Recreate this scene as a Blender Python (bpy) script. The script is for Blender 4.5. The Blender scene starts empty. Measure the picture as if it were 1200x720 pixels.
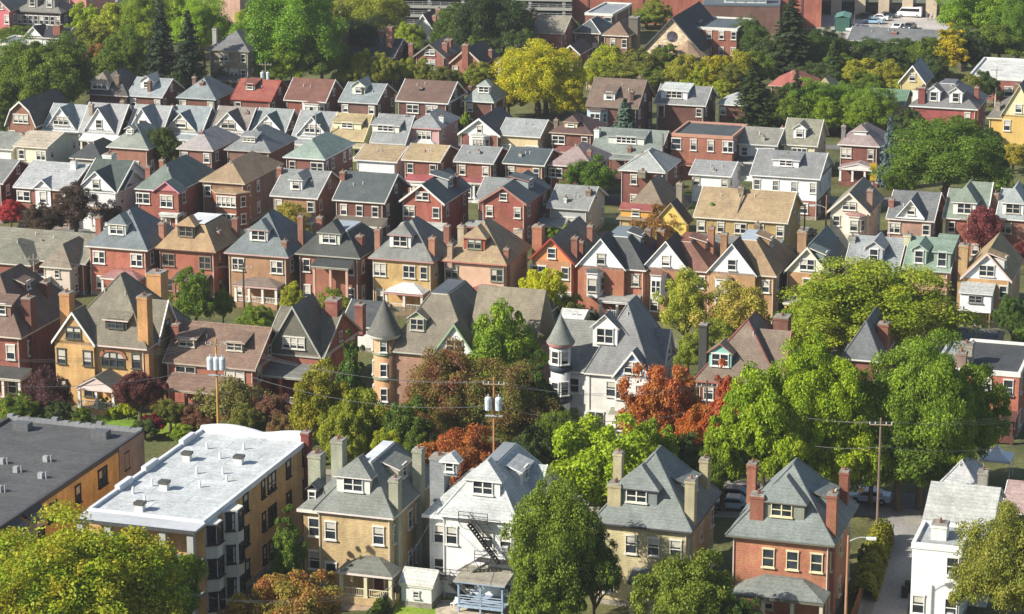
import bpy, math, random
import numpy as np
from mathutils import Vector, Matrix
random.seed(11)
SC = bpy.context.scene
COL = SC.collection
# ------------------------------------------------------------------ camera model
FP = 3200.0
PITCH = math.atan(850.0 / FP)
HC = 95.0
CP, SP = math.cos(PITCH), math.sin(PITCH)
ROT = math.radians(-17.4)

def P(px, py, z=0.0):
    """point of the world seen at photo pixel (px, py) at height z"""
    dx, dy, dz = (px - 600), -(py - 360), FP
    vx = dx
    vy = dz * CP + dy * SP
    vz = -dz * SP + dy * CP
    t = (z - HC) / vz
    return Vector((vx * t, vy * t, z))

def proj(v):
    x, y, z = v[0], v[1], v[2] - HC
    depth = y * CP - z * SP
    up = y * SP + z * CP
    return 600 + FP * x / depth, 360 - FP * up / depth, depth

def bis(fn, lo, hi):
    for _ in range(44):
        m = (lo + hi) / 2
        if fn(m) > 0: hi = m
        else: lo = m
    return (lo + hi) / 2

# ------------------------------------------------------------------ materials
def lin(hx):
    c = [int(hx[i:i + 2], 16) / 255 for i in (0, 2, 4)]
    return [x / 12.92 if x < .04045 else ((x + .055) / 1.055) ** 2.4 for x in c]

MATS = {}
def newmat(name):
    m = bpy.data.materials.new(name); m.use_nodes = True
    nt = m.node_tree
    b = nt.nodes['Principled BSDF']
    return m, nt, b

def mul(nt, a, b):
    n = nt.nodes.new('ShaderNodeMath'); n.operation = 'MULTIPLY'
    nt.links.new(a, n.inputs[0]); nt.links.new(b, n.inputs[1])
    return n.outputs[0]

def noise(nt, vec, scale, lo, hi, detail=2, msc=None, frm=(.3, .7), rnd=None):
    if msc:
        mp = nt.nodes.new('ShaderNodeMapping'); mp.inputs['Scale'].default_value = msc
        nt.links.new(vec, mp.inputs['Vector']); vec = mp.outputs[0]
    n = nt.nodes.new('ShaderNodeTexNoise'); n.inputs['Scale'].default_value = scale
    n.inputs['Detail'].default_value = detail
    nt.links.new(vec, n.inputs['Vector'])
    r = nt.nodes.new('ShaderNodeMapRange')
    r.inputs['From Min'].default_value = frm[0]; r.inputs['From Max'].default_value = frm[1]
    r.inputs['To Min'].default_value = lo; r.inputs['To Max'].default_value = hi
    nt.links.new(n.outputs['Fac'], r.inputs['Value'])
    return r.outputs[0]

def courses(nt, vec, period, lo, hi):
    s = nt.nodes.new('ShaderNodeSeparateXYZ'); nt.links.new(vec, s.inputs[0])
    a = nt.nodes.new('ShaderNodeMath'); a.operation = 'FRACT'
    q = nt.nodes.new('ShaderNodeMath'); q.operation = 'MULTIPLY'; q.inputs[1].default_value = 1 / period
    nt.links.new(s.outputs[2], q.inputs[0]); nt.links.new(q.outputs[0], a.inputs[0])
    r = nt.nodes.new('ShaderNodeMapRange')
    r.inputs['From Min'].default_value = .1; r.inputs['From Max'].default_value = .35
    r.inputs['To Min'].default_value = lo; r.inputs['To Max'].default_value = hi
    nt.links.new(a.outputs[0], r.inputs['Value'])
    return r.outputs[0]

ADJ = {'brick': (.7, .92), 'shingle': (.66, .82), 'siding': (.95, .95), 'paint': (.95, .92), 'membrane': (.95, .9)}
def M(kind, hx='808080'):
    key = kind + '_' + hx
    if key in MATS: return MATS[key]
    m, nt, b = newmat(key)
    MATS[key] = m
    c = lin(hx); g_ = sum(c) / 3
    if kind == 'brick': c[1] = c[1] * 1.06 + .035 * c[0]
    if kind == 'shingle': c[2] *= .93
    st, vl = ADJ.get(kind, (1, 1))
    c = [max(0, min(.82, (g_ + (x - g_) * st) * vl)) for x in c]
    tc = nt.nodes.new('ShaderNodeTexCoord'); oi = nt.nodes.new('ShaderNodeObjectInfo')
    ad = nt.nodes.new('ShaderNodeVectorMath'); ad.operation = 'ADD'
    nt.links.new(tc.outputs['Object'], ad.inputs[0])
    lo_ = nt.nodes.new('ShaderNodeVectorMath'); lo_.operation = 'SCALE'; lo_.inputs['Scale'].default_value = 40
    cx = nt.nodes.new('ShaderNodeCombineXYZ')
    nt.links.new(oi.outputs['Random'], cx.inputs[0]); nt.links.new(oi.outputs['Random'], cx.inputs[1])
    nt.links.new(cx.outputs[0], lo_.inputs[0]); nt.links.new(lo_.outputs[0], ad.inputs[1])
    v = ad.outputs[0]; raw = tc.outputs['Object']
    rough, spec = .85, .25
    fac = None; hue = None
    if kind == 'brick':
        fac = mul(nt, noise(nt, v, .35, .76, 1.14, 4), noise(nt, v, 1, .78, 1.2, 2, (5, 5, 15)))
        fac = mul(nt, fac, noise(nt, v, 1, .86, 1.08, 2, (1.6, 1.6, .25)))
        fac = mul(nt, fac, courses(nt, raw, .26, .9, 1.02))
        hue = noise(nt, v, 1.3, .488, .512, 2)
    elif kind == 'shingle':
        fac = mul(nt, noise(nt, v, .4, .82, 1.14, 5), noise(nt, v, 1, .84, 1.16, 1, (3.5, 3.5, 9)))
        fac = mul(nt, fac, noise(nt, v, 1, .88, 1.1, 2, (1.5, 1.5, .12)))
        fac = mul(nt, fac, courses(nt, raw, .24, .86, 1.02))
        hue = noise(nt, v, .8, .49, .51, 2); rough = .78; spec = .3
    elif kind == 'siding':
        fac = mul(nt, noise(nt, v, .4, .9, 1.04, 3), courses(nt, raw, .22, .84, 1.0))
        fac = mul(nt, fac, noise(nt, v, 1, .9, 1.03, 2, (2, 2, .25))); rough = .6
    elif kind == 'stone':
        vo = nt.nodes.new('ShaderNodeTexVoronoi'); vo.inputs['Scale'].default_value = 1
        mp = nt.nodes.new('ShaderNodeMapping'); mp.inputs['Scale'].default_value = (1.8, 1.8, 3.2)
        nt.links.new(v, mp.inputs[0]); nt.links.new(mp.outputs[0], vo.inputs['Vector'])
        sx = nt.nodes.new('ShaderNodeSeparateXYZ'); nt.links.new(vo.outputs['Color'], sx.inputs[0])
        r = nt.nodes.new('ShaderNodeMapRange'); r.inputs['To Min'].default_value = .68; r.inputs['To Max'].default_value = 1.25
        nt.links.new(sx.outputs[0], r.inputs['Value']); fac = mul(nt, r.outputs[0], noise(nt, v, .5, .85, 1.1))
    elif kind == 'membrane':
        fac = mul(nt, noise(nt, v, .22, .84, 1.08, 5), noise(nt, v, 1.6, .93, 1.05, 4))
        fac = mul(nt, fac, noise(nt, v, 1, .9, 1.03, 2, (.2, 2.2, 1))); rough = .7
    elif kind == 'paint':
        fac = mul(nt, noise(nt, v, .8, .88, 1.06, 3), noise(nt, v, 6, .94, 1.04)); rough = .5
    elif kind == 'glass':
        fac = noise(nt, v, .9, .4, 1.6, 2); rough = .12; spec = .5
    elif kind == 'car':
        fac = noise(nt, v, 2, .96, 1.03); rough = .25; spec = .5
        b.inputs['Coat Weight'].default_value = .6
    elif kind == 'metal':
        fac = noise(nt, v, 3, .8, 1.15, 3); rough = .45; spec = .5
    elif kind == 'wood':
        fac = mul(nt, noise(nt, v, 1, .75, 1.2, 3, (8, 8, .5)), noise(nt, v, .7, .9, 1.1))
    elif kind == 'asphalt':
        fac = mul(nt, noise(nt, v, .12, .75, 1.3, 5), noise(nt, v, 3, .85, 1.15, 3)); rough = .9
    elif kind == 'grass':
        fac = mul(nt, noise(nt, v, .15, .6, 1.35, 5), noise(nt, v, 2.5, .65, 1.35, 4))
        hue = noise(nt, v, .1, .455, .52, 4); rough = .95; spec = .1
    hs = nt.nodes.new('ShaderNodeHueSaturation')
    hs.inputs['Color'].default_value = (*c, 1)
    if fac is not None: nt.links.new(fac, hs.inputs['Value'])
    if hue is not None: nt.links.new(hue, hs.inputs['Hue'])
    nt.links.new(hs.outputs[0], b.inputs['Base Color'])
    b.inputs['Roughness'].default_value = rough
    b.inputs['Specular IOR Level'].default_value = spec
    if kind in ('brick', 'shingle', 'stone', 'membrane') and fac is not None:
        bp = nt.nodes.new('ShaderNodeBump'); bp.inputs['Strength'].default_value = .2; bp.inputs['Distance'].default_value = .06
        nt.links.new(fac, bp.inputs['Height']); nt.links.new(bp.outputs[0], b.inputs['Normal'])
    return m

def leafc(h):
    r, g, b_ = lin(h)
    if g > r: r += (g - r) * .38
    m_ = (r + g + b_) / 3
    return [max(0, (m_ + (x - m_) * 1.0)) * 1.08 for x in (r, g, b_)]

def FOL(h1, h2, trans=.34):
    """leaves: two colours of the same tree, mixed leaf by leaf and bough by bough"""
    key = 'leaves_' + h1 + h2
    if key in MATS: return MATS[key]
    m, nt, b = newmat(key); MATS[key] = m
    tc = nt.nodes.new('ShaderNodeTexCoord'); oi = nt.nodes.new('ShaderNodeObjectInfo'); ge = nt.nodes.new('ShaderNodeNewGeometry')
    ad = nt.nodes.new('ShaderNodeVectorMath'); ad.operation = 'ADD'
    sc = nt.nodes.new('ShaderNodeVectorMath'); sc.operation = 'SCALE'; sc.inputs['Scale'].default_value = 1
    nt.links.new(tc.outputs['Object'], sc.inputs[0])
    mm = nt.nodes.new('ShaderNodeMath'); mm.operation = 'MULTIPLY'; mm.inputs[1].default_value = 50
    nt.links.new(oi.outputs['Random'], mm.inputs[0])
    nt.links.new(sc.outputs[0], ad.inputs[0]); nt.links.new(mm.outputs[0], ad.inputs[1])
    f1 = noise(nt, ad.outputs[0], .45, -.15, .95, 3)
    a = nt.nodes.new('ShaderNodeMath'); a.operation = 'ADD'; a.use_clamp = True
    r = nt.nodes.new('ShaderNodeMapRange'); r.inputs['To Min'].default_value = -.25; r.inputs['To Max'].default_value = .3
    nt.links.new(ge.outputs['Random Per Island'], r.inputs['Value'])
    nt.links.new(f1, a.inputs[0]); nt.links.new(r.outputs[0], a.inputs[1])
    mx = nt.nodes.new('ShaderNodeMix'); mx.data_type = 'RGBA'
    mx.inputs['A'].default_value = (*leafc(h1), 1); mx.inputs['B'].default_value = (*leafc(h2), 1)
    nt.links.new(a.outputs[0], mx.inputs['Factor'])
    hs = nt.nodes.new('ShaderNodeHueSaturation')
    r2 = nt.nodes.new('ShaderNodeMapRange'); r2.inputs['To Min'].default_value = .78; r2.inputs['To Max'].default_value = 1.22
    m7 = nt.nodes.new('ShaderNodeMath'); m7.operation = 'MULTIPLY'; m7.inputs[1].default_value = 7.31
    fr = nt.nodes.new('ShaderNodeMath'); fr.operation = 'FRACT'
    nt.links.new(ge.outputs['Random Per Island'], m7.inputs[0]); nt.links.new(m7.outputs[0], fr.inputs[0])
    nt.links.new(fr.outputs[0], r2.inputs['Value'])
    nt.links.new(r2.outputs[0], hs.inputs['Value']); nt.links.new(mx.outputs['Result'], hs.inputs['Color'])
    nt.links.new(hs.outputs[0], b.inputs['Base Color'])
    b.inputs['Roughness'].default_value = .55; b.inputs['Specular IOR Level'].default_value = .25
    tr = nt.nodes.new('ShaderNodeBsdfTranslucent'); nt.links.new(hs.outputs[0], tr.inputs['Color'])
    ms = nt.nodes.new('ShaderNodeMixShader'); ms.inputs[0].default_value = trans
    out = nt.nodes['Material Output']
    nt.links.new(b.outputs[0], ms.inputs[1]); nt.links.new(tr.outputs[0], ms.inputs[2]); nt.links.new(ms.outputs[0], out.inputs[0])
    return m

# ------------------------------------------------------------------ mesh helpers
IDT = lambda x, y, z: (x, y, z)
class MB:
    def __init__(s, T=IDT):
        s.v = []; s.f = []; s.m = []; s.T = T
    def poly(s, pts, mi=0):
        i = len(s.v); s.v += [s.T(*p) for p in pts]
        s.f.append(list(range(i, i + len(pts)))); s.m.append(mi)
    def box(s, x0, x1, y0, y1, z0, z1, mi=0, bottom=True):
        i = len(s.v)
        s.v += [s.T(*p) for p in ((x0, y0, z0), (x1, y0, z0), (x1, y1, z0), (x0, y1, z0), (x0, y0, z1), (x1, y0, z1), (x1, y1, z1), (x0, y1, z1))]
        fs = [(0, 1, 5, 4), (1, 2, 6, 5), (2, 3, 7, 6), (3, 0, 4, 7), (4, 5, 6, 7)] + ([(3, 2, 1, 0)] if bottom else [])
        for q in fs: s.f.append([i + k for k in q]); s.m.append(mi)
    def slab(s, pts, t, mt=0, ms=1):
        lo = [(p[0], p[1], p[2] - t) for p in pts]
        s.poly(pts, mt); s.poly(lo[::-1], ms)
        n = len(pts)
        for k in range(n):
            s.poly([pts[k], lo[k], lo[(k + 1) % n], pts[(k + 1) % n]], ms)
    def prism(s, pts, z0, z1, mi=0, mt=None):
        n = len(pts)
        for k in range(n):
            a, b = pts[k], pts[(k + 1) % n]
            s.poly([(a[0], a[1], z0), (b[0], b[1], z0), (b[0], b[1], z1), (a[0], a[1], z1)], mi)
        s.poly([(a[0], a[1], z1) for a in pts], mi if mt is None else mt)
        s.poly([(a[0], a[1], z0) for a in pts][::-1], mi)
    def tube(s, p0, p1, r0, r1=None, n=8, mi=0, cap=True):
        r1 = r0 if r1 is None else r1
        p0, p1 = Vector(p0), Vector(p1); d = (p1 - p0)
        if d.length < 1e-6: return
        d.normalize(); a = d.orthogonal().normalized(); b = d.cross(a)
        i = len(s.v)
        for p, r in ((p0, r0), (p1, r1)):
            for k in range(n):
                q = p + (a * math.cos(2 * math.pi * k / n) + b * math.sin(2 * math.pi * k / n)) * r
                s.v.append(s.T(*q))
        for k in range(n):
            s.f.append([i + k, i + (k + 1) % n, i + n + (k + 1) % n, i + n + k]); s.m.append(mi)
        if cap:
            s.f.append([i + k for k in range(n)][::-1]); s.m.append(mi)
            s.f.append([i + n + k for k in range(n)]); s.m.append(mi)
    def lathe(s, cx, cy, prof, n=20, mi=0):
        i = len(s.v)
        for r, z in prof:
            for k in range(n):
                s.v.append(s.T(cx + r * math.cos(2 * math.pi * k / n), cy + r * math.sin(2 * math.pi * k / n), z))
        for j in range(len(prof) - 1):
            for k in range(n):
                s.f.append([i + j * n + k, i + j * n + (k + 1) % n, i + (j + 1) * n + (k + 1) % n, i + (j + 1) * n + k]); s.m.append(mi)
        s.f.append([i + (len(prof) - 1) * n + k for k in range(n)]); s.m.append(mi)
    def mesh(s, name, mats, off=(0, 0, 0), smooth=False):
        me = bpy.data.meshes.new(name)
        me.from_pydata([(v[0] - off[0], v[1] - off[1], v[2] - off[2]) for v in s.v], [], s.f)
        for m in mats: me.materials.append(m)
        me.polygons.foreach_set('material_index', s.m)
        if smooth: me.polygons.foreach_set('use_smooth', [True] * len(s.f))
        me.validate(); me.update()
        return me
    def build(s, name, mats, parent=None, off=(0, 0, 0), smooth=False):
        if not s.f: return None
        o = bpy.data.objects.new(name, s.mesh(name, mats, off, smooth)); COL.objects.link(o); o.parent = parent
        return o

def tag(o, label=None, cat=None, group=None, kind=None):
    if label: o['label'] = label
    if cat: o['category'] = cat
    if group: o['group'] = group
    if kind: o['kind'] = kind
    return o

def empty(name, loc, rz=0):
    o = bpy.data.objects.new(name, None); COL.objects.link(o)
    o.location = loc; o.rotation_euler = (0, 0, rz); o.empty_display_size = .5
    return o

# ------------------------------------------------------------------ windows
WM = {}
def wmesh(n, ww, wh, frame, pk, split):
    key = (n, round(ww, 2), round(wh, 2), frame, pk, split)
    if key in WM: return WM[key]
    fr = MB(); pn = MB() if split else fr
    g = 0 if split else 1
    tot = n * ww; x0 = -tot / 2
    t = .085
    fr.box(x0 - t, x0, -.13, .02, 0, wh); fr.box(-x0, -x0 + t, -.13, .02, 0, wh)
    fr.box(x0 - t - .05, -x0 + t + .05, -.15, .02, wh, wh + .16)
    fr.box(x0 - t - .1, -x0 + t + .1, -.24, .02, -.12, 0)
    for k in range(1, n): fr.box(x0 + k * ww - .06, x0 + k * ww + .06, -.12, .02, 0, wh)
    for k in range(n):
        a = x0 + k * ww + (.06 if k else 0); b = x0 + (k + 1) * ww - (.06 if k < n - 1 else 0)
        fr.box(a, b, -.09, .0, wh * .5 - .045, wh * .5 + .045)
        fr.box(a, b, -.07, .0, 0, .07); fr.box(a, b, -.07, .0, wh - .07, wh)
        bl = {0: 0, 1: .38, 2: .72, 3: .5}[pk]
        if pk == 3 and k % 2: bl = 0
        zb = wh * (1 - bl)
        pn.poly([(a, -.03, .0), (b, -.03, .0), (b, -.03, zb), (a, -.03, zb)], g)
        if bl: pn.poly([(a, -.03, zb), (b, -.03, zb), (b, -.03, wh), (a, -.03, wh)], g + 1)
    fm = M('paint', frame); gl = M('glass', '2c3238'); bd = M('paint', 'c2beb2')
    r = (fr.mesh('window', [fm] if split else [fm, gl, bd]), pn.mesh('pane', [gl, bd]) if split else None)
    WM[key] = r
    return r

def window(par, T, a, b, z, n, ww, wh, frame='e8e6de', rz=0, off=(0, 0, 0), split=False, pk=None):
    """window in a wall: a along the wall, b depth, T maps to the house frame"""
    pk = random.choice((0, 0, 0, 1, 1, 2, 3)) if pk is None else pk
    fm, pm = wmesh(n, ww, wh, frame, pk, split)
    o = bpy.data.objects.new('window', fm); COL.objects.link(o); o.parent = par
    p = T(a, b, z); o.location = (p[0] - off[0], p[1] - off[1], p[2] - off[2]); o.rotation_euler = (0, 0, rz)
    if pm:
        q = bpy.data.objects.new('pane', pm); COL.objects.link(q); q.parent = o
    return o
WCODE = {'s': (1, 1.0), 'd': (2, .92), 't': (3, .9), 'q': (4, .8), 'n': (1, .7), 'w': (1, 1.7), 'p': (2, 1.2)}
DOOR = {}
def door(par, T, a, b, z, hx, rz, off):
    if hx not in DOOR:
        mb = MB(); mb.box(-.62, .62, -.1, .02, 0, 2.3, 0); mb.box(-.48, .48, -.14, -.1, .05, 2.12, 1)
        mb.box(-.3, .3, -.16, -.14, 1.2, 1.9, 2); DOOR[hx] = mb.mesh('door', [M('paint', 'dedcd2'), M('paint', hx), M('glass', '20262a')])
    o = bpy.data.objects.new('door', DOOR[hx]); COL.objects.link(o); o.parent = par
    p = T(a, b, z); o.location = (p[0] - off[0], p[1] - off[1], p[2] - off[2]); o.rotation_euler = (0, 0, rz)

# ------------------------------------------------------------------ house generator
def chimney_mesh(mb, x, y, wx, wy, z0, z1, pots=1):
    mb.box(x - wx / 2, x + wx / 2, y - wy / 2, y + wy / 2, z0, z1 - .35, 0)
    mb.box(x - wx / 2 - .07, x + wx / 2 + .07, y - wy / 2 - .07, y + wy / 2 + .07, z1 - .35, z1 - .12, 0)
    mb.box(x - wx / 2 - .02, x + wx / 2 + .02, y - wy / 2 - .02, y + wy / 2 + .02, z1 - .12, z1, 1)
    for k in range(pots):
        yy = y + (k - (pots - 1) / 2) * .45
        mb.tube((x, yy, z1), (x, yy, z1 + .35), .14, .11, 8, 2)

def house(label, ax, ay, bx, h, d, rt, apy, wall, roof, win, wk='brick', trim='dddad0', ov=.45, rot=0, deck=0, deckc='a9adb0',
          dorm=(), chim=(), porch=(), gab=(), rgab=(), rdorm=(), bay=(), sw='s.s', name='house', cat='house', grp='houses on the hillside',
          gwall=None, gk='siding', frame=None, corn=None, awin='s', lintel=None, found='8a8378', ridgec=None, vents=2, drain=True,
          fwin=True, rwall=None, extra=None, side='both', rk='shingle'):
    R = ROT + math.radians(rot)
    ex = Vector((math.cos(R), math.sin(R), 0)); ey = Vector((-math.sin(R), math.cos(R), 0))
    A = P(ax, ay, h)
    we = bis(lambda t: proj(A + ex * t)[0] - bx, 0, 60)
    w = we - 2 * ov
    O = A + ex * ov + ey * ov; O.z = 0
    W3 = lambda x, y, z: O + ex * x + ey * y + Vector((0, 0, z))
    Zc = proj(A)[2]; near = Zc < 345
    off = (w / 2, d / 2, 0)
    root = empty(name, O + ex * (w / 2) + ey * (d / 2), R)
    tag(root, label, cat, grp)
    frame = frame or random.choice(('e2e0d8', 'd8d5c9', 'cfcbbf', 'dcdad2', 'b9b4a6'))
    X0, X1, Y0, Y1 = -ov, w + ov, -ov, d + ov
    Wd, Dd = X1 - X0, Y1 - Y0
    half = min(Wd, Dd) / 2
    if rt == 'hip':
        t = deck or 1; ap = ((X0 + X1) / 2 if Wd <= Dd else X0 + half, Y0 + half * t)
        if deck: ap = ((X0 + X1) / 2, Y0 + half * t)
    elif rt == 'sgable': ap = ((X0 + X1) / 2, (Y0 + Y1) / 2)
    elif rt in ('fgable', 'gambrel'): ap = ((X0 + X1) / 2, Y0)
    else: ap = None
    rise = bis(lambda r: proj(W3(ap[0], ap[1], h + r))[1] * -1 + apy, .3, 14) if ap else 0
    zr = h + rise
    kf = rise / (half * (deck or 1)) if rt == 'hip' else (rise / (Dd / 2) if rt == 'sgable' else 0)
    kr = rise / (half * (deck or 1)) if rt == 'hip' else (rise / (Wd / 2) if rt in ('fgable', 'gambrel') else 0)
    wm = M(wk, wall); rm = M(rk, roof); tm = M('paint', trim); gm = M(gk, gwall) if gwall else wm
    rc = M(rk, ridgec) if ridgec else rm
    solx = lambda px, y, z: bis(lambda x: proj(W3(x, y, z))[0] - px, -20, w + 25)
    soly = lambda px, x, z: bis(lambda y: proj(W3(x, y, z))[0] - px, -20, d + 40)
    solz = lambda py, x, y: bis(lambda z: py - proj(W3(x, y, z))[1], 0, 40)
    # walls
    mb = MB()
    for q in (((0, 0), (w, 0)), ((w, 0), (w, d)), ((w, d), (0, d)), ((0, d), (0, 0))):
        mb.poly([(*q[0], 0), (*q[1], 0), (*q[1], h), (*q[0], h)], 0)
    if rt in ('sgable',):
        zo = h + kf * ov - .1
        for x in (0, w): mb.poly([(x, 0, h), (x, 0, zo), (x, d / 2, zr - .1), (x, d, zo), (x, d, h)], 1)
    if rt == 'fgable':
        zo = h + kr * ov - .1
        for y in (0, d): mb.poly([(0, y, h), (0, y, zo), (w / 2, y, zr - .1), (w, y, zo), (w, y, h)], 1)
    if rt == 'gambrel':
        for y in (0, d): mb.poly([(0, y, h), (w * .2, y, h + rise * .62), (w / 2, y, zr - .1), (w * .8, y, h + rise * .62), (w, y, h)], 1)
    wo = mb.build('wall', [wm, gm], root, off)
    if rwall: pass
    mb = MB(); mb.box(-.05, w + .05, -.05, d + .05, 0, .55, 0); mb.build('foundation', [M('stone', found)], root, off)
    if rt != 'flat' and (corn or near):
        mb = MB(); cc = corn or trim
        mb.box(-.12, w + .12, -.12, d + .12, h - .38, h - .02, 0, True); mb.build('cornice', [M('paint', cc)], root, off)
    # roof
    mb = MB(); th = .16
    def ridge(p, q):
        if not (near or ridgec): return
        mb.tube((p[0], p[1], p[2] + .02), (q[0], q[1], q[2] + .02), .1, .1, 5, 2)
    if rt == 'hip':
        t = deck or 1
        run = half * t
        if deck or Wd > Dd or Dd > Wd:
            xa, xb, ya, yb = X0 + run, X1 - run, Y0 + run, Y1 - run
        else: xa = xb = (X0 + X1) / 2; ya = yb = (Y0 + Y1) / 2
        c = [(X0, Y0, h), (X1, Y0, h), (X1, Y1, h), (X0, Y1, h)]; tcn = [(xa, ya, zr), (xb, ya, zr), (xb, yb, zr), (xa, yb, zr)]
        for k in range(4):
            pts = [c[k], c[(k + 1) % 4], tcn[(k + 1) % 4]]
            if (Vector(tcn[k]) - Vector(tcn[(k + 1) % 4])).length > .02: pts.append(tcn[k])
            mb.poly(pts, 0); ridge(c[k], tcn[k])
            a, b2 = c[k], c[(k + 1) % 4]
            mb.poly([(a[0], a[1], h - .18), (b2[0], b2[1], h - .18), b2, a], 1)
        mb.poly([(p[0], p[1], h - .18) for p in c][::-1], 1)
        if deck:
            mb.box(xa, xb, ya, yb, zr - .1, zr + .12, 3)
            mb.box(xa - .08, xb + .08, ya - .08, yb + .08, zr - .15, zr + .02, 1)
        else: ridge(tcn[0], tcn[2])
    elif rt == 'sgable':
        ym = (Y0 + Y1) / 2
        mb.slab([(X0, Y0, h), (X1, Y0, h), (X1, ym, zr), (X0, ym, zr)], th)
        mb.slab([(X0, ym, zr), (X1, ym, zr), (X1, Y1, h), (X0, Y1, h)], th)
        mb.box(X0 + .05, X1 - .05, Y0 + .02, 0, h - .2, h - .05, 1)
        ridge((X0, ym, zr), (X1, ym, zr))
        for x in (X0 - .03, X1 - .05):
            mb.slab([(x, Y0, h + .05), (x + .1, Y0, h + .05), (x + .1, ym, zr + .05), (x, ym, zr + .05)], .28, 1, 1)
            mb.slab([(x, ym, zr + .05), (x + .1, ym, zr + .05), (x + .1, Y1, h + .05), (x, Y1, h + .05)], .28, 1, 1)
    elif rt == 'fgable':
        xm = (X0 + X1) / 2
        mb.slab([(X0, Y0, h), (xm, Y0, zr), (xm, Y1, zr), (X0, Y1, h)], th)
        mb.slab([(xm, Y0, zr), (X1, Y0, h), (X1, Y1, h), (xm, Y1, zr)], th)
        ridge((xm, Y0, zr), (xm, Y1, zr))
        for y in (Y0 - .05,):
            mb.slab([(X0, y, h + .06), (X0, y + .12, h + .06), (xm, y + .12, zr + .06), (xm, y, zr + .06)], .36, 1, 1)
            mb.slab([(xm, y, zr + .06), (xm, y + .12, zr + .06), (X1, y + .12, h + .06), (X1, y, h + .06)], .36, 1, 1)
    elif rt == 'gambrel':
        xm = (X0 + X1) / 2; pr = [(X0, h), (X0 + Wd * .2, h + rise * .64), (xm, zr), (X1 - Wd * .2, h + rise * .64), (X1, h)]
        for k in range(4):
            a, b2 = pr[k], pr[k + 1]
            mb.slab([(a[0], Y0, a[1]), (b2[0], Y0, b2[1]), (b2[0], Y1, b2[1]), (a[0], Y1, a[1])], th)
            mb.slab([(a[0], Y0 - .05, a[1] + .06), (b2[0], Y0 - .05, b2[1] + .06), (b2[0], Y0 + .1, b2[1] + .06), (a[0], Y0 + .1, a[1] + .06)], .34, 1, 1)
    elif rt == 'flat':
        pz = h
        mb.box(0, w, 0, d, h - .5, h - .3, 0)
        for (x0, x1, y0, y1) in ((-.1, w + .1, -.1, .25), (-.1, w + .1, d - .25, d + .1), (-.1, .25, .25, d - .25), (w - .25, w + .1, .25, d - .25)):
            mb.box(x0, x1, y0, y1, h - .55, pz, 1)
    mb.build('roof', [rm, tm, rc, M('membrane', deckc)], root, off)
    srf = lambda b, k: h + k * (b + ov)
    TF = lambda a, b, z: (a, b, z)
    TR = lambda a, b, z: (w - b, a, z)
    sides = {'f': (TF, kf, 0.0), 'r': (TR, kr, math.pi / 2)}
    # storey windows
    n = len(win); ws = 1 if near else .86
    if n:
        sh = h / n; wh = min(1.75, sh * (.52 if near else .46))
        for i, row in enumerate(win):
            z = (n - 1 - i) * sh + sh * .3
            for j, ch in enumerate(row):
                if ch == '.': continue
                a = w * (j + .5) / len(row)
                if ch == 'D': door(root, TF, a, 0, max(.55, (n - 1 - i) * sh + .3), '5b2f26', 0, off); continue
                nn, ww = WCODE[ch]
                window(root, TF, a, 0, z, nn, ww * ws, wh, frame, 0, off, near)
                if near and random.random() < .3:
                    ac = MB(); xa_ = a + (0 if nn == 1 else ww / 2); ac.box(xa_ - .3, xa_ + .3, -.5, -.04, z + .02, z + .42); ac.box(xa_ - .25, xa_ + .25, -.51, -.5, z + .07, z + .37, 1)
                    ac.build('air_conditioner', [M('metal', 'c4c6c4'), M('metal', '6c7070')], root, off)
            for j, ch in enumerate(sw):
                if ch == '.': continue
                nn, ww = WCODE[ch]
                window(root, TR, d * (j + .5) / len(sw), 0, z, nn, ww * ws, wh, frame, math.pi / 2, off, near)
        if rt == 'sgable' and rise > 2.2: window(root, TR, d / 2, 0, h + .35, 1, .8, 1.1, frame, math.pi / 2, off, near)
        if rt in ('fgable', 'gambrel') and awin != '.':
            nn, ww = WCODE[awin]; window(root, TF, w / 2, 0, h + rise * .12, nn, ww, min(1.4, rise * .4), frame, 0, off, near)
    if drain:
        for x in (.12, w - .12):
            mb = MB(); mb.tube((x, -.1, 0), (x, -.1, h - .1), .055, .055, 6)
            mb.build('downspout', [M('paint', 'd6d3c8')], root, off)
    # dormers
    def dormer(sd, px, wd, kind, wins, dc, b0=1.3, hh=1.25, rcol=None, fixed=None, pitch=.9):
        T, k, rz = sides[sd]
        if k < .1: k = .1
        if sd == 'r':
            hw_ = w / 2 if rt == 'fgable' else half - ov; b0 = min(b0, max(.2, hw_ - 2.2)); hh = max(.6, min(hh, zr - srf(b0, k) - .45))
        zf = srf(b0, k)
        if fixed is not None: a = fixed
        elif sd == 'f': a = solx(px, b0, zf + hh / 2)
        else: a = min(max(soly(px, w - b0, zf + hh / 2), wd / 2 + .3), (d - wd / 2 - .3) if rt == 'fgable' else d / 2 + .2)
        x0, x1 = a - wd / 2, a + wd / 2; zt = zf + hh + .3
        b1 = (zt - h) / k - ov
        m = MB(T)
        m.poly([(x0, b0, zf - .3), (x1, b0, zf - .3), (x1, b0, zt), (x0, b0, zt)], 0)
        m.poly([(x1, b0, zf - .3), (x1, b1 + .3, zt), (x1, b0, zt)], 0); m.poly([(x0, b0, zf - .3), (x0, b0, zt), (x0, b1 + .3, zt)], 0)
        dm = M('siding', dc)
        do = m.build('dormer', [dm], root, off)
        r = MB(T); o = .28; zt += .02
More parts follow.
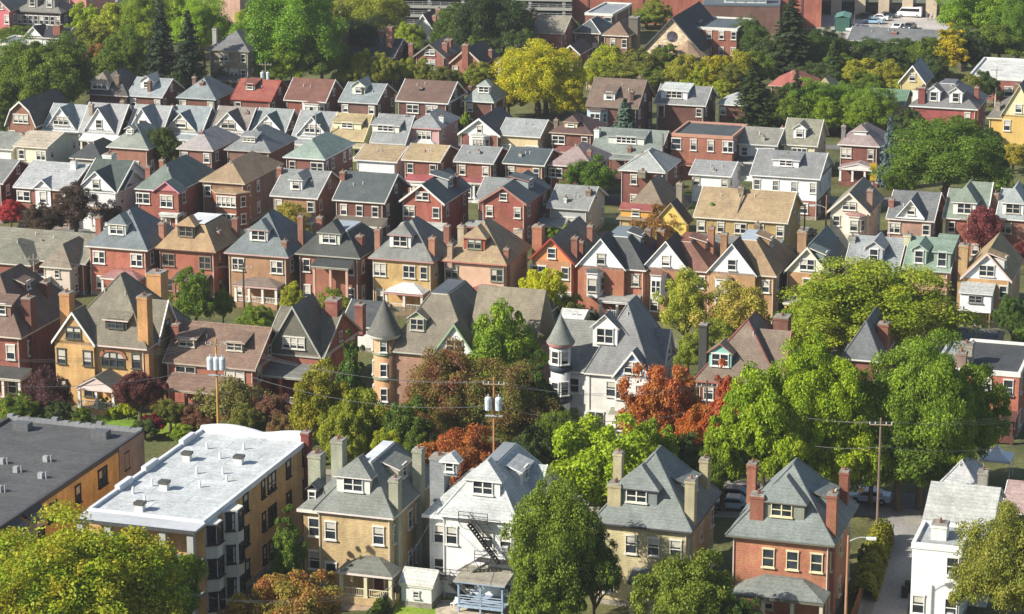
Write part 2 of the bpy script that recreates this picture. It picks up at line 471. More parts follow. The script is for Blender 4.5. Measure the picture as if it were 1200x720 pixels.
        if kind == 'shed':
            ks = k * .3; L = (zt - srf(b0, k)) / (k - ks)
            r.slab([(x0 - o, b0 - o, zt - ks * o), (x1 + o, b0 - o, zt - ks * o), (x1 + o, b0 + L + .1, zt + ks * L + .05), (x0 - o, b0 + L + .1, zt + ks * L + .05)], .14)
            if True:
                m2 = [(x1, b0, zt - .1), (x1, b0 + L, zt + ks * L - .05), (x1, b1, zt - .1)]
                r.poly(m2, 1)
        else:
            zp = zt + wd * .5 * pitch; be = (zp - h) / k - ov + .15; bs = b0 - o if kind == 'gable' else b0 - o + wd * .5
            if bs > be: bs = be - .05
            b1e = b1 + .1
            r.slab([(x0 - o, b0 - o, zt), (a, bs, zp), (a, be, zp), (x0 - o, b1e, zt)], .12)
            r.slab([(a, bs, zp), (x1 + o, b0 - o, zt), (x1 + o, b1e, zt), (a, be, zp)], .12)
            if kind == 'hip': r.slab([(x0 - o, b0 - o, zt), (x1 + o, b0 - o, zt), (a, bs, zp)], .12)
            else:
                g = MB(T); g.poly([(x0, b0, zt - .05), (x1, b0, zt - .05), (a, b0, zp - .15)], 0)
                go = g.build('gable_face', [dm], do, off)
        r.build('dormer_roof', [M(rk, rcol or roof), tm], do, off)
        if wins:
            nn, ww = WCODE[wins]; ww = min(ww, (wd - .5) / nn)
            window(do, T, a, b0, zf + .18, nn, ww, hh, frame, rz, off, False, random.choice((0, 0, 1)))
    for q in dorm: dormer('f', *q)
    for q in rdorm: dormer('r', *q)
    # cross gables
    def gable(sd, p0, p1, ppy, prot, gc, wins, lower=(), kk='siding', rcol=None, lc=None, lk=None, zb=None, gtrim=None):
        T, k, rz = sides[sd]
        zb = h if zb is None else zb
        if sd == 'f': a0, a1 = solx(p0, -prot, zb), solx(p1, -prot, zb); fy = lambda z: proj(W3((a0 + a1) / 2, -prot, z))[1]
        else:
            a0, a1 = soly(p0, w + prot, zb), soly(p1, w + prot, zb); a0 = min(max(a0, .8), d - 4); a1 = max(min(a1, d - .3), a0 + 3.4); fy = lambda z: proj(W3(w + prot, (a0 + a1) / 2, z))[1]
        zp = bis(lambda z: ppy - fy(z), zb + .3, zb + 12); am = (a0 + a1) / 2
        be = min((zp - h) / k - ov + .2 if k > .1 else 99, (d if sd == 'f' else w) / 2 + .3)
        gtm = M('paint', gtrim) if gtrim else tm
        if prot > .3:
            m = MB(T)
            m.poly([(a0 + .3, -prot + .3, 0), (a1 - .3, -prot + .3, 0), (a1 - .3, -prot + .3, zb + .2), (a0 + .3, -prot + .3, zb + .2)])
            for a in (a0 + .3, a1 - .3): m.poly([(a, -prot + .3, 0), (a, .2, 0), (a, .2, zb + .2), (a, -prot + .3, zb + .2)])
            wg = m.build('wing_wall', [M(lk or wk, lc or wall)], root, off)
            yb = -prot + .3
            for i, row in enumerate(lower):
                nl = len(lower); shh = zb / nl; z = (nl - 1 - i) * shh + shh * .3
                for j, ch in enumerate(row):
                    if ch == '.': continue
                    nn, ww = WCODE[ch]; window(root, T, a0 + .3 + (a1 - a0 - .6) * (j + .5) / len(row), yb, z, nn, ww, min(1.75, shh * .52), frame, rz, off, near)
        else: yb = -.06 if prot > -.3 else -prot + .3
        m = MB(T); s0 = a0 + .3; s1 = a1 - .3; zz = zb + (zp - zb) * .3 / max(.5, (am - a0)) - .08
        m.poly([(s0, yb, zb - .1), (s1, yb, zb - .1), (s1, yb, zz), (am, yb, zp - .1), (s0, yb, zz)])
        if prot < 0:
            m.poly([(s0, yb, h - .2), (s1, yb, h - .2), (s1, yb, zb), (s0, yb, zb)])
            for q_ in (s0, s1): m.poly([(q_, yb, h - .2), (q_, yb + 2, h - .2), (q_, yb + 2, zb + .1), (q_, yb, zb + .1)])
        go = m.build('front_gable', [M(kk, gc)], root, off)
        r = MB(T); yf = -prot - (.0 if prot > .3 else .35)
        r.slab([(a0, yf, zb), (am, yf, zp), (am, be, zp), (a0, be, zb)], .15)
        r.slab([(am, yf, zp), (a1, yf, zb), (a1, be, zb), (am, be, zp)], .15)
        bt = .36 if near else .2
        r.slab([(a0, yf - .04, zb + .05), (am, yf - .04, zp + .05), (am, yf + .1, zp + .05), (a0, yf + .1, zb + .05)], bt, 1, 1)
        r.slab([(am, yf - .04, zp + .05), (a1, yf - .04, zb + .05), (a1, yf + .1, zb + .05), (am, yf + .1, zp + .05)], bt, 1, 1)
        if prot <= .3 and zb >= h - .1: r.box(a0, a1, yf, yf + .3, zb - .12, zb + .03, 1)
        r.build('gable_roof', [M(rk, rcol or roof), gtm], go, off)
        if wins and wins != '.':
            nn, ww = WCODE[wins]; window(go, T, am, yb, zb + (zp - zb) * .1 + .15, nn, ww, min(1.35, (zp - zb) * .42), frame, rz, off, False)
    for q in gab:
        q = list(q); kw = q.pop() if isinstance(q[-1], dict) else {}
        gable('f', *q, **kw)
    for q in rgab:
        q = list(q); kw = q.pop() if isinstance(q[-1], dict) else {}
        gable('r', *q, **kw)
    # chimneys  (px, top py, depth fraction, width m, colour)
    for q in chim:
        px, py, fy, cw, cc = q[:5]
        y = fy * d; zg = zr + .5
        x = solx(px, y, zg); z1 = solz(py, x, y); x = solx(px, y, z1); z1 = solz(py, x, y)
        x = min(x, w + .15); mb = MB(); cw *= .86; chimney_mesh(mb, x, y, cw, cw * 1.15, 0 if (x > w - .2 or x < .2) else h - 1, z1, 1 if cw < 1 else 2)
        mb.build('chimney', [M('brick', cc), M('stone', '8e8a80'), M('brick', '9a5a3c')], root, off)
    # porches (px0, px1, depth, height, rise, roof hex, column hex, kind)
    for q in porch:
        p0, p1, pd, ph, pr, prc, pc, kind = q[:8]
        x0, x1 = solx(p0, -pd, ph), solx(p1, -pd, ph)
        mb = MB(); mb.box(x0 + .2, x1 - .2, -pd + .2, -.02, 0, .75, 0)
        base = mb.build('porch', [M('brick', q[8] if len(q) > 8 else wall)], root, off)
        r = MB()
        if kind == 'shed':
            r.slab([(x0, -pd, ph), (x1, -pd, ph), (x1, .0, ph + pr), (x0, .0, ph + pr)], .15)
            r.poly([(x1 - .1, -pd, ph), (x1 - .1, 0, ph), (x1 - .1, 0, ph + pr - .1)], 1)
        elif kind == 'hip':
            i = min(pd * .8, (x1 - x0) * .4)
            r.poly([(x0, -pd, ph), (x1, -pd, ph), (x1 - i, -pd + i, ph + pr), (x0 + i, -pd + i, ph + pr)], 0)
            r.poly([(x1, -pd, ph), (x1, 0, ph), (x1 - i, 0, ph + pr), (x1 - i, -pd + i, ph + pr)], 0)
            r.poly([(x0, 0, ph), (x0, -pd, ph), (x0 + i, -pd + i, ph + pr), (x0 + i, 0, ph + pr)], 0)
            r.poly([(x0 + i, -pd + i, ph + pr), (x1 - i, -pd + i, ph + pr), (x1 - i, 0, ph + pr), (x0 + i, 0, ph + pr)], 0)
        elif kind == 'gable':
            xm = (x0 + x1) / 2
            r.slab([(x0, -pd, ph), (xm, -pd, ph + pr), (xm, 0, ph + pr), (x0, 0, ph)], .15)
            r.slab([(xm, -pd, ph + pr), (x1, -pd, ph), (x1, 0, ph), (xm, 0, ph + pr)], .15)
            r.poly([(x0 + .2, -pd + .15, ph), (x1 - .2, -pd + .15, ph), (xm, -pd + .15, ph + pr - .15)], 1)
        else: r.box(x0, x1, -pd, 0, ph, ph + .2, 0)
        r.box(x0 + .08, x1 - .08, -pd + .08, -.02, ph - .32, ph - .004, 1)
        r.build('porch_roof', [M(rk, prc), tm], base, off)
        nc = max(2, int(round((x1 - x0) / 2.6)) + 1)
        for k in range(nc):
            cxx = x0 + .35 + (x1 - x0 - .7) * k / (nc - 1); c = MB()
            c.box(cxx - .16, cxx + .16, -pd + .25, -pd + .57, .75, ph - .3, 0); c.box(cxx - .22, cxx + .22, -pd + .19, -pd + .63, .75, 1.0, 0)
            c.build('column', [M('brick' if pc[0] in '56789a' and pc[2] in '345' else 'paint', pc)], base, off)
        if near or Zc < 400:
            rl = MB(); rl.box(x0 + .3, x1 - .3, -pd + .38, -pd + .44, 1.55, 1.63)
            rl.box(x0 + .3, x1 - .3, -pd + .38, -pd + .44, .85, .92)
            nb = int((x1 - x0) / .22)
            for k in range(nb): rl.box(x0 + .35 + k * .22, x0 + .4 + k * .22, -pd + .39, -pd + .43, .92, 1.55)
            rl.build('railing', [M('paint', pc if pc[0] in 'cdef' else 'd8d5ca')], base, off)
    # bays (px0, px1, depth, z0, z1, colour, windows, roof hex)
    for q in bay:
        p0, p1, bd, z0, z1, bc, bw = q[:7]
        x0, x1 = solx(p0, -bd, z1), solx(p1, -bd, z1); c = min(bd * .8, (x1 - x0) * .25)
        mb = MB(); pts = [(x0, 0), (x0 + c, -bd), (x1 - c, -bd), (x1, 0)]
        mb.prism(pts, z0, z1, 0); bo = mb.build('bay_window', [M('siding', bc)], root, off)
        r = MB(); p2 = [(x0 - .2, 0), (x0 + c - .1, -bd - .2), (x1 - c + .1, -bd - .2), (x1 + .2, 0)]
        r.prism(p2, z1 - .02, z1 + .12, 1); zt = z1 + .55
        mid = [((x0 + x1) / 2 - .3, -.0), ((x0 + x1) / 2 + .3, -.0)]
        r.poly([(*p2[1], z1 + .12), (*p2[2], z1 + .12), (*mid[1], zt), (*mid[0], zt)]); r.poly([(*p2[2], z1 + .12), (*p2[3], z1 + .12), (*mid[1], zt)]); r.poly([(*p2[0], z1 + .12), (*p2[1], z1 + .12), (*mid[0], zt)])
        r.build('bay_roof', [M(rk, q[7] if len(q) > 7 else roof), tm], bo, off)
        ns = max(1, int(round((z1 - z0) / 3.0)))
        for k in range(ns):
            zz = z0 + (z1 - z0) * (k + .26) / ns; hh = min(1.7, (z1 - z0) / ns * .55)
            nn, ww = WCODE[bw]
            ww = min(ww, (x1 - x0 - 2 * c - .3) / nn)
            if ww > .35: window(bo, TF, (x0 + x1) / 2, -bd, zz, nn, ww, hh, frame, 0, off, False)
            ang = math.atan2(bd, c); L = math.hypot(bd, c)
            if L > .9:
                window(bo, TF, x1 - c / 2, -bd / 2, zz, 1, min(.7, L * .6), hh, frame, ang, off, False, 0)
    if vents and rt != 'flat' and kf > .1:
        for k in range(vents):
            x = random.uniform(.2, .8) * w; y = random.uniform(.3, .42) * min(d, half * 2); z = srf(y, kf)
            if rt == 'hip' and (x < y or x > w - y): continue
            if deck and y > half * deck - ov - .4: continue
            mb = MB(); mb.tube((x, y, z - .3), (x, y, z + .45), .07, .07, 6); mb.build('vent_pipe', [M('paint', 'cfcdc6')], root, off)
    H = dict(root=root, w=w, d=d, h=h, off=off, W3=W3, solx=solx, soly=soly, solz=solz, R=R, zr=zr, kf=kf, kr=kr, TF=TF, TR=TR, near=near, srf=srf, ov=ov)
    if extra: extra(H)
    return H

def turret(H, px, skirt_py, apex_py, wpx, spx, wall, rf, rows, y=.0, wk='brick', bands=None, trim='dcdacb', bh=.9, angs=(-70, -15, 40), ww=.8):
    """round corner tower: px centre, pixel heights of skirt and tip"""
    s = FP / proj(H['W3'](0, 0, 5))[2]; r = wpx / 2 / s; rs = spx / 2 / s
    x = H['solx'](px, y, 8); z1 = H['solz'](skirt_py, x, y - rs * .3); za = H['solz'](apex_py, x, y)
    mb = MB(); mb.lathe(x, y, [(r, 0), (r, z1 - .1)], 22)
    t = mb.build('turret', [M(wk, wall)], H['root'], H['off'], True)
    mb = MB(); mb.lathe(x, y, [(rs * .85, z1 - .45), (rs, z1 - .1), (rs, z1 + .05)], 22); mb.build('cornice', [M('paint', trim)], t, H['off'], True)
    mb = MB(); mb.lathe(x, y, [(rs * 1.04, z1 + .05), (rs * .8, z1 + (za - z1) * .2), (rs * .42, z1 + (za - z1) * .6), (.06, za), (.03, za + .5)], 22)
    mb.build('cone_roof', [M('shingle', rf)], t, H['off'], True)
    for k in range(rows):
        z = z1 * (k + .35) / rows
        for ang in angs:
            a = math.radians(ang) ; px_ = x + (r + .0) * math.sin(a); py_ = y - r * math.cos(a)
            window(t, IDT, px_, py_, z, 1, ww, 1.5, 'e6e4dc', a, H['off'], False)
        if bands:
            m2 = MB(); m2.lathe(x, y, [(r + .08, z - bh - .1), (r + .16, z - bh), (r + .16, z - .25), (r + .04, z - .2)], 22); m2.build('band', [M('siding', bands)], t, H['off'], True)
    return t
# ------------------------------------------------------------------ trees
def quads(name, pos, nrm, size, rng, elong=1.35):
    n = len(pos)
    nrm = nrm / (np.linalg.norm(nrm, axis=1, keepdims=True) + 1e-9)
    r = rng.normal(size=(n, 3)); t = np.cross(nrm, r); t /= (np.linalg.norm(t, axis=1, keepdims=True) + 1e-9)
    b = np.cross(nrm, t); s = (size * rng.uniform(.55, 1.5, n))[:, None]
    fold = nrm * s * .18
    v = np.stack([pos - t * s * elong * .5 , pos - b * s * .42 + fold, pos + t * s * elong * .5, pos + b * s * .42 + fold], 1).reshape(-1, 3)
    me = bpy.data.meshes.new(name)
    me.vertices.add(4 * n); me.vertices.foreach_set('co', v.astype(np.float32).ravel())
    me.loops.add(4 * n); me.loops.foreach_set('vertex_index', np.arange(4 * n, dtype=np.int32))
    me.polygons.add(n); me.polygons.foreach_set('loop_start', np.arange(0, 4 * n, 4, dtype=np.int32))
    me.polygons.foreach_set('loop_total', np.full(n, 4, dtype=np.int32))
    me.update(calc_edges=True)
    return me

def crown(name, R, Hc, ncl, npl, leaf, seed, shape='round', fill=.3):
    rng = np.random.default_rng(seed)
    C = []; RC = []
    ph0 = rng.uniform(0, 6, 3)
    for i in range(ncl):
        z = rng.uniform(-.55, 1) if shape != 'dome' else rng.uniform(-.3, 1)
        ph = i * 2.39996 + rng.uniform(-.3, .3)
        lob = 1 + .17 * math.sin(3 * ph + ph0[0] + 2 * z) + .13 * math.sin(5 * ph + ph0[1] - 3 * z) + .1 * math.sin(7 * z + 2 * ph + ph0[2])
        rf = (1 - .55 * rng.uniform() ** 1.6) * lob
        rxy = math.sqrt(max(0, 1 - z * z))
        if shape == 'tall': rxy = rxy ** .8 * (1 - .25 * max(0, z))
        if shape == 'loose': rf = rng.uniform(.3, 1.0) * lob
        C.append((R * math.cos(ph) * rxy * rf, R * math.sin(ph) * rxy * rf, Hc / 2 * z * (rf if shape != 'loose' else rng.uniform(.7, 1))))
        k = rng.uniform(.1, .25) if shape != 'loose' else rng.uniform(.14, .26)
        RC.append(R * k)
    C = np.array(C); RC = np.array(RC)
    idx = np.repeat(np.arange(ncl), npl); n = len(idx)
    c = C[idx]; rc = RC[idx][:, None]
    out = c / (np.linalg.norm(c, axis=1, keepdims=True) + 1e-6)
    g = rng.normal(size=(n, 3)); g /= np.linalg.norm(g, axis=1, keepdims=True)
    v = g + out * .55 + np.array([0, 0, .35]); v /= np.linalg.norm(v, axis=1, keepdims=True)
    pos = c + v * rc * rng.uniform(.5, 1.3, (n, 1)) * np.array([1, 1, .78])
    nr = v * .75 + rng.normal(size=(n, 3)) * .6 + np.array([0, 0, .3])
    m = int(n * fill); u = rng.normal(size=(m, 3)); u /= np.linalg.norm(u, axis=1, keepdims=True)
    pi = u * (rng.uniform(.2, 1, (m, 1)) ** .5) * np.array([R * .66, R * .66, Hc / 2 * .66])
    pos = np.vstack([pos, pi]); nr = np.vstack([nr, u + rng.normal(size=(m, 3)) * .4])
    return quads(name, pos, nr, leaf, rng)

def spruce_crown(name, R, Hc, seed, lv=26, dens=1.0):
    rng = np.random.default_rng(seed); P_ = []; N_ = []
    for i in range(lv):
        t = (i + .5) / lv; z = Hc * (.5 - t); rr = R * (.06 + .94 * t ** .85) * rng.uniform(.8, 1.08)
        nb = int(6 + 13 * t)
        for k in range(nb):
            ph = rng.uniform(0, 6.283); L = rr * rng.uniform(.7, 1.1); m = int(max(6, L * 13 * dens))
            s = rng.uniform(.1, 1, m); w = (1 - s) * L * .34 + .1
            side = rng.uniform(-1, 1, m) * w
            x = np.cos(ph) * L * s - np.sin(ph) * side; y = np.sin(ph) * L * s + np.cos(ph) * side
            zz = z - .42 * L * s ** 1.2 + .16 * L * s ** 3 - np.abs(side) * .35 + rng.uniform(-.15, .15, m)
            P_.append(np.stack([x, y, zz], 1)); N_.append(np.stack([np.cos(ph) * .5 + rng.normal(size=m) * .4, np.sin(ph) * .5 + rng.normal(size=m) * .4, np.full(m, .8)], 1))
    return quads(name, np.vstack(P_), np.vstack(N_), .3, rng, 1.9)

def trunk_mesh(R, Ht, Hc, seed, bark):
    """Ht: height of crown centre; limbs reach into the crown"""
    rnd = random.Random(seed); mb = MB(); r0 = .07 * R + .12
    zf = max(1.2, Ht - Hc * .38); p = Vector((0, 0, 0)); pts = [p]
    for k in range(1, 6):
        pts.append(Vector((rnd.uniform(-.12, .12) * k * .4, rnd.uniform(-.12, .12) * k * .4, zf * min(1, k / 3) + max(0, k - 3) * Hc * .17)))
    for k in range(5): mb.tube(pts[k], pts[k + 1], r0 * (1.15 - k * .19), r0 * (1.15 - (k + 1) * .19), 8)
    for k in range(9):
        a = k * 2.4 + rnd.random(); b = pts[3].lerp(pts[4], rnd.random()); L = R * rnd.uniform(.5, .82)
        e = b + Vector((math.cos(a) * L, math.sin(a) * L, Hc * rnd.uniform(.08, .36))); md = b.lerp(e, .5) + Vector((0, 0, rnd.uniform(.1, .5)))
        mb.tube(b, md, r0 * .38, r0 * .24, 6); mb.tube(md, e, r0 * .24, r0 * .08, 5)
        for j in range(2):
            e2 = md + Vector((rnd.uniform(-.4, .4) * L, rnd.uniform(-.4, .4) * L, Hc * rnd.uniform(.08, .22)))
            mb.tube(md, e2, r0 * .15, r0 * .05, 5)
    return mb.mesh('trunk', [M('wood', bark)])

CR = {}
def proto(kind, seed):
    key = (kind, seed)
    if key not in CR:
        s = seed * 17 + hash_(kind)
        CR[key] = {
            'big': lambda: crown('crown', 6.5, 10.5, 250, 330, .19, s, 'round', .25),
            'round': lambda: crown('crown', 4, 6.6, 130, 250, .18, s, 'round', .3),
            'tall': lambda: crown('crown', 2.6, 8, 75, 300, .19, s, 'tall', .3),
            'dome': lambda: crown('crown', 4.4, 6, 95, 380, .17, s, 'dome', .25),
            'loose': lambda: crown('crown', 4, 8, 105, 170, .17, s, 'loose', .12),
            'sparse': lambda: crown('crown', 3.6, 5, 70, 80, .18, s, 'loose', .12),
            'bush': lambda: crown('crown', 1.6, 2, 34, 130, .15, s, 'dome', .3),
            'spruce': lambda: spruce_crown('crown', 4, 17, s, 38, 1.0),
            'bluespruce': lambda: spruce_crown('crown', 2.6, 7, s, 20, 1.3),
        }[kind]()
    return CR[key]
def hash_(s): return sum(ord(c) * (i + 3) for i, c in enumerate(s)) % 97
DIM = {'big': (7.6, 12.3), 'round': (4.7, 7.7), 'tall': (2.9, 9.4), 'dome': (5.2, 7.0), 'loose': (4.4, 8.8), 'sparse': (4.0, 5.6), 'bush': (1.9, 2.3), 'spruce': (4.2, 17.8), 'bluespruce': (2.7, 7.6)}
TR = {}
tcount = 0
def tree(label, px, top, wpx, base, h1, h2, kind='round', cfrac=.9, name=None, cat='tree', grp='trees among the houses', bark='5c5042', trans=.34):
    """px centre, top pixel, crown width in pixels, base = pixel row of the foot"""
    global tcount
    tcount += 1
    g = P(px, base, 0); Z = proj(g)[2]; r = wpx / 2 * Z / FP * 1.08
    H = bis(lambda z: top - proj((g.x, g.y, z))[1], .5, 45)
    H = max(H, .8)
    ch = min(H * cfrac, (2.7 if kind not in ('spruce', 'bluespruce', 'tall', 'sparse') else 9) * r); seed = (tcount * 7) % 3 if kind in ('round', 'big', 'loose') else tcount % 2
    me = proto(kind, seed); R0, H0 = DIM[kind]
    root = empty(name or ('shrub' if kind == 'bush' else 'tree'), g, random.uniform(0, 6.28))
    tag(root, label, cat, grp)
    c = bpy.data.objects.new('crown', me.copy() if False else me); COL.objects.link(c); c.parent = root
    if not me.materials: me.materials.append(None)
    c.material_slots[0].link = 'OBJECT'; c.material_slots[0].material = FOL(h1, h2, trans)
    c.scale = (r / R0 * 2 if False else r / R0, r / R0, ch / H0); c.location = (0, 0, H - ch / 2)
    tk = (kind in ('spruce', 'bluespruce'), seed)
    if tk not in TR:
        if tk[0]:
            mb = MB(); mb.tube((0, 0, 0), (0, 0, .92), .045, .008, 8); TR[tk] = mb.mesh('trunk', [M('wood', '4c4038')])
        else: TR[tk] = trunk_mesh(4, 5, 6.6, seed + 5, bark)
    t = bpy.data.objects.new('trunk', TR[tk]); COL.objects.link(t); t.parent = root
    if tk[0]: t.scale = (H * .8, H * .8, H)
    else: t.scale = (r / 4.3, r / 4.3, H / 8.8)
    return root

# ------------------------------------------------------------------ poles, wires, vehicles
def pole(label, px, top, base, kind='plain', hx='8a6f52', lean=0):
    g = P(px, base, 0); H = bis(lambda z: top - proj((g.x, g.y, z))[1], 1, 40)
    root = empty('utility_pole' if kind != 'lamp' else 'street_lamp', g, ROT + .2)
    tag(root, label, 'utility pole' if kind != 'lamp' else 'street lamp', 'poles along the streets')
    mb = MB(); mb.tube((0, 0, 0), (lean, 0, H), .16, .1, 10); mb.build('post', [M('wood', hx)], root)
    if kind in ('arm', 'trans', 'trans2'):
        mb = MB(); mb.box(-1.15, 1.15, -.18, -.09, H - .73, H - .62); mb.build('crossarm', [M('wood', '9a8a74')], root)
        for x in (-1.1, -.55, .55, 1.1):
            mb = MB(); mb.tube((x, -.14, H - .6), (x, -.14, H - .35), .06, .04, 6); mb.build('insulator', [M('paint', 'd8dcdc')], root)
    if kind in ('trans', 'trans2'):
        for x in ((-.55, .55) if kind == 'trans' else (-.6, .1, .75)):
            mb = MB(); zc = H - 3.4; mb.lathe(x, -.45, [(.1, zc - .05), (.36, zc), (.38, zc + 1.25), (.3, zc + 1.4), (.08, zc + 1.45)], 14)
            mb.tube((x, -.45, zc + 1.4), (x, -.45, zc + 1.75), .07, .05, 6)
            mb.build('transformer', [M('metal', 'b9c2c8')], root, smooth=False)
        mb = MB(); mb.box(-.9, .9, -.25, -.1, H - 4.2, H - 4.05); mb.build('bracket', [M('metal', 'a8aeb0')], root)
    if kind in ('lamp', 'lampl'):
        sx = 1 if kind == 'lamp' else -1
        mb = MB(); z = H - .6 if kind == 'lamp' else H - 2
        for k in range(5):
            a, b = k / 5, (k + 1) / 5
            mb.tube((sx * 1.9 * a, 0, z + .5 * math.sin(a * 2.2)), (sx * 1.9 * b, 0, z + .5 * math.sin(b * 2.2)), .045, .04, 6)
        mb.build('lamp_arm', [M('metal', 'b4b8ba')], root)
        mb = MB(); zz = z + .5 * math.sin(2.2); mb.box(sx * 2.1 - .45, sx * 2.1 + .45, -.16, .16, zz - .08, zz + .1); mb.box(sx * 2.1 - .3, sx * 2.1 + .3, -.12, .12, zz - .16, zz - .08)
        mb.build('lamp_head', [M('paint', 'e4e6e6')], root)
    if kind == 'lamp': root['category'] = 'street lamp'
    return root, (g.x, g.y, H)

def wire(label, a, b, sag=.8, r=.022, hx='4a4a4a'):
    a, b = Vector(a), Vector(b); mb = MB(); n = 10; p = a
    ctr = a.lerp(b, .5); ctr.z = 0
    for k in range(1, n + 1):
        t = k / n; q = a.lerp(b, t); q.z -= sag * 4 * t * (1 - t); mb.tube(p, q, r, r, 4, 0, False); p = q
    o = mb.build('power_line', [M('metal', hx)]); tag(o, label, 'wire', 'wires between the poles'); return o

def car(label, px, py, hx, rz=0, kind='sedan', grp='parked cars', cat='car'):
    g = P(px, py, .02); root = empty('parked_car' if kind != 'van' else 'parked_van', g, ROT + rz); tag(root, label, cat, grp)
    L, Wc = (4.5, 1.8) if kind != 'van' else (5.6, 2.0)
    if kind == 'van': pr = [(-2.8, .35), (-2.8, 1.1), (-2.45, 1.25), (-1.75, 2.25), (2.65, 2.35), (2.8, 2.1), (2.8, .35)]; cab = [(-2.3, 1.4), (-1.75, 2.05), (2.3, 2.1), (2.3, 1.4)]
    else: pr = [(-2.25, .3), (-2.25, .78), (-1.2, .95), (-.5, 1.42), (.85, 1.45), (1.55, 1.05), (2.2, .98), (2.25, .35)]; cab = [(-1.05, .97), (-.45, 1.36), (.8, 1.38), (1.35, 1.02)]
    hw = Wc / 2; mb = MB(); n = len(pr)
    def ring(y, s): return [(p[0] * (1 - .03 * s), y, p[1] - (.06 * s if p[1] > 1 else 0)) for p in pr]
    rs = [ring(-hw, 1), ring(-hw + .12, 0), ring(hw - .12, 0), ring(hw, 1)]
    for a, b in zip(rs, rs[1:]):
        for k in range(n): mb.poly([a[k], a[(k + 1) % n], b[(k + 1) % n], b[k]])
    mb.poly(rs[0]); mb.poly(rs[-1][::-1]); body = mb.build('body', [M('car', hx)], root)
    mb = MB()
    for y in (-hw - .012, hw + .012): mb.poly([(p[0], y, p[1] - .04) for p in cab])
    if kind == 'van': mb.poly([(-2.47, -.8, 1.3), (-2.47, .8, 1.3), (-1.82, .8, 2.18), (-1.82, -.8, 2.18)]); mb.poly([(2.79, -.8, 1.4), (2.79, .8, 1.4), (2.74, .8, 2.1), (2.74, -.8, 2.1)])
    else: mb.poly([(-1.17, -.72, 1.0), (-1.17, .72, 1.0), (-.55, .68, 1.41), (-.55, -.68, 1.41)]); mb.poly([(1.5, -.72, 1.11), (1.5, .72, 1.11), (.92, .68, 1.44), (.92, -.68, 1.44)])
    mb.build('windows', [M('glass', '15181b')], root)
    wx = (-1.4, 1.4) if kind != 'van' else (-1.8, 1.8)
    for x in wx:
        for y in (-hw + .05, hw - .05):
            mb = MB(); mb.tube((x, y - .12, .33), (x, y + .12, .33), .33, .33, 16, 0); mb.tube((x, y - .13, .33), (x, y + .13, .33), .18, .18, 10, 1)
            mb.build('wheel', [M('plain', '1c1c1c'), M('metal', 'a0a0a0')], root)
    for y in (-.62, .62):
        mb = MB(); x = -L / 2 if kind != 'van' else -2.8
        mb.box(x - .02, x + .06, y - .2, y + .2, .6, .76); mb.build('headlight', [M('paint', 'e8e8e0')], root)
    return root

def sheet(name, pts, z, m, kind='structure', thick=0):
    mb = MB()
    if thick: mb.slab([(p[0], p[1], z) for p in pts], thick, 0, 0)
    else: mb.poly([(p[0], p[1], z) for p in pts])
    o = mb.build(name, [m]); o['kind'] = kind; return o

def strip(name, pix, width, z, m, thick=0, shift=0):
    """road along ground points given in pixels of the photograph, real width in metres"""
    P_ = [P(*p) for p in pix]; L = []; R_ = []
    for i, p in enumerate(P_):
        a = P_[max(0, i - 1)]; b = P_[min(len(P_) - 1, i + 1)]; t = (b - a); t.z = 0; t.normalize(); nn = Vector((-t.y, t.x, 0))
        L.append(p + nn * (shift + width / 2)); R_.append(p + nn * (shift - width / 2))
    mb = MB()
    for i in range(len(P_) - 1):
        q = [(*L[i][:2], z), (*R_[i][:2], z), (*R_[i + 1][:2], z), (*L[i + 1][:2], z)]
        if thick: mb.slab(q, thick, 0, 0)
        else: mb.poly(q)
    o = mb.build(name, [m]); o['kind'] = 'structure'; return o
EXPO = 0.7
HAZE = 0.0001
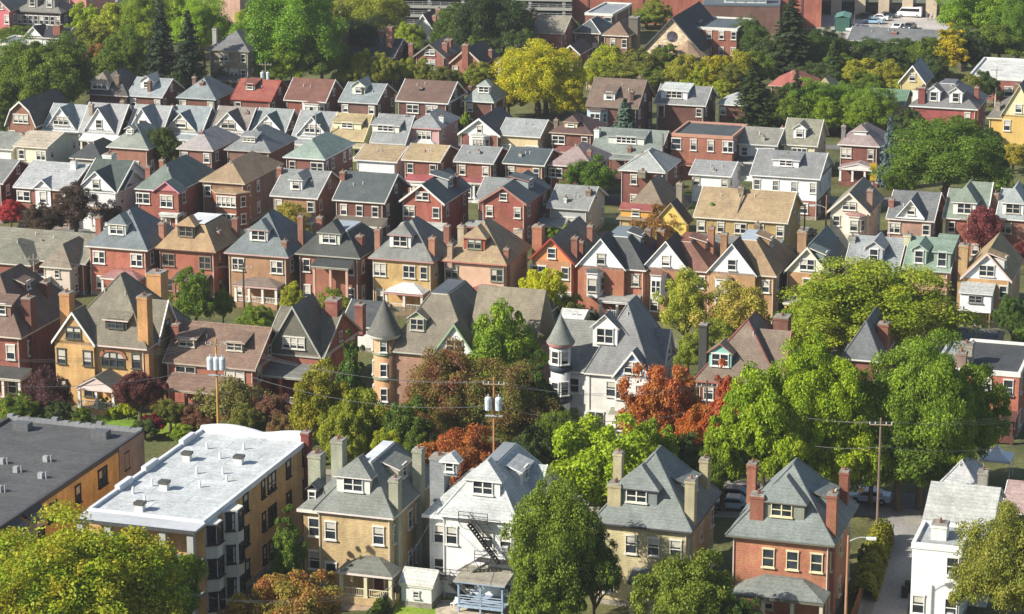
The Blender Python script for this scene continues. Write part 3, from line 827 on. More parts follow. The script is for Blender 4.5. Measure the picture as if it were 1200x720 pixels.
# ------------------------------------------------------------------ the houses
# ---- front row (nearest)
def g1_extra(H):
    r, o, w, d, h = H['root'], H['off'], H['w'], H['d'], H['h']
    # three storeys of open rear porches with grey piers
    for k in range(5):
        x = .3 + (w - .6) * k / 4; mb = MB(); mb.box(x - .32, x + .32, -2.5, -1.9, 0, h - .6); mb.build('pier', [M('paint', 'a9aaa6')], r, o)
    for z in (3.3, 6.6):
        mb = MB(); mb.box(0, w, -2.4, -.02, z - .25, z); mb.build('porch_floor', [M('paint', '8e8f8c')], r, o)
        mb = MB(); mb.box(.1, w - .1, -2.3, -2.22, z + .9, z + 1.0); mb.box(.1, w - .1, -2.3, -2.22, z + .1, z + .16)
        for k in range(int(w / .25)): mb.box(.2 + k * .25, .25 + k * .25, -2.28, -2.24, z + .1, z + .9)
        mb.build('railing', [M('paint', 'b9bab6')], r, o)
    mb = MB(); mb.box(-.25, w + .25, -2.75, 0.24, h - .42, h - .2, 0); mb.box(-.3, w + .3, -2.8, -2.65, h - .46, h - .14, 1)
    mb.build('porch_roof', [M('membrane', 'c2c6c9'), M('metal', '4a4a4c')], r, o)
    seams(H, 'a6adb4', 11)
    # grey corner bays down the long side
    for y0, y1, dp in ((.3, 2.6, 1.0), (4.4, 7.0, 1.3)):
        mb = MB(H['TR']); mb.prism([(y0, 0), (y0 + .6, -dp), (y1 - .6, -dp), (y1, 0)], 0.3, h - .5)
        b = mb.build('bay_window', [M('siding', 'dcd9cc')], r, o)
        for k in range(3):
            window(b, H['TR'], (y0 + y1) / 2, -dp, 1.2 + k * 3.3, 1, 1.0, 1.7, '30343a', math.pi / 2, o, False, 0)
            window(b, H['TR'], y0 + .3, -dp / 2, 1.2 + k * 3.3, 1, .7, 1.7, '30343a', math.pi / 2 - 1.0, o, False, 0)
    for k, (x, y) in enumerate(((4.6, 1.6), (4.2, 8.0), (2.6, 17), (8.0, 17.5))):
        mb = MB(); mb.box(x - .4, x + .4, y - .35, y + .35, h - .3, h + .35, 0); mb.box(x - .5, x + .5, y - .45, y + .45, h + .35, h + .62, 1)
        mb.build('roof_vent', [M('paint', 'dcdcd8'), M('metal', '4c4a44')], r, o)
    for (x, y) in ((1.8, 6), (2.6, 8.6), (7.2, 9.6), (5.2, 13.4), (7.7, 14.1), (3, 21), (6.6, 22), (9, 12), (5.5, 18.5), (3.9, 4.1)):
        mb = MB(); mb.tube((x, y, h - .3), (x, y, h + .3), .16, .12, 8); mb.tube((x, y, h + .3), (x, y, h + .42), .08, .08, 6)
        mb.build('vent_pipe', [M('paint', 'e6e6e2')], r, o)
    mb = MB()
    for k in range(12):
        a, b = k / 12 * w, (k + 1) / 12 * w; za, zb = [h + .15 + .55 * abs(math.sin(3.14159 * (q * 1.5 + .1))) for q in (k / 12, (k + 1) / 12)]
        mb.slab([(a, d - .3, za), (b, d - .3, zb), (b, d + .12, zb), (a, d + .12, za)], 1.2)
    mb.build('parapet', [M('membrane', 'dfe2e4')], r, o)
    for y0, y1 in ((6, 9), (12, 15), (21, 24)):
        mb = MB(); mb.box(-.12, .4, y0, y1, h - .3, h + .35); mb.build('parapet', [M('membrane', 'd9dcde')], r, o)

def seams(H, hx, n):
    w, d, h = H['w'], H['d'], H['h']; mb = MB()
    for k in range(1, n): y = d * k / n + .2 * math.sin(k * 3.1); mb.box(.3, w - .3, y, y + .07, h - .3, h - .288)
    for k in range(n): x = w * (.2 + .6 * ((k * .37) % 1)); y = d * k / n; mb.box(x, x + .07, y + .1, y + d / n - .1, h - .3, h - .289)
    mb.build('roof_seams', [M('membrane', hx)], H['root'], H['off'])

def g0_extra(H):
    seams(H, '66686a', 12)
    mb = MB(); w0, d0, h0 = H['w'], H['d'], H['h']
    for k in range(24):
        z = h0 + .05 + .12 * abs(math.sin(k * 1.7)) + (.3 if k % 8 == 0 else 0); mb.box(w0 * k / 24, w0 * (k + 1) / 24 - .02, d0 - .35, d0 + .12, h0 - .5, z)
    mb.build('parapet', [M('membrane', '8b8d90')], H['root'], H['off'])
    r, o, w, d, h = H['root'], H['off'], H['w'], H['d'], H['h']
    mb = MB(H['TR'])
    for y0 in (2.5, 6.8): mb.prism([(y0, 0), (y0 + .6, -1.1), (y0 + 2.2, -1.1), (y0 + 2.8, 0)], 0.3, h - .9)
    b = mb.build('bay_window', [M('siding', 'b7b3a6')], r, o)
    for y0 in (2.5, 6.8):
        for z in (1.1, 4.5): window(b, H['TR'], y0 + 1.4, -1.1, z, 1, 1.1, 1.9, '23262a', math.pi / 2, o, False, 0)
        mb = MB(H['TR']); mb.slab([(y0 - .3, -1.35, h - .95), (y0 + 3.1, -1.35, h - .95), (y0 + 3.1, 0, h - .1), (y0 - .3, 0, h - .1)], .2); mb.build('bay_roof', [M('shingle', '4a4d52')], b, o)
    for (x, y) in ((2, 4), (5, 9), (4, 15), (8, 12), (7, 18), (9, 6), (3, 20), (9.5, 17), (6, 14), (2, 12), (8, 22), (5, 20)):
        x = x * w / 12; mb = MB(); mb.box(x - .25, x + .25, y - .25, y + .25, h - .3, h + .3); mb.tube((x + .6, y, h - .3), (x + .6, y, h + .45), .08, .08, 6)
        mb.build('roof_vent', [M('metal', '9a9c9e')], r, o)
    for x in (w * .2, w * .78):
        mb = MB(); mb.box(x - .9, x + .9, d - 3.5, d - 2.3, h - .3, h + .5); mb.build('roof_vent', [M('metal', '5c5e60')], r, o)
    mb = MB(); mb.slab([(w, d - 6, h - .2), (w + .12, d - 6, h - .2), (w + .12, d, h - .2), (w, d, h - .2)], h - .3); mb.build('end_wall', [M('brick', 'a8877a')], r, o)

house('long yellow brick apartment block with flat black tar roof and bay windows, lower left corner', -187, 606, -12, 8.6, 34, 'flat', 0, 'f0ac44', '5a5b5e', ['....', '....'], sw='.s.nd.s.d.s.', trim='4b4c50', ov=.1, name='apartment_building', cat='apartment block', grp='flat roofed apartment blocks', frame='2c2e30', extra=g0_extra, drain=False)
house('yellow brick apartment block with flat white membrane roof, grey rear porches and many roof vents', 102, 596, 239, 10.3, 26.5, 'flat', 0, 'dc9c50', 'c4cbd2', ['....', '....', '....'], sw='..s.s.nd.s.s', trim='d8dcdf', ov=.1, name='apartment_building', cat='apartment block', grp='flat roofed apartment blocks', frame='2c2e30', extra=g1_extra, chim=[(364, 506, .97, 1.0, '9c3a34')], drain=False)
# windows on three storeys for both long sides
def g2_extra(H):
    r, o, w, d, h = H['root'], H['off'], H['w'], H['d'], H['h']
    # lower set-back wing on the left with its own dormer and chimneys
    mb = MB(); mb.box(-2.2, 0, 1.6, 9, 0, h - .6); wgw = mb.build('wing_wall', [M('brick', 'b8905a')], r, o)
    mb = MB(); z0 = h - .6; mb.poly([(-2.7, 1.1, z0), (.6, 1.1, z0), (1.2, 3.5, z0 + 2.6), (.2, 4, z0 + 2.6)], 0); mb.poly([(-2.7, 1.1, z0), (.2, 4, z0 + 2.6), (.2, 8, z0 + 2.6), (-2.7, 9.4, z0)], 0)
    mb.poly([(.2, 4, z0 + 2.6), (3, 4, z0 + 2.6), (3, 8, z0 + 2.6), (.2, 8, z0 + 2.6)], 0)
    mb.box(-2.7, .5, 1.05, 1.25, z0 - .3, z0 + .02, 1); mb.build('wing_roof', [M('shingle', '7d827c'), M('paint', 'e0ddd2')], wgw, o)
    for z in (1.6, 5.0): window(r, IDT, -1.1, 1.6, z, 1, 1.0, 1.8, 'dedbd0', 0, o, True)
    mb = MB(); mb.box(-1.9, -.9, 2.0, 3.6, z0 + .2, z0 + 1.9); dd = mb.build('dormer', [M('siding', '5d5f5c')], r, o)
    mb = MB(); mb.slab([(-2.1, 1.8, z0 + 1.85), (-1.4, 1.8, z0 + 2.5), (-1.4, 4.6, z0 + 2.5), (-2.1, 4, z0 + 1.85)], .1); mb.slab([(-1.4, 1.8, z0 + 2.5), (-.7, 1.8, z0 + 1.85), (-.7, 4, z0 + 1.85), (-1.4, 4.6, z0 + 2.5)], .1); mb.build('dormer_roof', [M('shingle', '7d827c'), M('paint', '5a5c5a')], dd, o)
    window(dd, IDT, -1.4, 2.0, z0 + .6, 1, .6, 1.0, 'e6e4dc', 0, o, False, 0)
house('beige brick house with grey hip roof, flat white top and porch, beside the shed', 366, 598, 461, 8.4, 13, 'hip', 542, 'c9a067', '7f857f', ['s.s', 's.D'], sw='s.ss.s', deck=.86, deckc='d4d8da', dorm=[(414, 3.4, 'hip', 'd', 'e2e0d2', 1.0, 1.3)], chim=[(463, 560, .12, 1.1, 'a8a28a'), (497, 526, .6, 1.1, 'a39c86'), (371, 531, .35, 1.5, 'a8a48c'), (397, 514, .75, 1.4, '9d9a86')], porch=[(394, 460, 2.6, 3.3, .9, '74776e', 'd8d0ae', 'hip')], rdorm=[(490, 3.2, 'shed', 's', 'b0ac98', 1.0, 1.2)], trim='ddd3cc', corn='b9857c', extra=g2_extra, grp='large houses in the front row', gk='siding')
def fire_escape(H):
    r, o, w, h = H['root'], H['off'], H['w'], H['h']
    mb = MB(); y0 = -1.3
    def deck_(x0, x1, z):
        mb.box(x0, x1, y0, -.1, z - .06, z)
        for x in (x0, (x0 + x1) / 2, x1): mb.tube((x, y0, z), (x, y0, z + 1.05), .04, .04, 5)
        for q in (.35, .7, 1.05): mb.tube((x0, y0, z + q), (x1, y0, z + q), .035, .035, 4)
        mb.tube((x0, y0, z), (x0, -.1, z - 1), .03, .03, 4); mb.tube((x1, y0, z), (x1, -.1, z - 1), .03, .03, 4)
    def stair(xa, za, xb, zb, y):
        for yy in (y, y + .7):
            mb.tube((xa, yy, za), (xb, yy, zb), .09, .09, 4); mb.tube((xa, yy, za + .95), (xb, yy, zb + .95), .04, .04, 4)
        n = 15
        for k in range(n):
            t = (k + .5) / n; x = xa + (xb - xa) * t; z = za + (zb - za) * t; mb.box(x - .13, x + .13, y, y + .7, z - .02, z + .02)
            if k % 3 == 0: mb.tube((x, y, z), (x, y, z + .95), .02, .02, 4)
    deck_(w * .28, w * .68, h - .2); deck_(w * .5, w * .95, h * .5 + .3); deck_(.1, w * .3, h * .28)
    stair(w * .42, h - .25, w * .84, h * .5 + .3, y0 - .4); stair(w * .7, h * .5 + .3, w * .25, h * .28, y0 - .3); stair(w * .18, h * .28, w * .55, .1, y0 - 1.0)
    mb.build('fire_escape', [M('metal', '2e2c2b')], r, o)
    mb = MB(); mb.box(-2.0, 0, 1.8, 9, 0, h - .8); ww_ = mb.build('wing_wall', [M('siding', 'dcdcda')], r, o)
    mb = MB(); z0 = h - .8; mb.poly([(-2.6, 1.3, z0), (.6, 1.3, z0), (1.2, 4, z0 + 2.9), (.3, 4.3, z0 + 2.9)]); mb.poly([(-2.6, 1.3, z0), (.3, 4.3, z0 + 2.9), (.3, 8, z0 + 2.9), (-2.6, 9.4, z0)]); mb.poly([(.3, 4.3, z0 + 2.9), (3, 4.3, z0 + 2.9), (3, 8, z0 + 2.9), (.3, 8, z0 + 2.9)])
    mb.box(-2.6, .4, 1.25, 1.45, z0 - .3, z0 + .02, 1); mb.build('wing_roof', [M('shingle', 'adb2b4'), M('paint', 'e6e4de')], ww_, o)
    for z in (1.5, 4.9): window(r, IDT, -1.0, 1.8, z, 1, .95, 1.8, 'dedbd0', 0, o, True)
    mb = MB(); x0, x1 = w * .35, w * .98
    mb.box(x0, x1, -3.4, -.02, .6, .8); po = mb.build('porch', [M('wood', '8fa0b4')], r, o)
    for x in (x0 + .1, (x0 + x1) / 2, x1 - .1):
        mb = MB(); mb.box(x - .09, x + .09, -3.3, -3.12, 0, 3.3); mb.build('column', [M('paint', '8ea3bd')], po, o)
    mb = MB(); mb.slab([(x0 - .3, -3.7, 3.3), (x1 + .3, -3.7, 3.3), (x1 + .3, 0, 3.7), (x0 - .3, 0, 3.7)], .15); mb.build('porch_roof', [M('shingle', 'a79f8c'), M('paint', '9aa8b8')], po, o)
    mb = MB()
    for z in (1.0, 1.25, 1.5, 1.75): mb.box(x0 + .1, x1 - .1, -3.3, -3.25, z, z + .07)
    mb.build('railing', [M('paint', 'aab8cc')], po, o)
house('white painted house with pale grey shingle roof and black iron fire escape down its facade', 512, 603, 607, 8.6, 13, 'hip', 545, 'dedfdf', 'b4babd', ['s.ss', '.s.s'], wk='paint', deck=.84, deckc='8f9699', dorm=[(566, 3.4, 'hip', 'd', 'e8e6e0', 1.0, 1.3), (527, 1.5, 'hip', 'n', '8e9496', 2.2, .9)], chim=[(515, 533, .3, 1.7, '8b8a92')], rdorm=[(634, 3.4, 'shed', 's', 'c8ccce', 1.0, 1.2)], rgab=[(628, 655, 545, .6, 'd8dadc', 's', {'lc': 'dedfdf'})], trim='e9e9e6', corn='7e9aa6', extra=fire_escape, ridgec='cdd2d4', grp='large houses in the front row', sw='s.ss')
house('tan brick house with steep grey hip roof, four tan chimneys and white double dormer', 692, 612, 811, 8.4, 11, 'hip', 531, 'c6ad7d', '7c8684', ['.sss', 's...'], dorm=[(746, 4.0, 'hip', 'd', '7f8785', .9, 1.2)], chim=[(722, 565, .12, 1.5, 'bfa878'), (725, 529, .8, 1.0, 'b8a47c'), (810, 561, .12, 1.1, 'b8a47c'), (826, 537, .85, 1.0, 'b29c74')], rdorm=[(816, 3.6, 'shed', 'd', '7a8480', .8, 1.2)], porch=[(735, 778, 2.2, 3.4, .7, '6d7678', 'c9c2a8', 'shed')], trim='4d4a50', corn='57525a', ov=.6, frame='dfdac8', grp='large houses in the front row', sw='s.s.s')
house('orange red brick house with steep grey hip roof, brick chimneys and wide grey porch roof', 850, 627, 978, 8.4, 11, 'hip', 544, 'c06a43', '7b8785', ['.sss', '.s..'], dorm=[(916, 4.3, 'hip', 'd', '878b7c', .9, 1.25)], chim=[(889, 578, .12, 1.5, 'a8563c'), (882, 542, .8, 1.0, 'a3543c'), (976, 578, .12, 1.1, 'a8563c'), (990, 551, .85, 1.0, 'a04e38')], rdorm=[(982, 3.6, 'shed', 'd', '7a8480', .8, 1.2)], porch=[(856, 966, 3.2, 3.6, 1.1, '7d8580', 'c8c4ac', 'hip')], trim='6d6c60', corn='8c8a72', ov=.6, frame='d9d0aa', grp='large houses in the front row', sw='s.s.s', lintel=1)
def g6_extra(H):
    r, o, w, d, h = H['root'], H['off'], H['w'], H['d'], H['h']
    z = h
    mb = MB(); mb.slab([(-.2, d + .02, z - .2), (w + 2.0, d + .02, z - .2), (w + 2.0, d + 5.2, z + 2.3), (-.2, d + 5.2, z + 2.3)], .16); mb.slab([(-.2, d + 5.2, z + 2.3), (w + 2.0, d + 5.2, z + 2.3), (w + 2.0, d + 10, z - .2), (-.2, d + 10, z - .2)], .16)
    mb.build('main_roof', [M('shingle', 'b7bab6'), M('paint', 'e6e6e2')], r, o)
    mb = MB(); mb.box(0, w + 1.7, d, d + 9.8, 0, z - .25); mb.poly([(w + 1.7, d, z - .25), (w + 1.7, d + 5.2, z + 2.1), (w + 1.7, d + 9.8, z - .25)]); mb.build('wing_wall', [M('siding', 'd8d8d4')], r, o)
house('white painted house with low front block and pale grey roof behind, right of the alley', 1068, 636, 1128, 8.2, 6.5, 'flat', 0, 'e4e4e2', 'a5abb0', ['..s', 's.s'], wk='paint', trim='e2e2de', ov=.1, chim=[(1102, 612, .45, 1.7, 'dcdcda'), (1153, 551, 1.9, 1.1, '9c9088')], extra=g6_extra, sw='s', grp='large houses in the front row', drain=False)
house('small white porch room with dark pyramid roof behind the white painted house', 1097, 571, 1148, 4.6, 6, 'hip', 540, 'd8d8d4', 'b9bcc0', [], wk='siding', sw='', cat='outbuilding', name='porch_room', grp='sheds and garages', trim='e4e4e0')
house('house with faded pink shingle roof cut by the right edge, behind the olive willow', 1172, 600, 1235, 5.5, 9, 'sgable', 566, 'b07a70', 'b89490', ['s.s'], grp='large houses in the front row')

# ---- second row
house('dark red brick house with brown hip roof at the left edge beside the orange mansion', -70, 388, 25, 8.4, 15, 'hip', 322, 'a34e3c', '7c5f50', ['..ss', '...s'], dorm=[(2, 2.4, 'shed', 's', '8a6a5c', 1.2, 1.2)], chim=[(33, 348, .2, 1.4, '80453a'), (53, 330, .7, 1.2, '8a5040')], rdorm=[(46, 2.0, 'shed', 'n', '6a5048', 3, .9)], porch=[(-40, 24, 3, 4.0, .6, '4f4f4d', 'cfcabb', 'shed')], trim='c9c0b0', corn='b0604c', grp='houses of the second row', sw='s.s', ov=.6)
def f1_extra(H):
    r, o, w, d = H['root'], H['off'], H['w'], H['d']
    for a, T, rz, z in ((w * .62, H['TF'], 0, 4.9),):
        mb = MB(); n = 12
        for k in range(n):
            t0, t1 = math.pi * k / n, math.pi * (k + 1) / n
            mb.slab([(a - 1.75 * math.cos(t0), -.14, z + 1.1 + 1.15 * math.sin(t0)), (a - 1.4 * math.cos(t0), -.14, z + 1.1 + .85 * math.sin(t0)), (a - 1.4 * math.cos(t1), -.14, z + 1.1 + .85 * math.sin(t1)), (a - 1.75 * math.cos(t1), -.14, z + 1.1 + 1.15 * math.sin(t1))], .02)
            mb.poly([(a - 1.8 * math.cos(t0), -.16, z + 1.1 + 1.2 * math.sin(t0)), (a - 1.4 * math.cos(t0), -.16, z + 1.1 + .82 * math.sin(t0)), (a - 1.4 * math.cos(t1), -.16, z + 1.1 + .82 * math.sin(t1)), (a - 1.8 * math.cos(t1), -.16, z + 1.1 + 1.2 * math.sin(t1))])
        mb.build('window_arch', [M('brick', 'b0603a')], r, o)
        window(r, IDT, a, 0, z, 3, .95, 1.75, '4c4a40', 0, o, True, 1)
house('orange brick mansion with steep brown hip roof, white bargeboards and tall orange chimneys', 64, 400, 172, 7.6, 12, 'hip', 322, 'd59a4a', '7f7762', ['....s', 's....'], dorm=[(136, 2.8, 'shed', 'd', '3f4240', .8, 1.0)], gab=[(60, 111, 366, .9, 'cf9850', 'd', ('s.s', 's.s'), {'kk': 'brick', 'lc': 'd59a4a', 'gtrim': 'e8e6de'})], rgab=[(186, 212, 352, .8, 'c9934e', 's', ('s', 's'), {'kk': 'brick', 'lc': 'c8934a', 'gtrim': 'e6e4dc'})], chim=[(78, 342, .3, 1.5, 'd0863a'), (169, 346, .06, 1.5, 'd28a3e'), (184, 318, .95, 2.2, 'd08a40')], porch=[(88, 134, 4.2, 3.3, 1.4, '6a675c', 'd8d8d0', 'gable')], trim='dcc8c0', corn='d8ccc0', extra=f1_extra, grp='houses of the second row', ov=.6, sw='ss.s', frame='55574e')
house('red brick house with long brown gable roof and two brown shed dormers', 190, 424, 299, 5.6, 10, 'sgable', 380, 'b2573f', '8c6a54', ['.p...p.', '.......'], dorm=[(219, 2.3, 'shed', 'd', '6c5d4c', 1.6, .95), (275, 2.3, 'shed', 'd', '6c5d4c', 1.6, .95)], chim=[(207, 379, .3, 1.0, '9a5040')], porch=[(189, 268, 3.4, 3.2, 1.2, '8c6a56', '985040', 'shed')], trim='b8a898', grp='houses of the second row', ridgec='9c7a64', frame='c9c2ae')
house('dark roofed brick house with hipped front gable and grey porch roof on red brick arches', 306, 413, 380, 6.0, 12, 'sgable', 362, 'a5503e', '77705e', ['...', 's.s'], gab=[(311, 376, 359, .5, '6a685a', 't', {'kk': 'shingle', 'rcol': '6e6a5c', 'gtrim': 'a8aaa0'})], chim=[(391, 350, .5, 1.8, 'a05040'), (422, 356, 1.15, 1.2, '9c5040')], porch=[(300, 378, 3.6, 4.2, .8, '7b7d78', 'b25a44', 'shed', 'b25a44')], trim='b2b2a6', grp='houses of the second row', frame='cfccc0')
house('small garage with dark shingle roof and white gable end behind the turreted brick house', 398, 381, 440, 3.4, 8, 'sgable', 352, 'dcdcd6', '4c5258', [], wk='siding', name='garage', cat='garage', grp='sheds and garages', rgab=[(410, 452, 362, .4, 'e4e4de', '', {'gtrim': 'e8e8e2'})], sw='')
def f5_extra(H):
    turret(H, 451, 392, 351, 27, 41, 'd08c58', '66655f', 3, y=.4, bands='8a9278', bh=.45, angs=(-75, 12), ww=.7)
    r, o, w, d, h = H['root'], H['off'], H['w'], H['d'], H['h']
    x0 = w - .5; mb = MB(); mb.box(x0, x0 + 7.5, 2.5, 10.5, 0, h); wg = mb.build('wing_wall', [M('brick', 'a86f58')], r, o)
    mb = MB(); z1 = H['solz'](335, x0 + 3, 7.5)
    mb.slab([(x0 - .5, 2, h), (x0 + 7.9, 2, h), (x0 + 7.9, 7, z1), (x0 - .5, 7, z1)], .15); mb.slab([(x0 - .5, 7, z1), (x0 + 7.9, 7, z1), (x0 + 7.9, 12, h), (x0 - .5, 12, h)], .15)
    mb.build('wing_roof', [M('shingle', '8c7f66'), M('paint', 'c8c4b0')], wg, o)
house('brick house with round conical turret, big brown slate roof and green trimmed white gable', 452, 411, 552, 7.2, 14, 'hip', 344, 'b07a62', '857a66', ['..s.', '....'], deck=.8, deckc='5a6066', dorm=[(489, 2.0, 'gable', 'd', '9aa882', 1.0, 1.3)], gab=[(505, 559, 380, .6, 'e0e0dc', 'd', ('d.d', 's.s'), {'gtrim': '8fae8a'})], chim=[(454, 357, .8, .9, 'a0604c')], trim='b9b8ac', ov=.5, extra=f5_extra, grp='houses of the second row')
house('small white clapboard garage with dark gable roof left of the white mansion', 614, 371, 637, 3.6, 8, 'fgable', 357, 'e2dfd2', '4c4a48', [], wk='siding', name='garage', cat='garage', grp='sheds and garages', trim='e4e4de', sw='', awin='.')
house('low shed with white metal roof between the white garage and the mansion', 652, 376, 682, 2.6, 5, 'sgable', 362, 'd0cfc8', 'd0d2d2', [], wk='siding', name='shed', cat='shed', grp='sheds and garages', sw='')
def f7_extra(H):
    t = turret(H, 657, 402, 369, 23, 33, 'dcdcd6', '7b8279', 3, y=-.5, wk='siding', bands='39424c', trim='c08a84')
    r, o, w, d, h = H['root'], H['off'], H['w'], H['d'], H['h']
    x0 = H['solx'](652, 1.2, h); mb = MB(); mb.box(x0, 1, .1, 9, 0, h); wg = mb.build('wing_wall', [M('paint', 'dad9d3')], r, o)
    mb = MB(); zz = H['solz'](375, (x0) / 2, 5)
    mb.slab([(x0 - .3, -.3, h), (2, -.3, h), (3.4, 5, zz), (x0 - .3, 5, zz)], .15); mb.slab([(x0 - .3, 5, zz), (3.4, 5, zz), (2, 9.4, h), (x0 - .3, 9.4, h)], .15); mb.build('wing_roof', [M('shingle', '83857f'), M('paint', 'e4e2da')], wg, o)
    for z in (1.5, 5.0): window(r, IDT, x0 + 2.5, .1, z, 1, 1.0, 1.7, 'd8d5ca', 0, o, True, 0)
    mb = MB(); mb.slab([(w * .38, -1.3, 3.2), (w * .66, -1.3, 3.2), (w * .66, 0, 3.7), (w * .38, 0, 3.7)], .1); mb.build('awning', [M('shingle', '8d8c74'), M('paint', 'c8c6b0')], r, o)
house('large white mansion with small round turret, steep grey roof and blue front gable', 684, 437, 764, 7.6, 11, 'hip', 356, 'dedcd4', '85878a', ['.ss.', 'd.D.'], wk='paint', dorm=[(709, 2.9, 'gable', 'd', 'e6e4de', 1.2, 1.7, None, None, 1.1)], gab=[(717, 764, 412, .9, '8fa6c4', 'd', ('s.d', 's.s'), {'lc': 'dedcd4', 'lk': 'paint', 'gtrim': 'e6e4de'})], rgab=[(780, 803, 386, .5, 'd8d6cf', 's', ('s', 's'), {'lc': 'd6d4cc', 'lk': 'paint'})], trim='e2ded4', corn='e2e0d8', extra=f7_extra, grp='houses of the second row', vents=1)
house('brick house with brown steep roof, red ridge and small teal dormer, behind the orange maples', 812, 446, 915, 6.6, 13, 'hip', 375, 'a8523e', '85705c', ['s..s', '....'], dorm=[(844, 2.6, 'gable', 'd', '8cc4b4', .6, 1.4)], chim=[(825, 379, .2, 1.1, '4a4644'), (917, 370, .7, 2.0, '8c4c40')], rgab=[(915, 935, 388, .5, '9a7a6a', '', {})], trim='a8685c', ridgec='a04a44', grp='houses of the second row', ov=.6)
house('house with slate blue pyramid roof poking out of the green treetops, brick chimney beside it', 985, 420, 1033, 6.6, 11, 'hip', 377, 'a05a44', '6a7076', ['s.s'], chim=[(1036, 378, .4, 1.4, 'a2583e')], grp='houses of the second row')
def tent_extra(H):
    r, o, w = H['root'], H['off'], H['w']
    mb = MB()
    for x in (w * .45, w * .62, w * .96): mb.box(x - .15, x + .15, -2.9, -2.6, 0, 2.9)
    mb.box(w * .1, w + .2, -3.2, 0, 2.9, 3.2); mb.box(w * .1, w, -2.95, -2.75, .2, 1.0); mb.build('porch', [M('brick', '70382e')], r, o)
house('flat roofed red brick rowhouse with white lintels and parapet, at the right edge', 1118, 431, 1196, 7.8, 13, 'flat', 0, 'b9573f', '4b4e53', ['.ss', 'd.d'], trim='e0ddd6', ov=.1, chim=[(1133, 402, .25, 1.8, 'a49284'), (1127, 412, .05, 1.4, '9a7468')], sw='s.s.s', extra=tent_extra, grp='houses of the second row', drain=False)
house('low rear addition with pale grey flat roof left of the red rowhouse', 1095, 427, 1136, 6.2, 11, 'flat', 0, 'a85440', 'a3a8ac', [], trim='b9bcbe', ov=.1, name='annex', cat='outbuilding', grp='sheds and garages', sw='', drain=False)
house('long flat roofed garage with black tar roof behind the red rowhouse', 1108, 405, 1166, 3.4, 9, 'flat', 0, '8a6a5c', '52565c', [], trim='6a6c70', ov=.1, name='garage', cat='garage', grp='sheds and garages', sw='', drain=False)

# ---- third row
house('low brick house with wide tan grey roof and beige sided front wing, left edge', -30, 299, 100, 4.6, 13, 'sgable', 270, '9c5040', '8b8672', ['p.p..'], chim=[(50, 283, .3, .6, '6a6660')], vents=3, trim='c9c4b6', grp='houses of the third row', sw='s.s')
house('low brick wing with olive hip roof at the left edge beside the beige sided wing', -30, 306, 36, 4.5, 9, 'hip', 281, '95493a', '7c7a68', ['p.p'], trim='c4c0b2', grp='houses of the third row', vents=1)
house('small white flat roofed garage below the beige sided house at the left', 20, 328, 47, 3, 6, 'flat', 0, 'dcdcd8', 'd5d6d8', ['s.'], wk='paint', name='garage', cat='garage', grp='sheds and garages', sw='', drain=False, ov=.1)
W3R = 'houses of the third row'
house('beige sided front wing with brown hip roof left of the first red brick house', 46, 312, 84, 4.4, 9, 'hip', 286, 'cfc0b0', '8c7c66', ['.n.', '.s.'], wk='siding', trim='c9c4b6', grp=W3R, vents=1)
house('red brick house with steep blue grey hip roof, white double windows and pinkish porch roof', 99, 288, 173, 7, 10.5, 'hip', 245, 'bd5a42', '6d7b83', ['d.d', 's.s'], dorm=[(137, 2.6, 'hip', 'd', 'e0ded6', 1.0, 1.3)], chim=[(116, 254, .45, .9, 'a2503e'), (196, 261, .5, .9, 'b07058')], porch=[(116, 162, 2.2, 3.2, .7, 'a86a68', 'dcd8cc', 'hip')], trim='d8d2c8', corn='c4b6aa', grp=W3R, ov=.5)
house('red brick house with tan mansard roof and white flat top, dark double windows', 181, 291, 253, 7, 10.5, 'hip', 262, 'b9573c', 'b08a52', ['d.d', 's.s'], deck=.6, deckc='dcdedf', dorm=[(218, 2.5, 'hip', 'd', '50504a', .8, 1.3)], chim=[(255, 270, .35, 1.0, 'ad6a5c'), (276, 255, .75, .9, 'a05a48')], porch=[(200, 240, 2.2, 3.2, .6, '6c5a50', 'a05040', 'shed')], trim='5c4038', corn='6a4a40', grp=W3R, frame='8a7a68', ov=.5)
house('tan brick house with blue grey hip roof and pink cornice, between two tall thin chimneys', 262, 296, 338, 7, 10.5, 'hip', 249, 'b27a52', '6f7c82', ['d.d', 's.s'], dorm=[(303, 2.6, 'hip', 'd', 'e2e0da', 1.0, 1.3)], chim=[(357, 253, .5, .9, 'a2604a'), (334, 282, .1, .8, '98604e')], porch=[(272, 325, 2.6, 3.2, .6, '8a7568', 'd9d5ca', 'hip')], trim='c4a49c', corn='bb8c84', grp=W3R, ov=.5)
house('brown brick house with black hip roof, grey flat top and balcony with black awning', 345, 297, 422, 7.2, 10.5, 'hip', 270, 'a2563f', '4c5050', ['s..s', 's..s'], deck=.62, deckc='a0a8b0', dorm=[(386, 3.0, 'hip', 'd', 'c8ceb6', .8, 1.3)], chim=[(375, 254, .55, .9, '9c5846'), (422, 276, .3, 1.1, '8c4c42')], porch=[(364, 408, 2.6, 6.2, .7, '43494a', 'c9a28e', 'shed', 'bd8a72')], trim='a8a698', corn='a2a090', grp=W3R, ov=.5)
house('yellow brick house with grey hip roof, pink cornice and curved white porch roof', 431, 302, 508, 7.2, 10.5, 'hip', 257, 'cc9a4e', '7e817d', ['d.ds', 's..s'], dorm=[(469, 3.0, 'hip', 'd', 'e4e2da', .9, 1.4)], chim=[(443, 268, .3, .9, 'ad6a52'), (507, 278, .15, 1.0, 'b0664c'), (524, 264, .65, .9, 'a45e4c')], porch=[(449, 496, 2.6, 3.2, .9, 'cfcfcf', 'd8d4c8', 'hip')], trim='b88c86', corn='b58a80', grp=W3R, ov=.5)
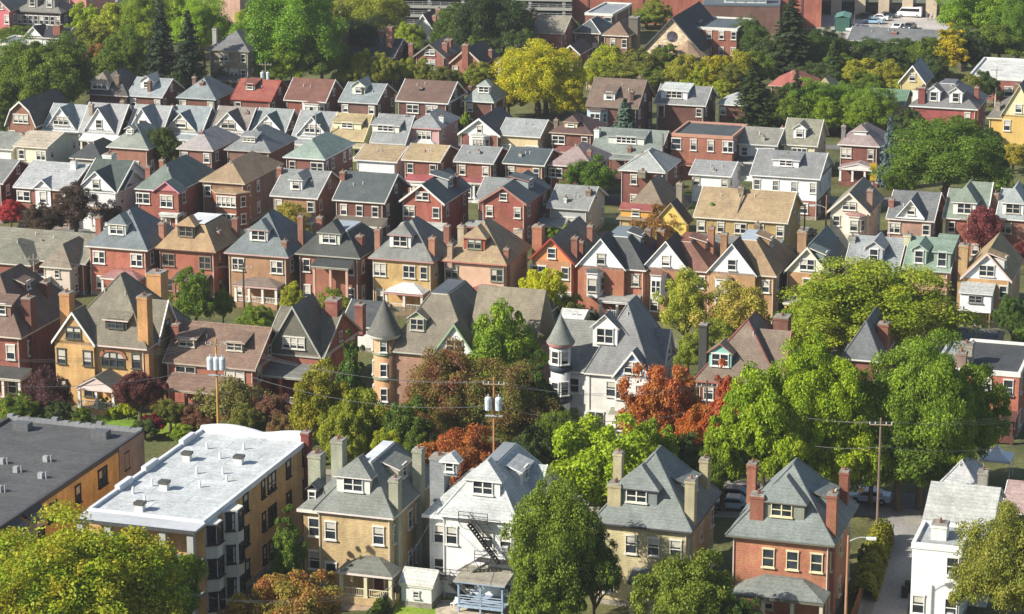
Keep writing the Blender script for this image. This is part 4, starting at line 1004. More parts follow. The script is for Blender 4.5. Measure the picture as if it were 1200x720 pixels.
house('beige stucco house with tan hip roof and red framed dormer', 515, 305, 594, 7, 10.5, 'hip', 258, 'cdab90', 'a98b5e', ['d..d', 's..s'], wk='paint', dorm=[(556, 3.0, 'hip', 'd', 'a05040', .9, 1.35)], chim=[(541, 264, .45, 1.0, 'b29a84'), (594, 291, .15, .8, 'a4604c'), (528, 285, .0, .8, 'b08670')], porch=[(543, 590, 2.2, 3.2, .8, 'a04c40', 'c9a890', 'hip')], trim='b8786a', corn='b4705f', grp=W3R, ov=.5, frame='8a8c78')
house('orange stucco house with red trimmed front gable and big brick chimney on its tan roof', 618, 305, 673, 6.8, 13, 'fgable', 279, 'c77f4e', '8a7c66', ['p.s', 's.d'], wk='brick', gwall='d88c58', gk='paint', chim=[(631, 264, .45, 1.6, 'b0603f'), (610, 269, .5, .9, 'c8a48a'), (674, 278, .12, 1.0, '9c5544'), (683, 283, .3, .9, '9c5544'), (692, 264, .75, .9, 'a0604c')], trim='a04438', grp=W3R, awin='s')
WG = dict(grp=W3R, ov=.4, sw='s.s')
house('brick house with big white front gable, black slate roof and white bay, no balcony', 674, 311, 757, 6.8, 12, 'hip', 277, 'b5623f', '55595c', ['..ss', '..s.'], deck=.72, deckc='7b858c', gab=[(674, 733, 280, 1.2, 'e2e4e6', 's', ('..', '..'), {'gtrim': 'ecece8', 'lc': 'b5623f', 'rcol': '4a4e50'})], bay=[(682, 706, 2.3, 3.0, 6.3, 'e2e2e0', 'w')], dorm=[], rdorm=[(757, 2.5, 'shed', 's', '9aa09a', 1.8, 1.3)], chim=[(760, 268, .6, .9, '8c6450')], porch=[(700, 745, 3.0, 2.9, .4, '9a9a98', 'd8d8d4', 'shed')], trim='e0ded8', **WG)
house('brick house with white front gable, reddish brown roof and balcony over white bay', 751, 313, 834, 6.8, 12, 'hip', 283, 'b27048', '8e5a44', ['..ss', '..s.'], deck=.8, deckc='8e5a44', gab=[(751, 808, 283, 1.2, 'dfe1e3', 's', ('..', 's.'), {'gtrim': 'e8e6e0', 'lc': 'b5714a', 'rcol': '54443f'})], bay=[(757, 781, 2.3, 3.0, 6.3, 'dcdcd8', 'd')], rdorm=[(832, 2.3, 'shed', 's', '9a6a50', 1.8, 1.3)], chim=[(775, 269, .6, 1.2, 'b0724e'), (834, 266, .5, .9, 'a26448')], trim='cfc4ba', **WG)
house('orange brick house with white front gable, tan roof and pale flat top behind yellowing tree', 827, 318, 910, 6.8, 12, 'hip', 281, 'c2864e', 'a98353', ['..ss', '..s.'], deck=.75, deckc='a9b4be', gab=[(827, 887, 286, 1.2, 'e0e2e4', 's', ('..', 's.'), {'gtrim': 'e6e4de', 'lc': 'c2864e', 'rcol': '5c4b3e'})], bay=[(833, 857, 2.3, 3.0, 6.3, 'd4dada', 'd')], rdorm=[(908, 2.3, 'shed', 's', 'a4845c', 1.8, 1.3)], chim=[(849, 273, .5, 1.0, 'a8744c'), (888, 262, .8, .9, '8a6a50')], trim='d4cec2', **WG)
house('orange brick house with steep grey green gable roof and cream front gable with two windows', 918, 319, 972, 6.6, 13, 'fgable', 290, 'c98b55', '6b7a78', ['.s.', '.s.'], gwall='dfdcc6', chim=[(941, 270, .5, 1.4, 'b27c54')], rdorm=[(965, 2.4, 'shed', 's', '7e8a86', 2.2, 1.4)], porch=[(917, 955, 2.6, 3.0, .5, '9a9ea0', 'c9975e', 'shed')], trim='e0dcc8', awin='d', **WG)
house('house with pale blue grey roof and small dormer, half hidden by the huge yellow tree', 988, 313, 1053, 6.4, 11, 'sgable', 277, 'b49c88', '929aa0', ['s..s', 's..s'], dorm=[(1024, 2.3, 'gable', 's', 'b2b8b8', .8, 1.6)], chim=[(999, 277, .4, 1.1, '9a958c')], trim='d0ccc4', **WG)
house('pink brick house with green shingle roof, tall cream chimney and hipped green dormer', 1057, 315, 1114, 6.8, 11, 'sgable', 278, 'c0806e', '7f9c88', ['....', 's...'], dorm=[(1077, 1.9, 'gable', 's', 'a4b8a8', .6, 1.6), (1104, 2.2, 'shed', 's', '8ea494', .3, 1.9)], chim=[(1064, 274, .45, 1.1, 'c9b896')], trim='b4c4b8', **WG)
def e14_extra(H):
    r, o, w = H['root'], H['off'], H['w']
    x1 = w * .68; mb = MB(); mb.box(0, x1, -2.6, -.02, 2.7, 5.3); a = mb.build('annex', [M('siding', 'e4e6e8')], r, o)
    mb = MB(); mb.slab([(-.2, -2.9, 5.3), (x1 + .2, -2.9, 5.3), (x1 + .2, .0, 6.1), (-.2, .0, 6.1)], .14); mb.build('annex_roof', [M('shingle', 'aeb2b2'), M('paint', 'dcdcd8')], a, o)
    window(a, IDT, x1 * .5, -2.6, 4.0, 2, .8, .9, '8a8c88', 0, o, False, 0)
    for x in (.15, x1 - .15, w * .9): mb = MB(); mb.box(x - .09, x + .09, -2.5, -2.32, 0, 2.7); mb.build('post', [M('wood', '8a7250')], a, o)
    door(r, IDT, w * .25, 0, .6, '5f9ac0', 0, o)
house('orange brick house with white front gable and white sided annex on posts, blue back door', 1125, 326, 1186, 6.6, 12, 'fgable', 297, 'c98e52', 'a98a54', ['...s', '..s.'], gwall='e6e8ea', chim=[(1130, 286, .3, 1.4, 'b48a56')], rdorm=[(1178, 2.2, 'shed', 's', 'd8d4c8', 2.2, 1.3)], trim='dcc8bc', awin='d', extra=e14_extra, **WG)

# ---- fourth row
R4 = 'houses of the fourth row'
house('dark brick gable end cut by the left edge, beside the pale grey roof', -45, 212, 3, 6.4, 11, 'sgable', 186, '7a3c34', '7c7f7f', ['s.s', 's.s'], grp=R4)
house('brick house with pale grey roof and white gabled bay in its middle', 15, 219, 82, 6.2, 13, 'sgable', 190, '9b5543', 'a9adb2', ['p..s', 'p..s'], gab=[(38, 60, 211, .5, 'e2e2e2', '', ('s', 's'), {'lc': 'e2e2e2', 'lk': 'siding'})], trim='dfdfdb', grp=R4)
house('white house with dark green roof, broad white front gable and brown balcony', 91, 223, 137, 6.0, 12, 'sgable', 187, 'dcdcdb', '50615c', ['...', '.s.'], wk='siding', gab=[(88, 136, 201, .6, 'e2e2e2', 's', ('.', '.'), {'lc': 'e2e2e2', 'lk': 'siding', 'gtrim': 'ecece8'})], chim=[(87, 188, .3, .9, 'dededc'), (128, 180, .8, 1.8, 'dededc')], porch=[(103, 131, 1.8, 3.4, .3, '9a7550', 'dcdcd6', 'flat')], trim='e8e8e4', grp=R4, rgab=[(143, 168, 200, .3, 'd9d8dc', '', {})])
house('red brick house with green grey hip roof, pink pediment over white balcony', 157, 221, 209, 6.6, 14, 'hip', 192, 'a54838', '6f8078', ['p..s', 'p..s'], chim=[(174, 195, .15, .9, '9c5848'), (190, 187, .55, .8, 'a0604a')], gab=[(178, 210, 213, 1.6, 'c47a80', '', ('d', 's'), {'lc': '9c4a3c', 'gtrim': 'c890a0'})], porch=[(186, 208, 2.4, 3.3, .2, 'd8dcda', 'd6d2c8', 'flat')], trim='cfd2cc', grp=R4)
house('tan brick house with tan hip roofs and band of white porch windows', 233, 212, 287, 6.8, 15, 'hip', 189, '9c6a50', 'a98a5e', ['s...', '....'], gab=[], bay=[(243, 287, 1.8, 0, 5.4, '96604a', 'q', 'b08c58')], trim='c9bca4', grp=R4, sw='ss.s')
house('orange brown brick house with grey roof and small white dormer beside a chimney', 316, 229, 372, 6.4, 11, 'sgable', 199, 'ad7450', '868b8c', ['s..s', 's..s'], dorm=[(347, 1.9, 'hip', 's', 'e2e2de', 1.0, 1.3)], chim=[(328, 196, .4, .8, 'a0523e')], porch=[(335, 366, 2, 3.0, .5, '9a9c98', 'c9c2b4', 'shed')], trim='dcdad2', grp=R4)
house('dark brick house with plain slate roof and three white windows above a brown porch roof', 389, 234, 451, 6.6, 11, 'sgable', 202, '7f4236', '535f62', ['sss', 's.s'], chim=[(402, 201, .35, .9, 'a45a48')], porch=[(387, 447, 2.8, 3.5, .8, '6e6456', '7a4038', 'shed')], trim='d8d4ca', grp=R4)
house('red brick house with front gable, dark slate roof and pale grey porch roof', 467, 236, 521, 6.4, 12, 'fgable', 216, 'ac4a3a', '53626a', ['d.s', 's.s'], rdorm=[(528, 2.6, 'shed', 's', '9aa0a0', 1.8, 1.2)], chim=[(534, 206, .7, .9, '8c4a3c')], porch=[(466, 519, 2.4, 3.0, .5, 'b4b6b2', 'a04c3c', 'shed')], trim='dcdad2', awin='d', grp=R4)
house('red brick house with front gable and dark slate roof spreading left into a grey slope', 561, 236, 617, 6.4, 12, 'fgable', 219, 'a8493a', '53606a', ['s.s', 's.s'], rdorm=[(622, 2.6, 'shed', 's', '98a0a2', 1.8, 1.2)], porch=[(543, 567, 2.4, 3.0, .4, '9ca09c', '6c4038', 'shed')], trim='a87c70', awin='s', grp=R4, gab=[])
house('grey roofed brick rear wing between the two red gabled houses', 556, 234, 592, 5.6, 9, 'sgable', 208, '9a4c3e', '84888a', ['s..'], name='rear_wing', cat='outbuilding', grp='sheds and garages')
house('low grey house with pale grey roof, tall white vent pipe and enclosed back porch', 640, 243, 690, 4.6, 10, 'sgable', 217, 'a9aaa6', '8b8f8f', ['.p.', ], wk='siding', chim=[(690, 222, .3, .9, '8c6a58'), (645, 243, .05, .8, 'a0584a'), (663, 231, .1, .5, 'd0d0cc')], porch=[(627, 660, 3, 2.4, .5, '9a9c98', 'a0a09a', 'shed')], trim='c2c2bc', grp=R4)
house('house with broad brown shingle roof and bright yellow gable facing the garden', 722, 256, 786, 4.4, 12, 'hip', 211, 'd2aa58', '8a765c', ['.s..'], gab=[(765, 806, 238, 1.6, 'e0c465', '', ('.', '.'), {'lc': 'dcc060', 'lk': 'siding', 'rcol': '4b4a48'})], chim=[(804, 215, .5, 1.0, '9a8878')], dorm=[(745, 4.6, 'shed', 's', 'd8a44e', -.2, .9, 'a5453c')], trim='a89878', grp=R4)
def d11_extra(H):
    r, o = H['root'], H['off']; mb = MB(); w = H['w']
    mb.slab([(.1, -2.6, 2.9), (w - .1, -2.6, 2.9), (w - .1, -.0, 3.5), (.1, 0, 3.5)], .14); mb.build('lower_roof', [M('shingle', '7d8080'), M('paint', '6a6a66')], r, o)
    mb = MB(); x = H['solx'](866, 2, 7); mb.tube((x, .8, H['srf'](.8, H['kf'])), (x + .1, 4.0, H['srf'](4, H['kf']) + .6), .14, .14, 8); mb.build('flue_pipe', [M('metal', '8a7a6a')], r, o)
house('long yellow brick house with wide tan shingle roof and row of white windows', 812, 254, 923, 6.0, 11, 'sgable', 222, 'b79048', 'b0925e', ['s.s.d.s.s', '.........'], chim=[(869, 219, .42, 1.0, '8f7a60')], extra=d11_extra, trim='dcd6c4', grp=R4, vents=3)
house('cream sided house with steep front gable and blue shuttered attic window', 969, 248, 1020, 6.0, 11, 'fgable', 226, 'd9d2bf', '8c8676', ['s..', 's..'], wk='siding', chim=[(1020, 222, .3, 1.0, '9a7060')], bay=[(989, 1013, 1.2, 2.8, 5.6, 'd6d2c2', 's', 'b07a70')], trim='dcd4c2', awin='d', grp=R4)
house('pink painted brick house with grey roof and wide white pediment with one window', 1038, 256, 1095, 6.2, 11, 'sgable', 224, 'b9806f', '75797d', ['d..s', 's..s'], gab=[(1050, 1084, 234, .2, 'e6e4e0', 's', {'gtrim': 'ecece8', 'zb': 6.5})], chim=[(1045, 233, .2, .9, 'a05a4c')], trim='dcd4cc', grp=R4)
house('red brick house with pale green roof, double dormer and pointed green gable behind', 1104, 255, 1155, 6.2, 11, 'sgable', 222, 'a8523e', '7f9180', ['s.s', 's.s'], dorm=[(1130, 3.2, 'hip', 'd', 'e0ded6', .4, 1.5, None, None, 1.3)], rgab=[(1150, 1166, 214, .2, '98a89a', '', {})], trim='e2ddd4', grp=R4)
house('brick house with blue grey roof and white double dormer at the right edge', 1166, 256, 1225, 6.2, 11, 'sgable', 222, 'a4604c', '9aa4a8', ['d.d', 'd.d'], dorm=[(1187, 3.0, 'hip', 'd', 'e2e2de', .5, 1.4, None, None, 1.3)], chim=[(1167, 226, .3, 1.0, 'a0725c')], trim='e2e0da', grp=R4)

# ---- fifth row
R5 = 'houses of the fifth row'
house('white house corner with grey green roof at the left edge, next to the cream house', -40, 172, 15, 5.4, 9, 'sgable', 154, 'dcdcd4', '858a82', ['s.s'], wk='siding', grp=R5)
house('cream sided house with beige roof and upstairs porch, left of the dark hip roof', 15, 171, 55, 6.2, 12, 'sgable', 154, 'dcd3b8', 'bfae93', ['s.d', 's.s'], wk='siding', chim=[(26, 156, .35, .6, 'b49a7c')], porch=[(16, 54, 1.6, 3.2, .4, 'c2b49a', 'd8ccb0', 'shed')], trim='ddd6c2', grp=R5)
house('low house with black hip roof right of the cream house with upstairs porch', 80, 185, 120, 4.2, 9, 'hip', 166, '9a9488', '454b4f', ['s.s'], grp=R5, wk='siding')
house('brick house with grey green hip roof, tiny white dormer, left of the round dark tree', 124, 172, 174, 5.8, 10, 'hip', 146, 'a2604c', '8a938a', ['.s.s.'], dorm=[(152, 1.3, 'gable', 'n', 'dcdcd4', 1.7, .6)], chim=[], trim='d8d6cc', grp=R5)
house('dark brick house with pinkish grey hip roof, right of the round dark tree', 206, 174, 250, 6.0, 11, 'hip', 154, '8a4a40', 'a39a9c', ['s.s', '...'], chim=[(236, 154, .25, .8, '9a4e40')], trim='cdc8c2', grp=R5)
house('brown brick house with grey hip roof and low band of dormer windows', 262, 175, 317, 6.0, 11, 'hip', 150, '86584a', '82888d', ['.s.s'], dorm=[(292, 2.4, 'shed', 't', '90949a', 1.0, .7)], grp=R5, trim='b4b0aa', chim=[(302, 152, .4, .7, '8a5a4c')])
house('brick house with pale green hip roof and white middle windows', 331, 184, 381, 6.4, 13, 'hip', 163, '8b4c3f', '8ba398', ['s.p', '...'], trim='dcdcd6', grp=R5, sw='ss.ss', chim=[])
house('white house with plain tan gable roof and two green bushes against its wall', 414, 187, 465, 5.4, 10, 'sgable', 170, 'dedfe0', 'b09465', ['s..s'], wk='siding', trim='e4e4e0', grp=R5)
house('brick house with tan gable roof and red porch roof over a white sunroom', 470, 187, 516, 6.2, 9, 'sgable', 169, '8f463a', 'b39763', ['s.s', '...'], chim=[(498, 178, .25, .6, '8e8478')], porch=[(473, 513, 2.4, 3.3, .6, 'b04048', 'e0e0dc', 'shed', 'e0e0dc')], bay=[(475, 500, 2.2, 0, 3.0, 'e0e2e2', 't', 'b04048')], trim='dcd8cc', grp=R5)
house('brick house with grey gable roof and white enclosed porch under red band', 531, 189, 578, 6.2, 9, 'sgable', 171, '99503e', '8a8e92', ['s.s', '...'], chim=[(561, 177, .25, .6, '9a9a96')], porch=[(534, 575, 2.2, 3.3, .4, 'a84448', 'e0e0de', 'shed', 'e2e2e0')], bay=[(536, 558, 2.0, 0, 3.0, 'e2e4e4', 'd', 'a84448')], trim='dcdad2', grp=R5)
house('orange brick house with dark blue slate roof and white downspouts', 588, 191, 638, 6.0, 9, 'sgable', 173, 'ad6b4b', '4e5e66', ['s.s', 's..'], chim=[(610, 180, .2, .5, 'a8acac')], porch=[(618, 634, 2, 3.0, .4, 'c8c8c4', 'e0e0dc', 'shed')], trim='dcd9cf', grp=R5)
house('maroon brick house with faded pink hip roof behind the round green tree', 641, 193, 696, 5.8, 10, 'hip', 170, '8e4a44', 'a08584', ['p..s', '....'], chim=[(691, 176, .3, .8, 'a05c54')], trim='d8d4cc', grp=R5)
house('maroon brick house with pale grey pyramid roof and tall brick chimney on its front', 724, 199, 780, 6.4, 9, 'hip', 177, '84423b', '9ca3a3', ['.s..s', '.s...'], chim=[(753, 180, .35, .8, 'a05a4a'), (753, 200, -.03, 1.4, '8a8068')], trim='dcd9d0', grp=R5, ridgec='b4b8b6')
house('small white house with plain grey gable roof and two windows, on a green lawn', 807, 204, 857, 5.0, 8, 'sgable', 188, 'e2e4e4', '94979b', ['s..s', '....'], wk='siding', chim=[(837, 199, .12, .6, 'b4b4b0')], trim='e4e4e0', grp=R5)
def c14_extra(H):
    r, o, w, d = H['root'], H['off'], H['w'], H['d']
    mb = MB(); mb.box(-.02, w + .03, -.03, d + .03, 3.0, H['h'] - .4); mb.build('siding', [M('siding', 'e2e4e6')], r, o)
house('large house with grey roof, white upper siding over brick, and a wide shed dormer', 878, 205, 961, 6.6, 11, 'sgable', 177, '9a5644', '87898c', ['s.s.s.s', '.....w.'], dorm=[(921, 4.0, 'shed', 'd', 'dcdedf', 1.8, .9)], gwall='e4e6e8', chim=[(923, 181, .4, .6, '8c8c8a')], trim='e2e2de', extra=c14_extra, grp=R5, vents=3)

# ---- sixth row (bungalows with white front gables)
R6 = 'bungalows with front gables'
house('brick and green bungalow with gambrel front gable and dark roof, leftmost of the bungalows', 5, 147, 42, 4.0, 13, 'gambrel', 119, 'a0604c', '585652', ['s.s'], wk='brick', trim='e4e2da', awin='t', grp=R6, chim=[(47, 118, .5, .9, '8c4c40')])
def bung(label, ax, ay, bx, ry, gx0, gx1, gpy, gcol, roof, rc=None, win='t', **k):
    zb = 3.7
    kw = dict(wk='siding', trim='e2e2de', grp=R6, vents=1, corn=None, sw='s.s'); kw.update(k)
    gd = {'zb': zb, 'gtrim': k.get('gt', 'eaeae6'), 'lc': gcol, 'lk': 'siding'}; kw.pop('gt', None)
    if rc: gd['rcol'] = rc
    house(label, ax, ay, bx, 3.2, 9, 'sgable', ry, '9a8f84' if 'wcol' not in k else kw.pop('wcol'), roof, ['s.s'], gab=[(gx0, gx1, gpy, .4, gcol, win, ('.', '.'), gd)], porch=[(ax + 1, bx - 3, 2.3, 2.5, .7, kw.pop('pr', roof), 'd4d2ca', 'shed')], **kw)
bung('grey roofed bungalow with white front gable and three attic windows, right of the gambrel gable', 49, 152, 94, 122, 54, 88, 126, 'e4e6e6', '99a2a6', '7f9ba3')
bung('grey roofed bungalow with white front gable, attic awning and white porch awnings', 91, 156, 138, 121, 98, 133, 127, 'e6e6e6', '9b9c9f', '8a8c90', 's', wk='brick', wcol='7c4438', chim=[(107, 122, .3, .8, 'a08878'), (144, 118, .6, .8, 'a07c68')], pr='dcdcd8')
bung('grey roofed bungalow with white front gable and light porch, half behind the green hip roof', 146, 157, 189, 123, 149, 184, 127, 'e6e6e6', '9da1a4', '86949a', 's')
bung('bungalow with beige front gable, wide window and blue grey roof', 194, 155, 236, 124, 194, 229, 133, 'd6cdb8', '8d9ba2', '6f8b95', 'w', chim=[(202, 124, .4, .9, '8c5044')])
bung('bungalow with brown roof and white front gable over a yellow striped awning', 244, 156, 288, 125, 247, 287, 132, 'e4e4de', '8f857c', '6f645e', 'p', chim=[(290, 131, .4, .8, '94604e')], wk='brick', wcol='8a6a58')
bung('bungalow with white front gable under green roof and an awning, on grey roof', 292, 157, 333, 127, 295, 331, 135, 'e6e6e4', '8f9899', '5c7c74', 's', wk='brick', wcol='7a4c40')
bung('bungalow with grey roof, green gable roof and white gable with three windows', 341, 161, 384, 130, 347, 384, 137, 'e6e6e6', '94999e', '5f8078', 't')
house('bungalow with yellow tan roof and cream shed dormer with two small windows', 384, 163, 426, 3.4, 9, 'sgable', 133, 'd0c890', 'b39b62', ['s.s'], wk='siding', dorm=[(407, 5.0, 'shed', 'd', 'dedab8', 1.6, .9)], trim='d8d2a8', grp=R6, gwall='c6c890', porch=[(386, 424, 1.8, 2.6, .4, 'b8a878', 'dcd6b8', 'shed')])
house('bungalow with grey roof and shed dormer with a band of dark windows', 433, 167, 475, 3.4, 9, 'sgable', 134, 'c9c7bc', '8b9094', ['s.s'], wk='siding', dorm=[(452, 4.8, 'shed', 't', 'dcdac8', 1.4, 1.0)], trim='d0cec6', grp=R6, chim=[(478, 135, .5, .7, '6a6664')])
house('pink sided house with grey hip roof, triple white window and arched white porch roof', 475, 149, 517, 5.8, 10, 'hip', 132, 'c39c98', '8d9296', ['.t.', '...'], wk='siding', trim='c89494', grp=R6, chim=[(518, 136, .3, .9, 'd8dadc')], porch=[(472, 513, 2.2, 2.8, .9, 'd0c8c8', 'dcd6d0', 'hip')])
house('brick bungalow with white front gable, black roof and white bay of three windows', 536, 157, 586, 5.0, 11, 'fgable', 139, '8e4e42', '474b50', ['...'], gwall='dfe0dc', bay=[(548, 572, 1.0, 2.2, 4.8, 'e4e4e0', 't', 'b0b4b0')], trim='e6e6e2', awin='n', grp=R6)
house('pale grey roofed house with cream wall, right of the black roofed brick bungalow', 583, 158, 633, 5.0, 9, 'sgable', 139, 'd5c196', '999fa1', ['p.p'], wk='siding', trim='dcdad2', grp=R6)
house('brown brick house with brown hip roof, small peaked dormer and red porch roof', 643, 155, 695, 5.6, 9, 'hip', 136, '7c4238', '6b4c46', ['p.s', '...'], dorm=[(669, 2.2, 'hip', 's', 'd4c8a0', .8, .7)], chim=[(652, 140, .3, .8, '8a6c60')], porch=[(646, 690, 2.0, 2.8, .6, '8f4a3e', '8a4a3e', 'hip')], trim='b8a490', grp=R6)
house('wide house with grey green gable roof and long shed dormer with four white windows', 691, 178, 773, 4.6, 11, 'sgable', 151, '7c4a42', '7f8b84', ['.......'], dorm=[(734, 6.0, 'shed', 'q', 'cfd2c8', 1.8, 1.0)], chim=[(700, 151, .3, 1.0, 'dedede'), (738, 172, .02, .7, '985040')], porch=[(712, 752, 2.4, 4.2, .3, '7f8b84', '8c4a3e', 'shed')], trim='a8aca4', grp=R6)
house('flat roofed red brick house with stepped parapet, garages underneath', 787, 156, 859, 7.6, 11, 'flat', 0, 'a95a44', '4a565c', ['w.s.s.d', '.......'], trim='b98a74', ov=.1, sw='s.s', grp=R6, drain=False, porch=[(796, 855, .6, 2.6, .1, '8a4a3c', '8f4c3c', 'flat')])
house('white house with grey brown gable roof and dark lower porch roof', 862, 168, 911, 5.8, 10, 'sgable', 149, 'dcdcda', '8d8a80', ['s.d', '...'], wk='siding', porch=[(860, 885, 2.6, 3.2, .5, '5e605c', '9a5a4c', 'shed')], trim='d8d8d2', grp=R6, chim=[(895, 160, .1, .5, 'b0aca4')])
house('cream house with olive grey roof and one white gabled dormer', 915, 169, 958, 5.6, 9, 'sgable', 139, 'd4cfae', '8c8a76', ['.t.', '...'], wk='siding', dorm=[(937, 2.0, 'gable', 's', 'e6e6e2', .8, 1.3)], chim=[(917, 149, .3, .6, 'e0e0dc')], trim='d8d6c8', grp=R6)
house('maroon brick house with faded pink hip roof and columned porch with pediment', 981, 169, 1031, 6.4, 10, 'hip', 148, '84433b', '9c8584', ['d.s', '...'], dorm=[(1008, 2.0, 'hip', '', 'e4e4e0', 1.4, .4)], chim=[(989, 147, .3, .8, '7c7470')], porch=[(982, 1030, 2.8, 3.0, .9, '9c8484', 'dcdad2', 'gable')], trim='dcd6d0', grp=R6)

# ---- seventh row (below the wooded slope)
R7 = 'houses below the wooded slope'
house('house with dark hip roof and white sunroom dormer over red porch roof', 101, 110, 150, 5.6, 10, 'hip', 82, '7c4a40', '5d5854', ['.....'], dorm=[(117, 3.4, 'hip', 't', 'e4e4dc', .3, 1.2, '8a7c6c')], chim=[(138, 88, .15, .8, '8c6a5a')], porch=[(101, 137, 2, 4.2, .6, '8c4048', 'c0a89c', 'shed')], grp=R7, trim='c8c0b4')
house('brick house with blue grey gable roof and white dormer standing behind a chimney', 148, 112, 190, 5.6, 9, 'sgable', 91, '7d4238', '95a0a8', ['s..s', '....'], dorm=[(172, 2.4, 'gable', 's', 'dcdeda', 1.6, 1.0)], chim=[(175, 95, .12, .7, '8c5a4c')], grp=R7, trim='cfd0cc')
house('brick house with blue grey hip roof, two white windows and small brick chimney', 206, 114, 253, 5.8, 9, 'hip', 91, '86483c', '7f8c92', ['s..s', '....'], chim=[(237, 96, .25, .8, '94503e'), (228, 90, .7, .8, '8a6050')], grp=R7, trim='b4c0c0')
house('brick house with bright rust red gable roof and small dark dormer', 270, 116, 318, 5.6, 9, 'sgable', 93, '8a4436', 'a5482f', ['s...', '....'], dorm=[(293, 1.8, 'shed', 's', '8c8a80', 1.8, .9, '8a4434')], chim=[(299, 98, .3, .7, '7a4034')], grp=R7, trim='9c4a38')
house('red brick house with plain brown red gable roof and white sunroom', 332, 117, 382, 5.6, 9, 'sgable', 92, '9d4636', '84503f', ['..p.', '....'], bay=[(352, 378, 1.0, 2.6, 5.2, 'd4d4c8', 't', '84503f')], grp=R7, trim='dcdcd4')
house('brick house with blue grey gable roof and peaked white and green dormer', 396, 119, 442, 5.6, 10, 'sgable', 97, '7d5048', '839097', ['s..s', '....'], dorm=[(420, 2.4, 'gable', 's', 'c8d0b8', 1.8, 1.1)], chim=[(425, 102, .2, .6, '4c3c38')], grp=R7, trim='c8ccc8')
house('wide brick house with brown gable roof, white cornice and paired white windows', 463, 118, 525, 6.0, 10, 'sgable', 94, '74413a', '77574a', ['.p.p.', '.....'], chim=[(494, 103, .25, .6, '3c3230')], grp=R7, trim='e4e4e0', corn='e4e4e0')
house('small brick house with pale green grey roof, left of the very large yellow tree', 542, 118, 579, 5.6, 8, 'hip', 96, '7c4640', '93a09c', ['s..', 's..'], dorm=[(567, 2.2, 'hip', 'd', 'd8dcd8', .8, 1.0)], chim=[(551, 101, .3, .7, '7c4c44')], grp=R7, trim='d8d8d0')
house('brick house with broad brown roof, small white dormer and pale blue enclosed porch', 686, 124, 748, 6.0, 11, 'sgable', 92, '7c4640', '7d6554', ['....', '....'], dorm=[(714, 2.0, 'shed', 's', 'e0e0dc', .9, 1.2)], chim=[(741, 107, .12, .7, '6c4a40'), (750, 90, .6, .7, '7c5c50')], bay=[(685, 710, 1.6, 2.6, 5.4, 'a4b6c8', 'd', '5a4a42')], grp=R7, trim='8a7c70')
house('brick house with grey gable roof and long pale shed dormer, beside the dark conifer', 766, 121, 827, 5.8, 9, 'sgable', 100, '744038', '828488', ['D...s', '.....'], dorm=[(790, 4.8, 'shed', 't', 'e4e8e8', .9, 1.2, 'c0c8c8')], grp=R7, trim='d4d4ce', chim=[])
house('small brick house with pale grey roof, mostly behind the dark conifer', 839, 122, 876, 5.4, 8, 'hip', 111, '80443a', 'a9b0b2', ['s..', '...'], grp=R7, trim='dcdcd4')
house('large red painted brick house with grey mansard roof and two white gabled dormers', 1065, 124, 1146, 6.6, 13, 'hip', 98, 'b23f43', '77777b', ['...s', '.s.s'], deck=.8, deckc='68696e', dorm=[(1094, 2.2, 'gable', 's', 'e6e6e6', .6, 1.5), (1120, 2.2, 'gable', 's', 'e6e6e6', .6, 1.5)], chim=[(1081, 102, .05, 1.4, '8c3c3a'), (1074, 105, .3, 1.2, 'dcdcdc'), (1145, 102, .4, .9, '984844')], grp=R7, trim='e2e2e0', corn='e2e2e0')
house('yellow sided house with brown roof and cream front gable at the right edge', 1156, 138, 1215, 6.6, 12, 'hip', 112, 'ceaa5e', '77726c', ['..s.', '....'], wk='siding', gab=[(1172, 1214, 100, 1.4, 'e2d5a8', 's', ('s..', '...'), {'lc': 'd6b468', 'lk': 'siding', 'zb': 7.2})], chim=[(1170, 120, .1, .8, 'a08878'), (1192, 98, .4, 1.0, '8c6858')], grp=R7, trim='d8cca4')
house('house with white trimmed gable and pale grey roof among the trees above the red house', 1052, 97, 1085, 5.0, 9, 'fgable', 77, 'c9b982', '8c969c', ['...'], wk='siding', grp=R7, trim='e8e8e4', chim=[(1092, 92, .6, .8, 'b09878')])
house('low house with green roof hidden behind yellow green trees', 1008, 122, 1060, 4.6, 10, 'sgable', 104, '8a8a7c', '5d8a6c', ['s.s'], wk='siding', grp=R7, trim='8aa490')
house('house with orange red hip roof between the dark conifers', 900, 100, 950, 5.0, 9, 'hip', 83, '9a4a44', 'b8553f', ['d.s'], grp=R7, trim='c8a090')
house('small tan roofed house behind the yellow green treetops', 953, 103, 976, 4.4, 6, 'hip', 91, '9a7a50', 'b09a62', [], grp=R7)
house('flat roofed red brick building with pale roof and white shuttered windows at the right edge', 1134, 89, 1218, 5.0, 22, 'flat', 0, 'a04e44', 'd4d5d2', ['.w.w.w'], trim='dcdcd8', ov=.1, grp=R7, name='brick_building', cat='building', drain=False, sw='')

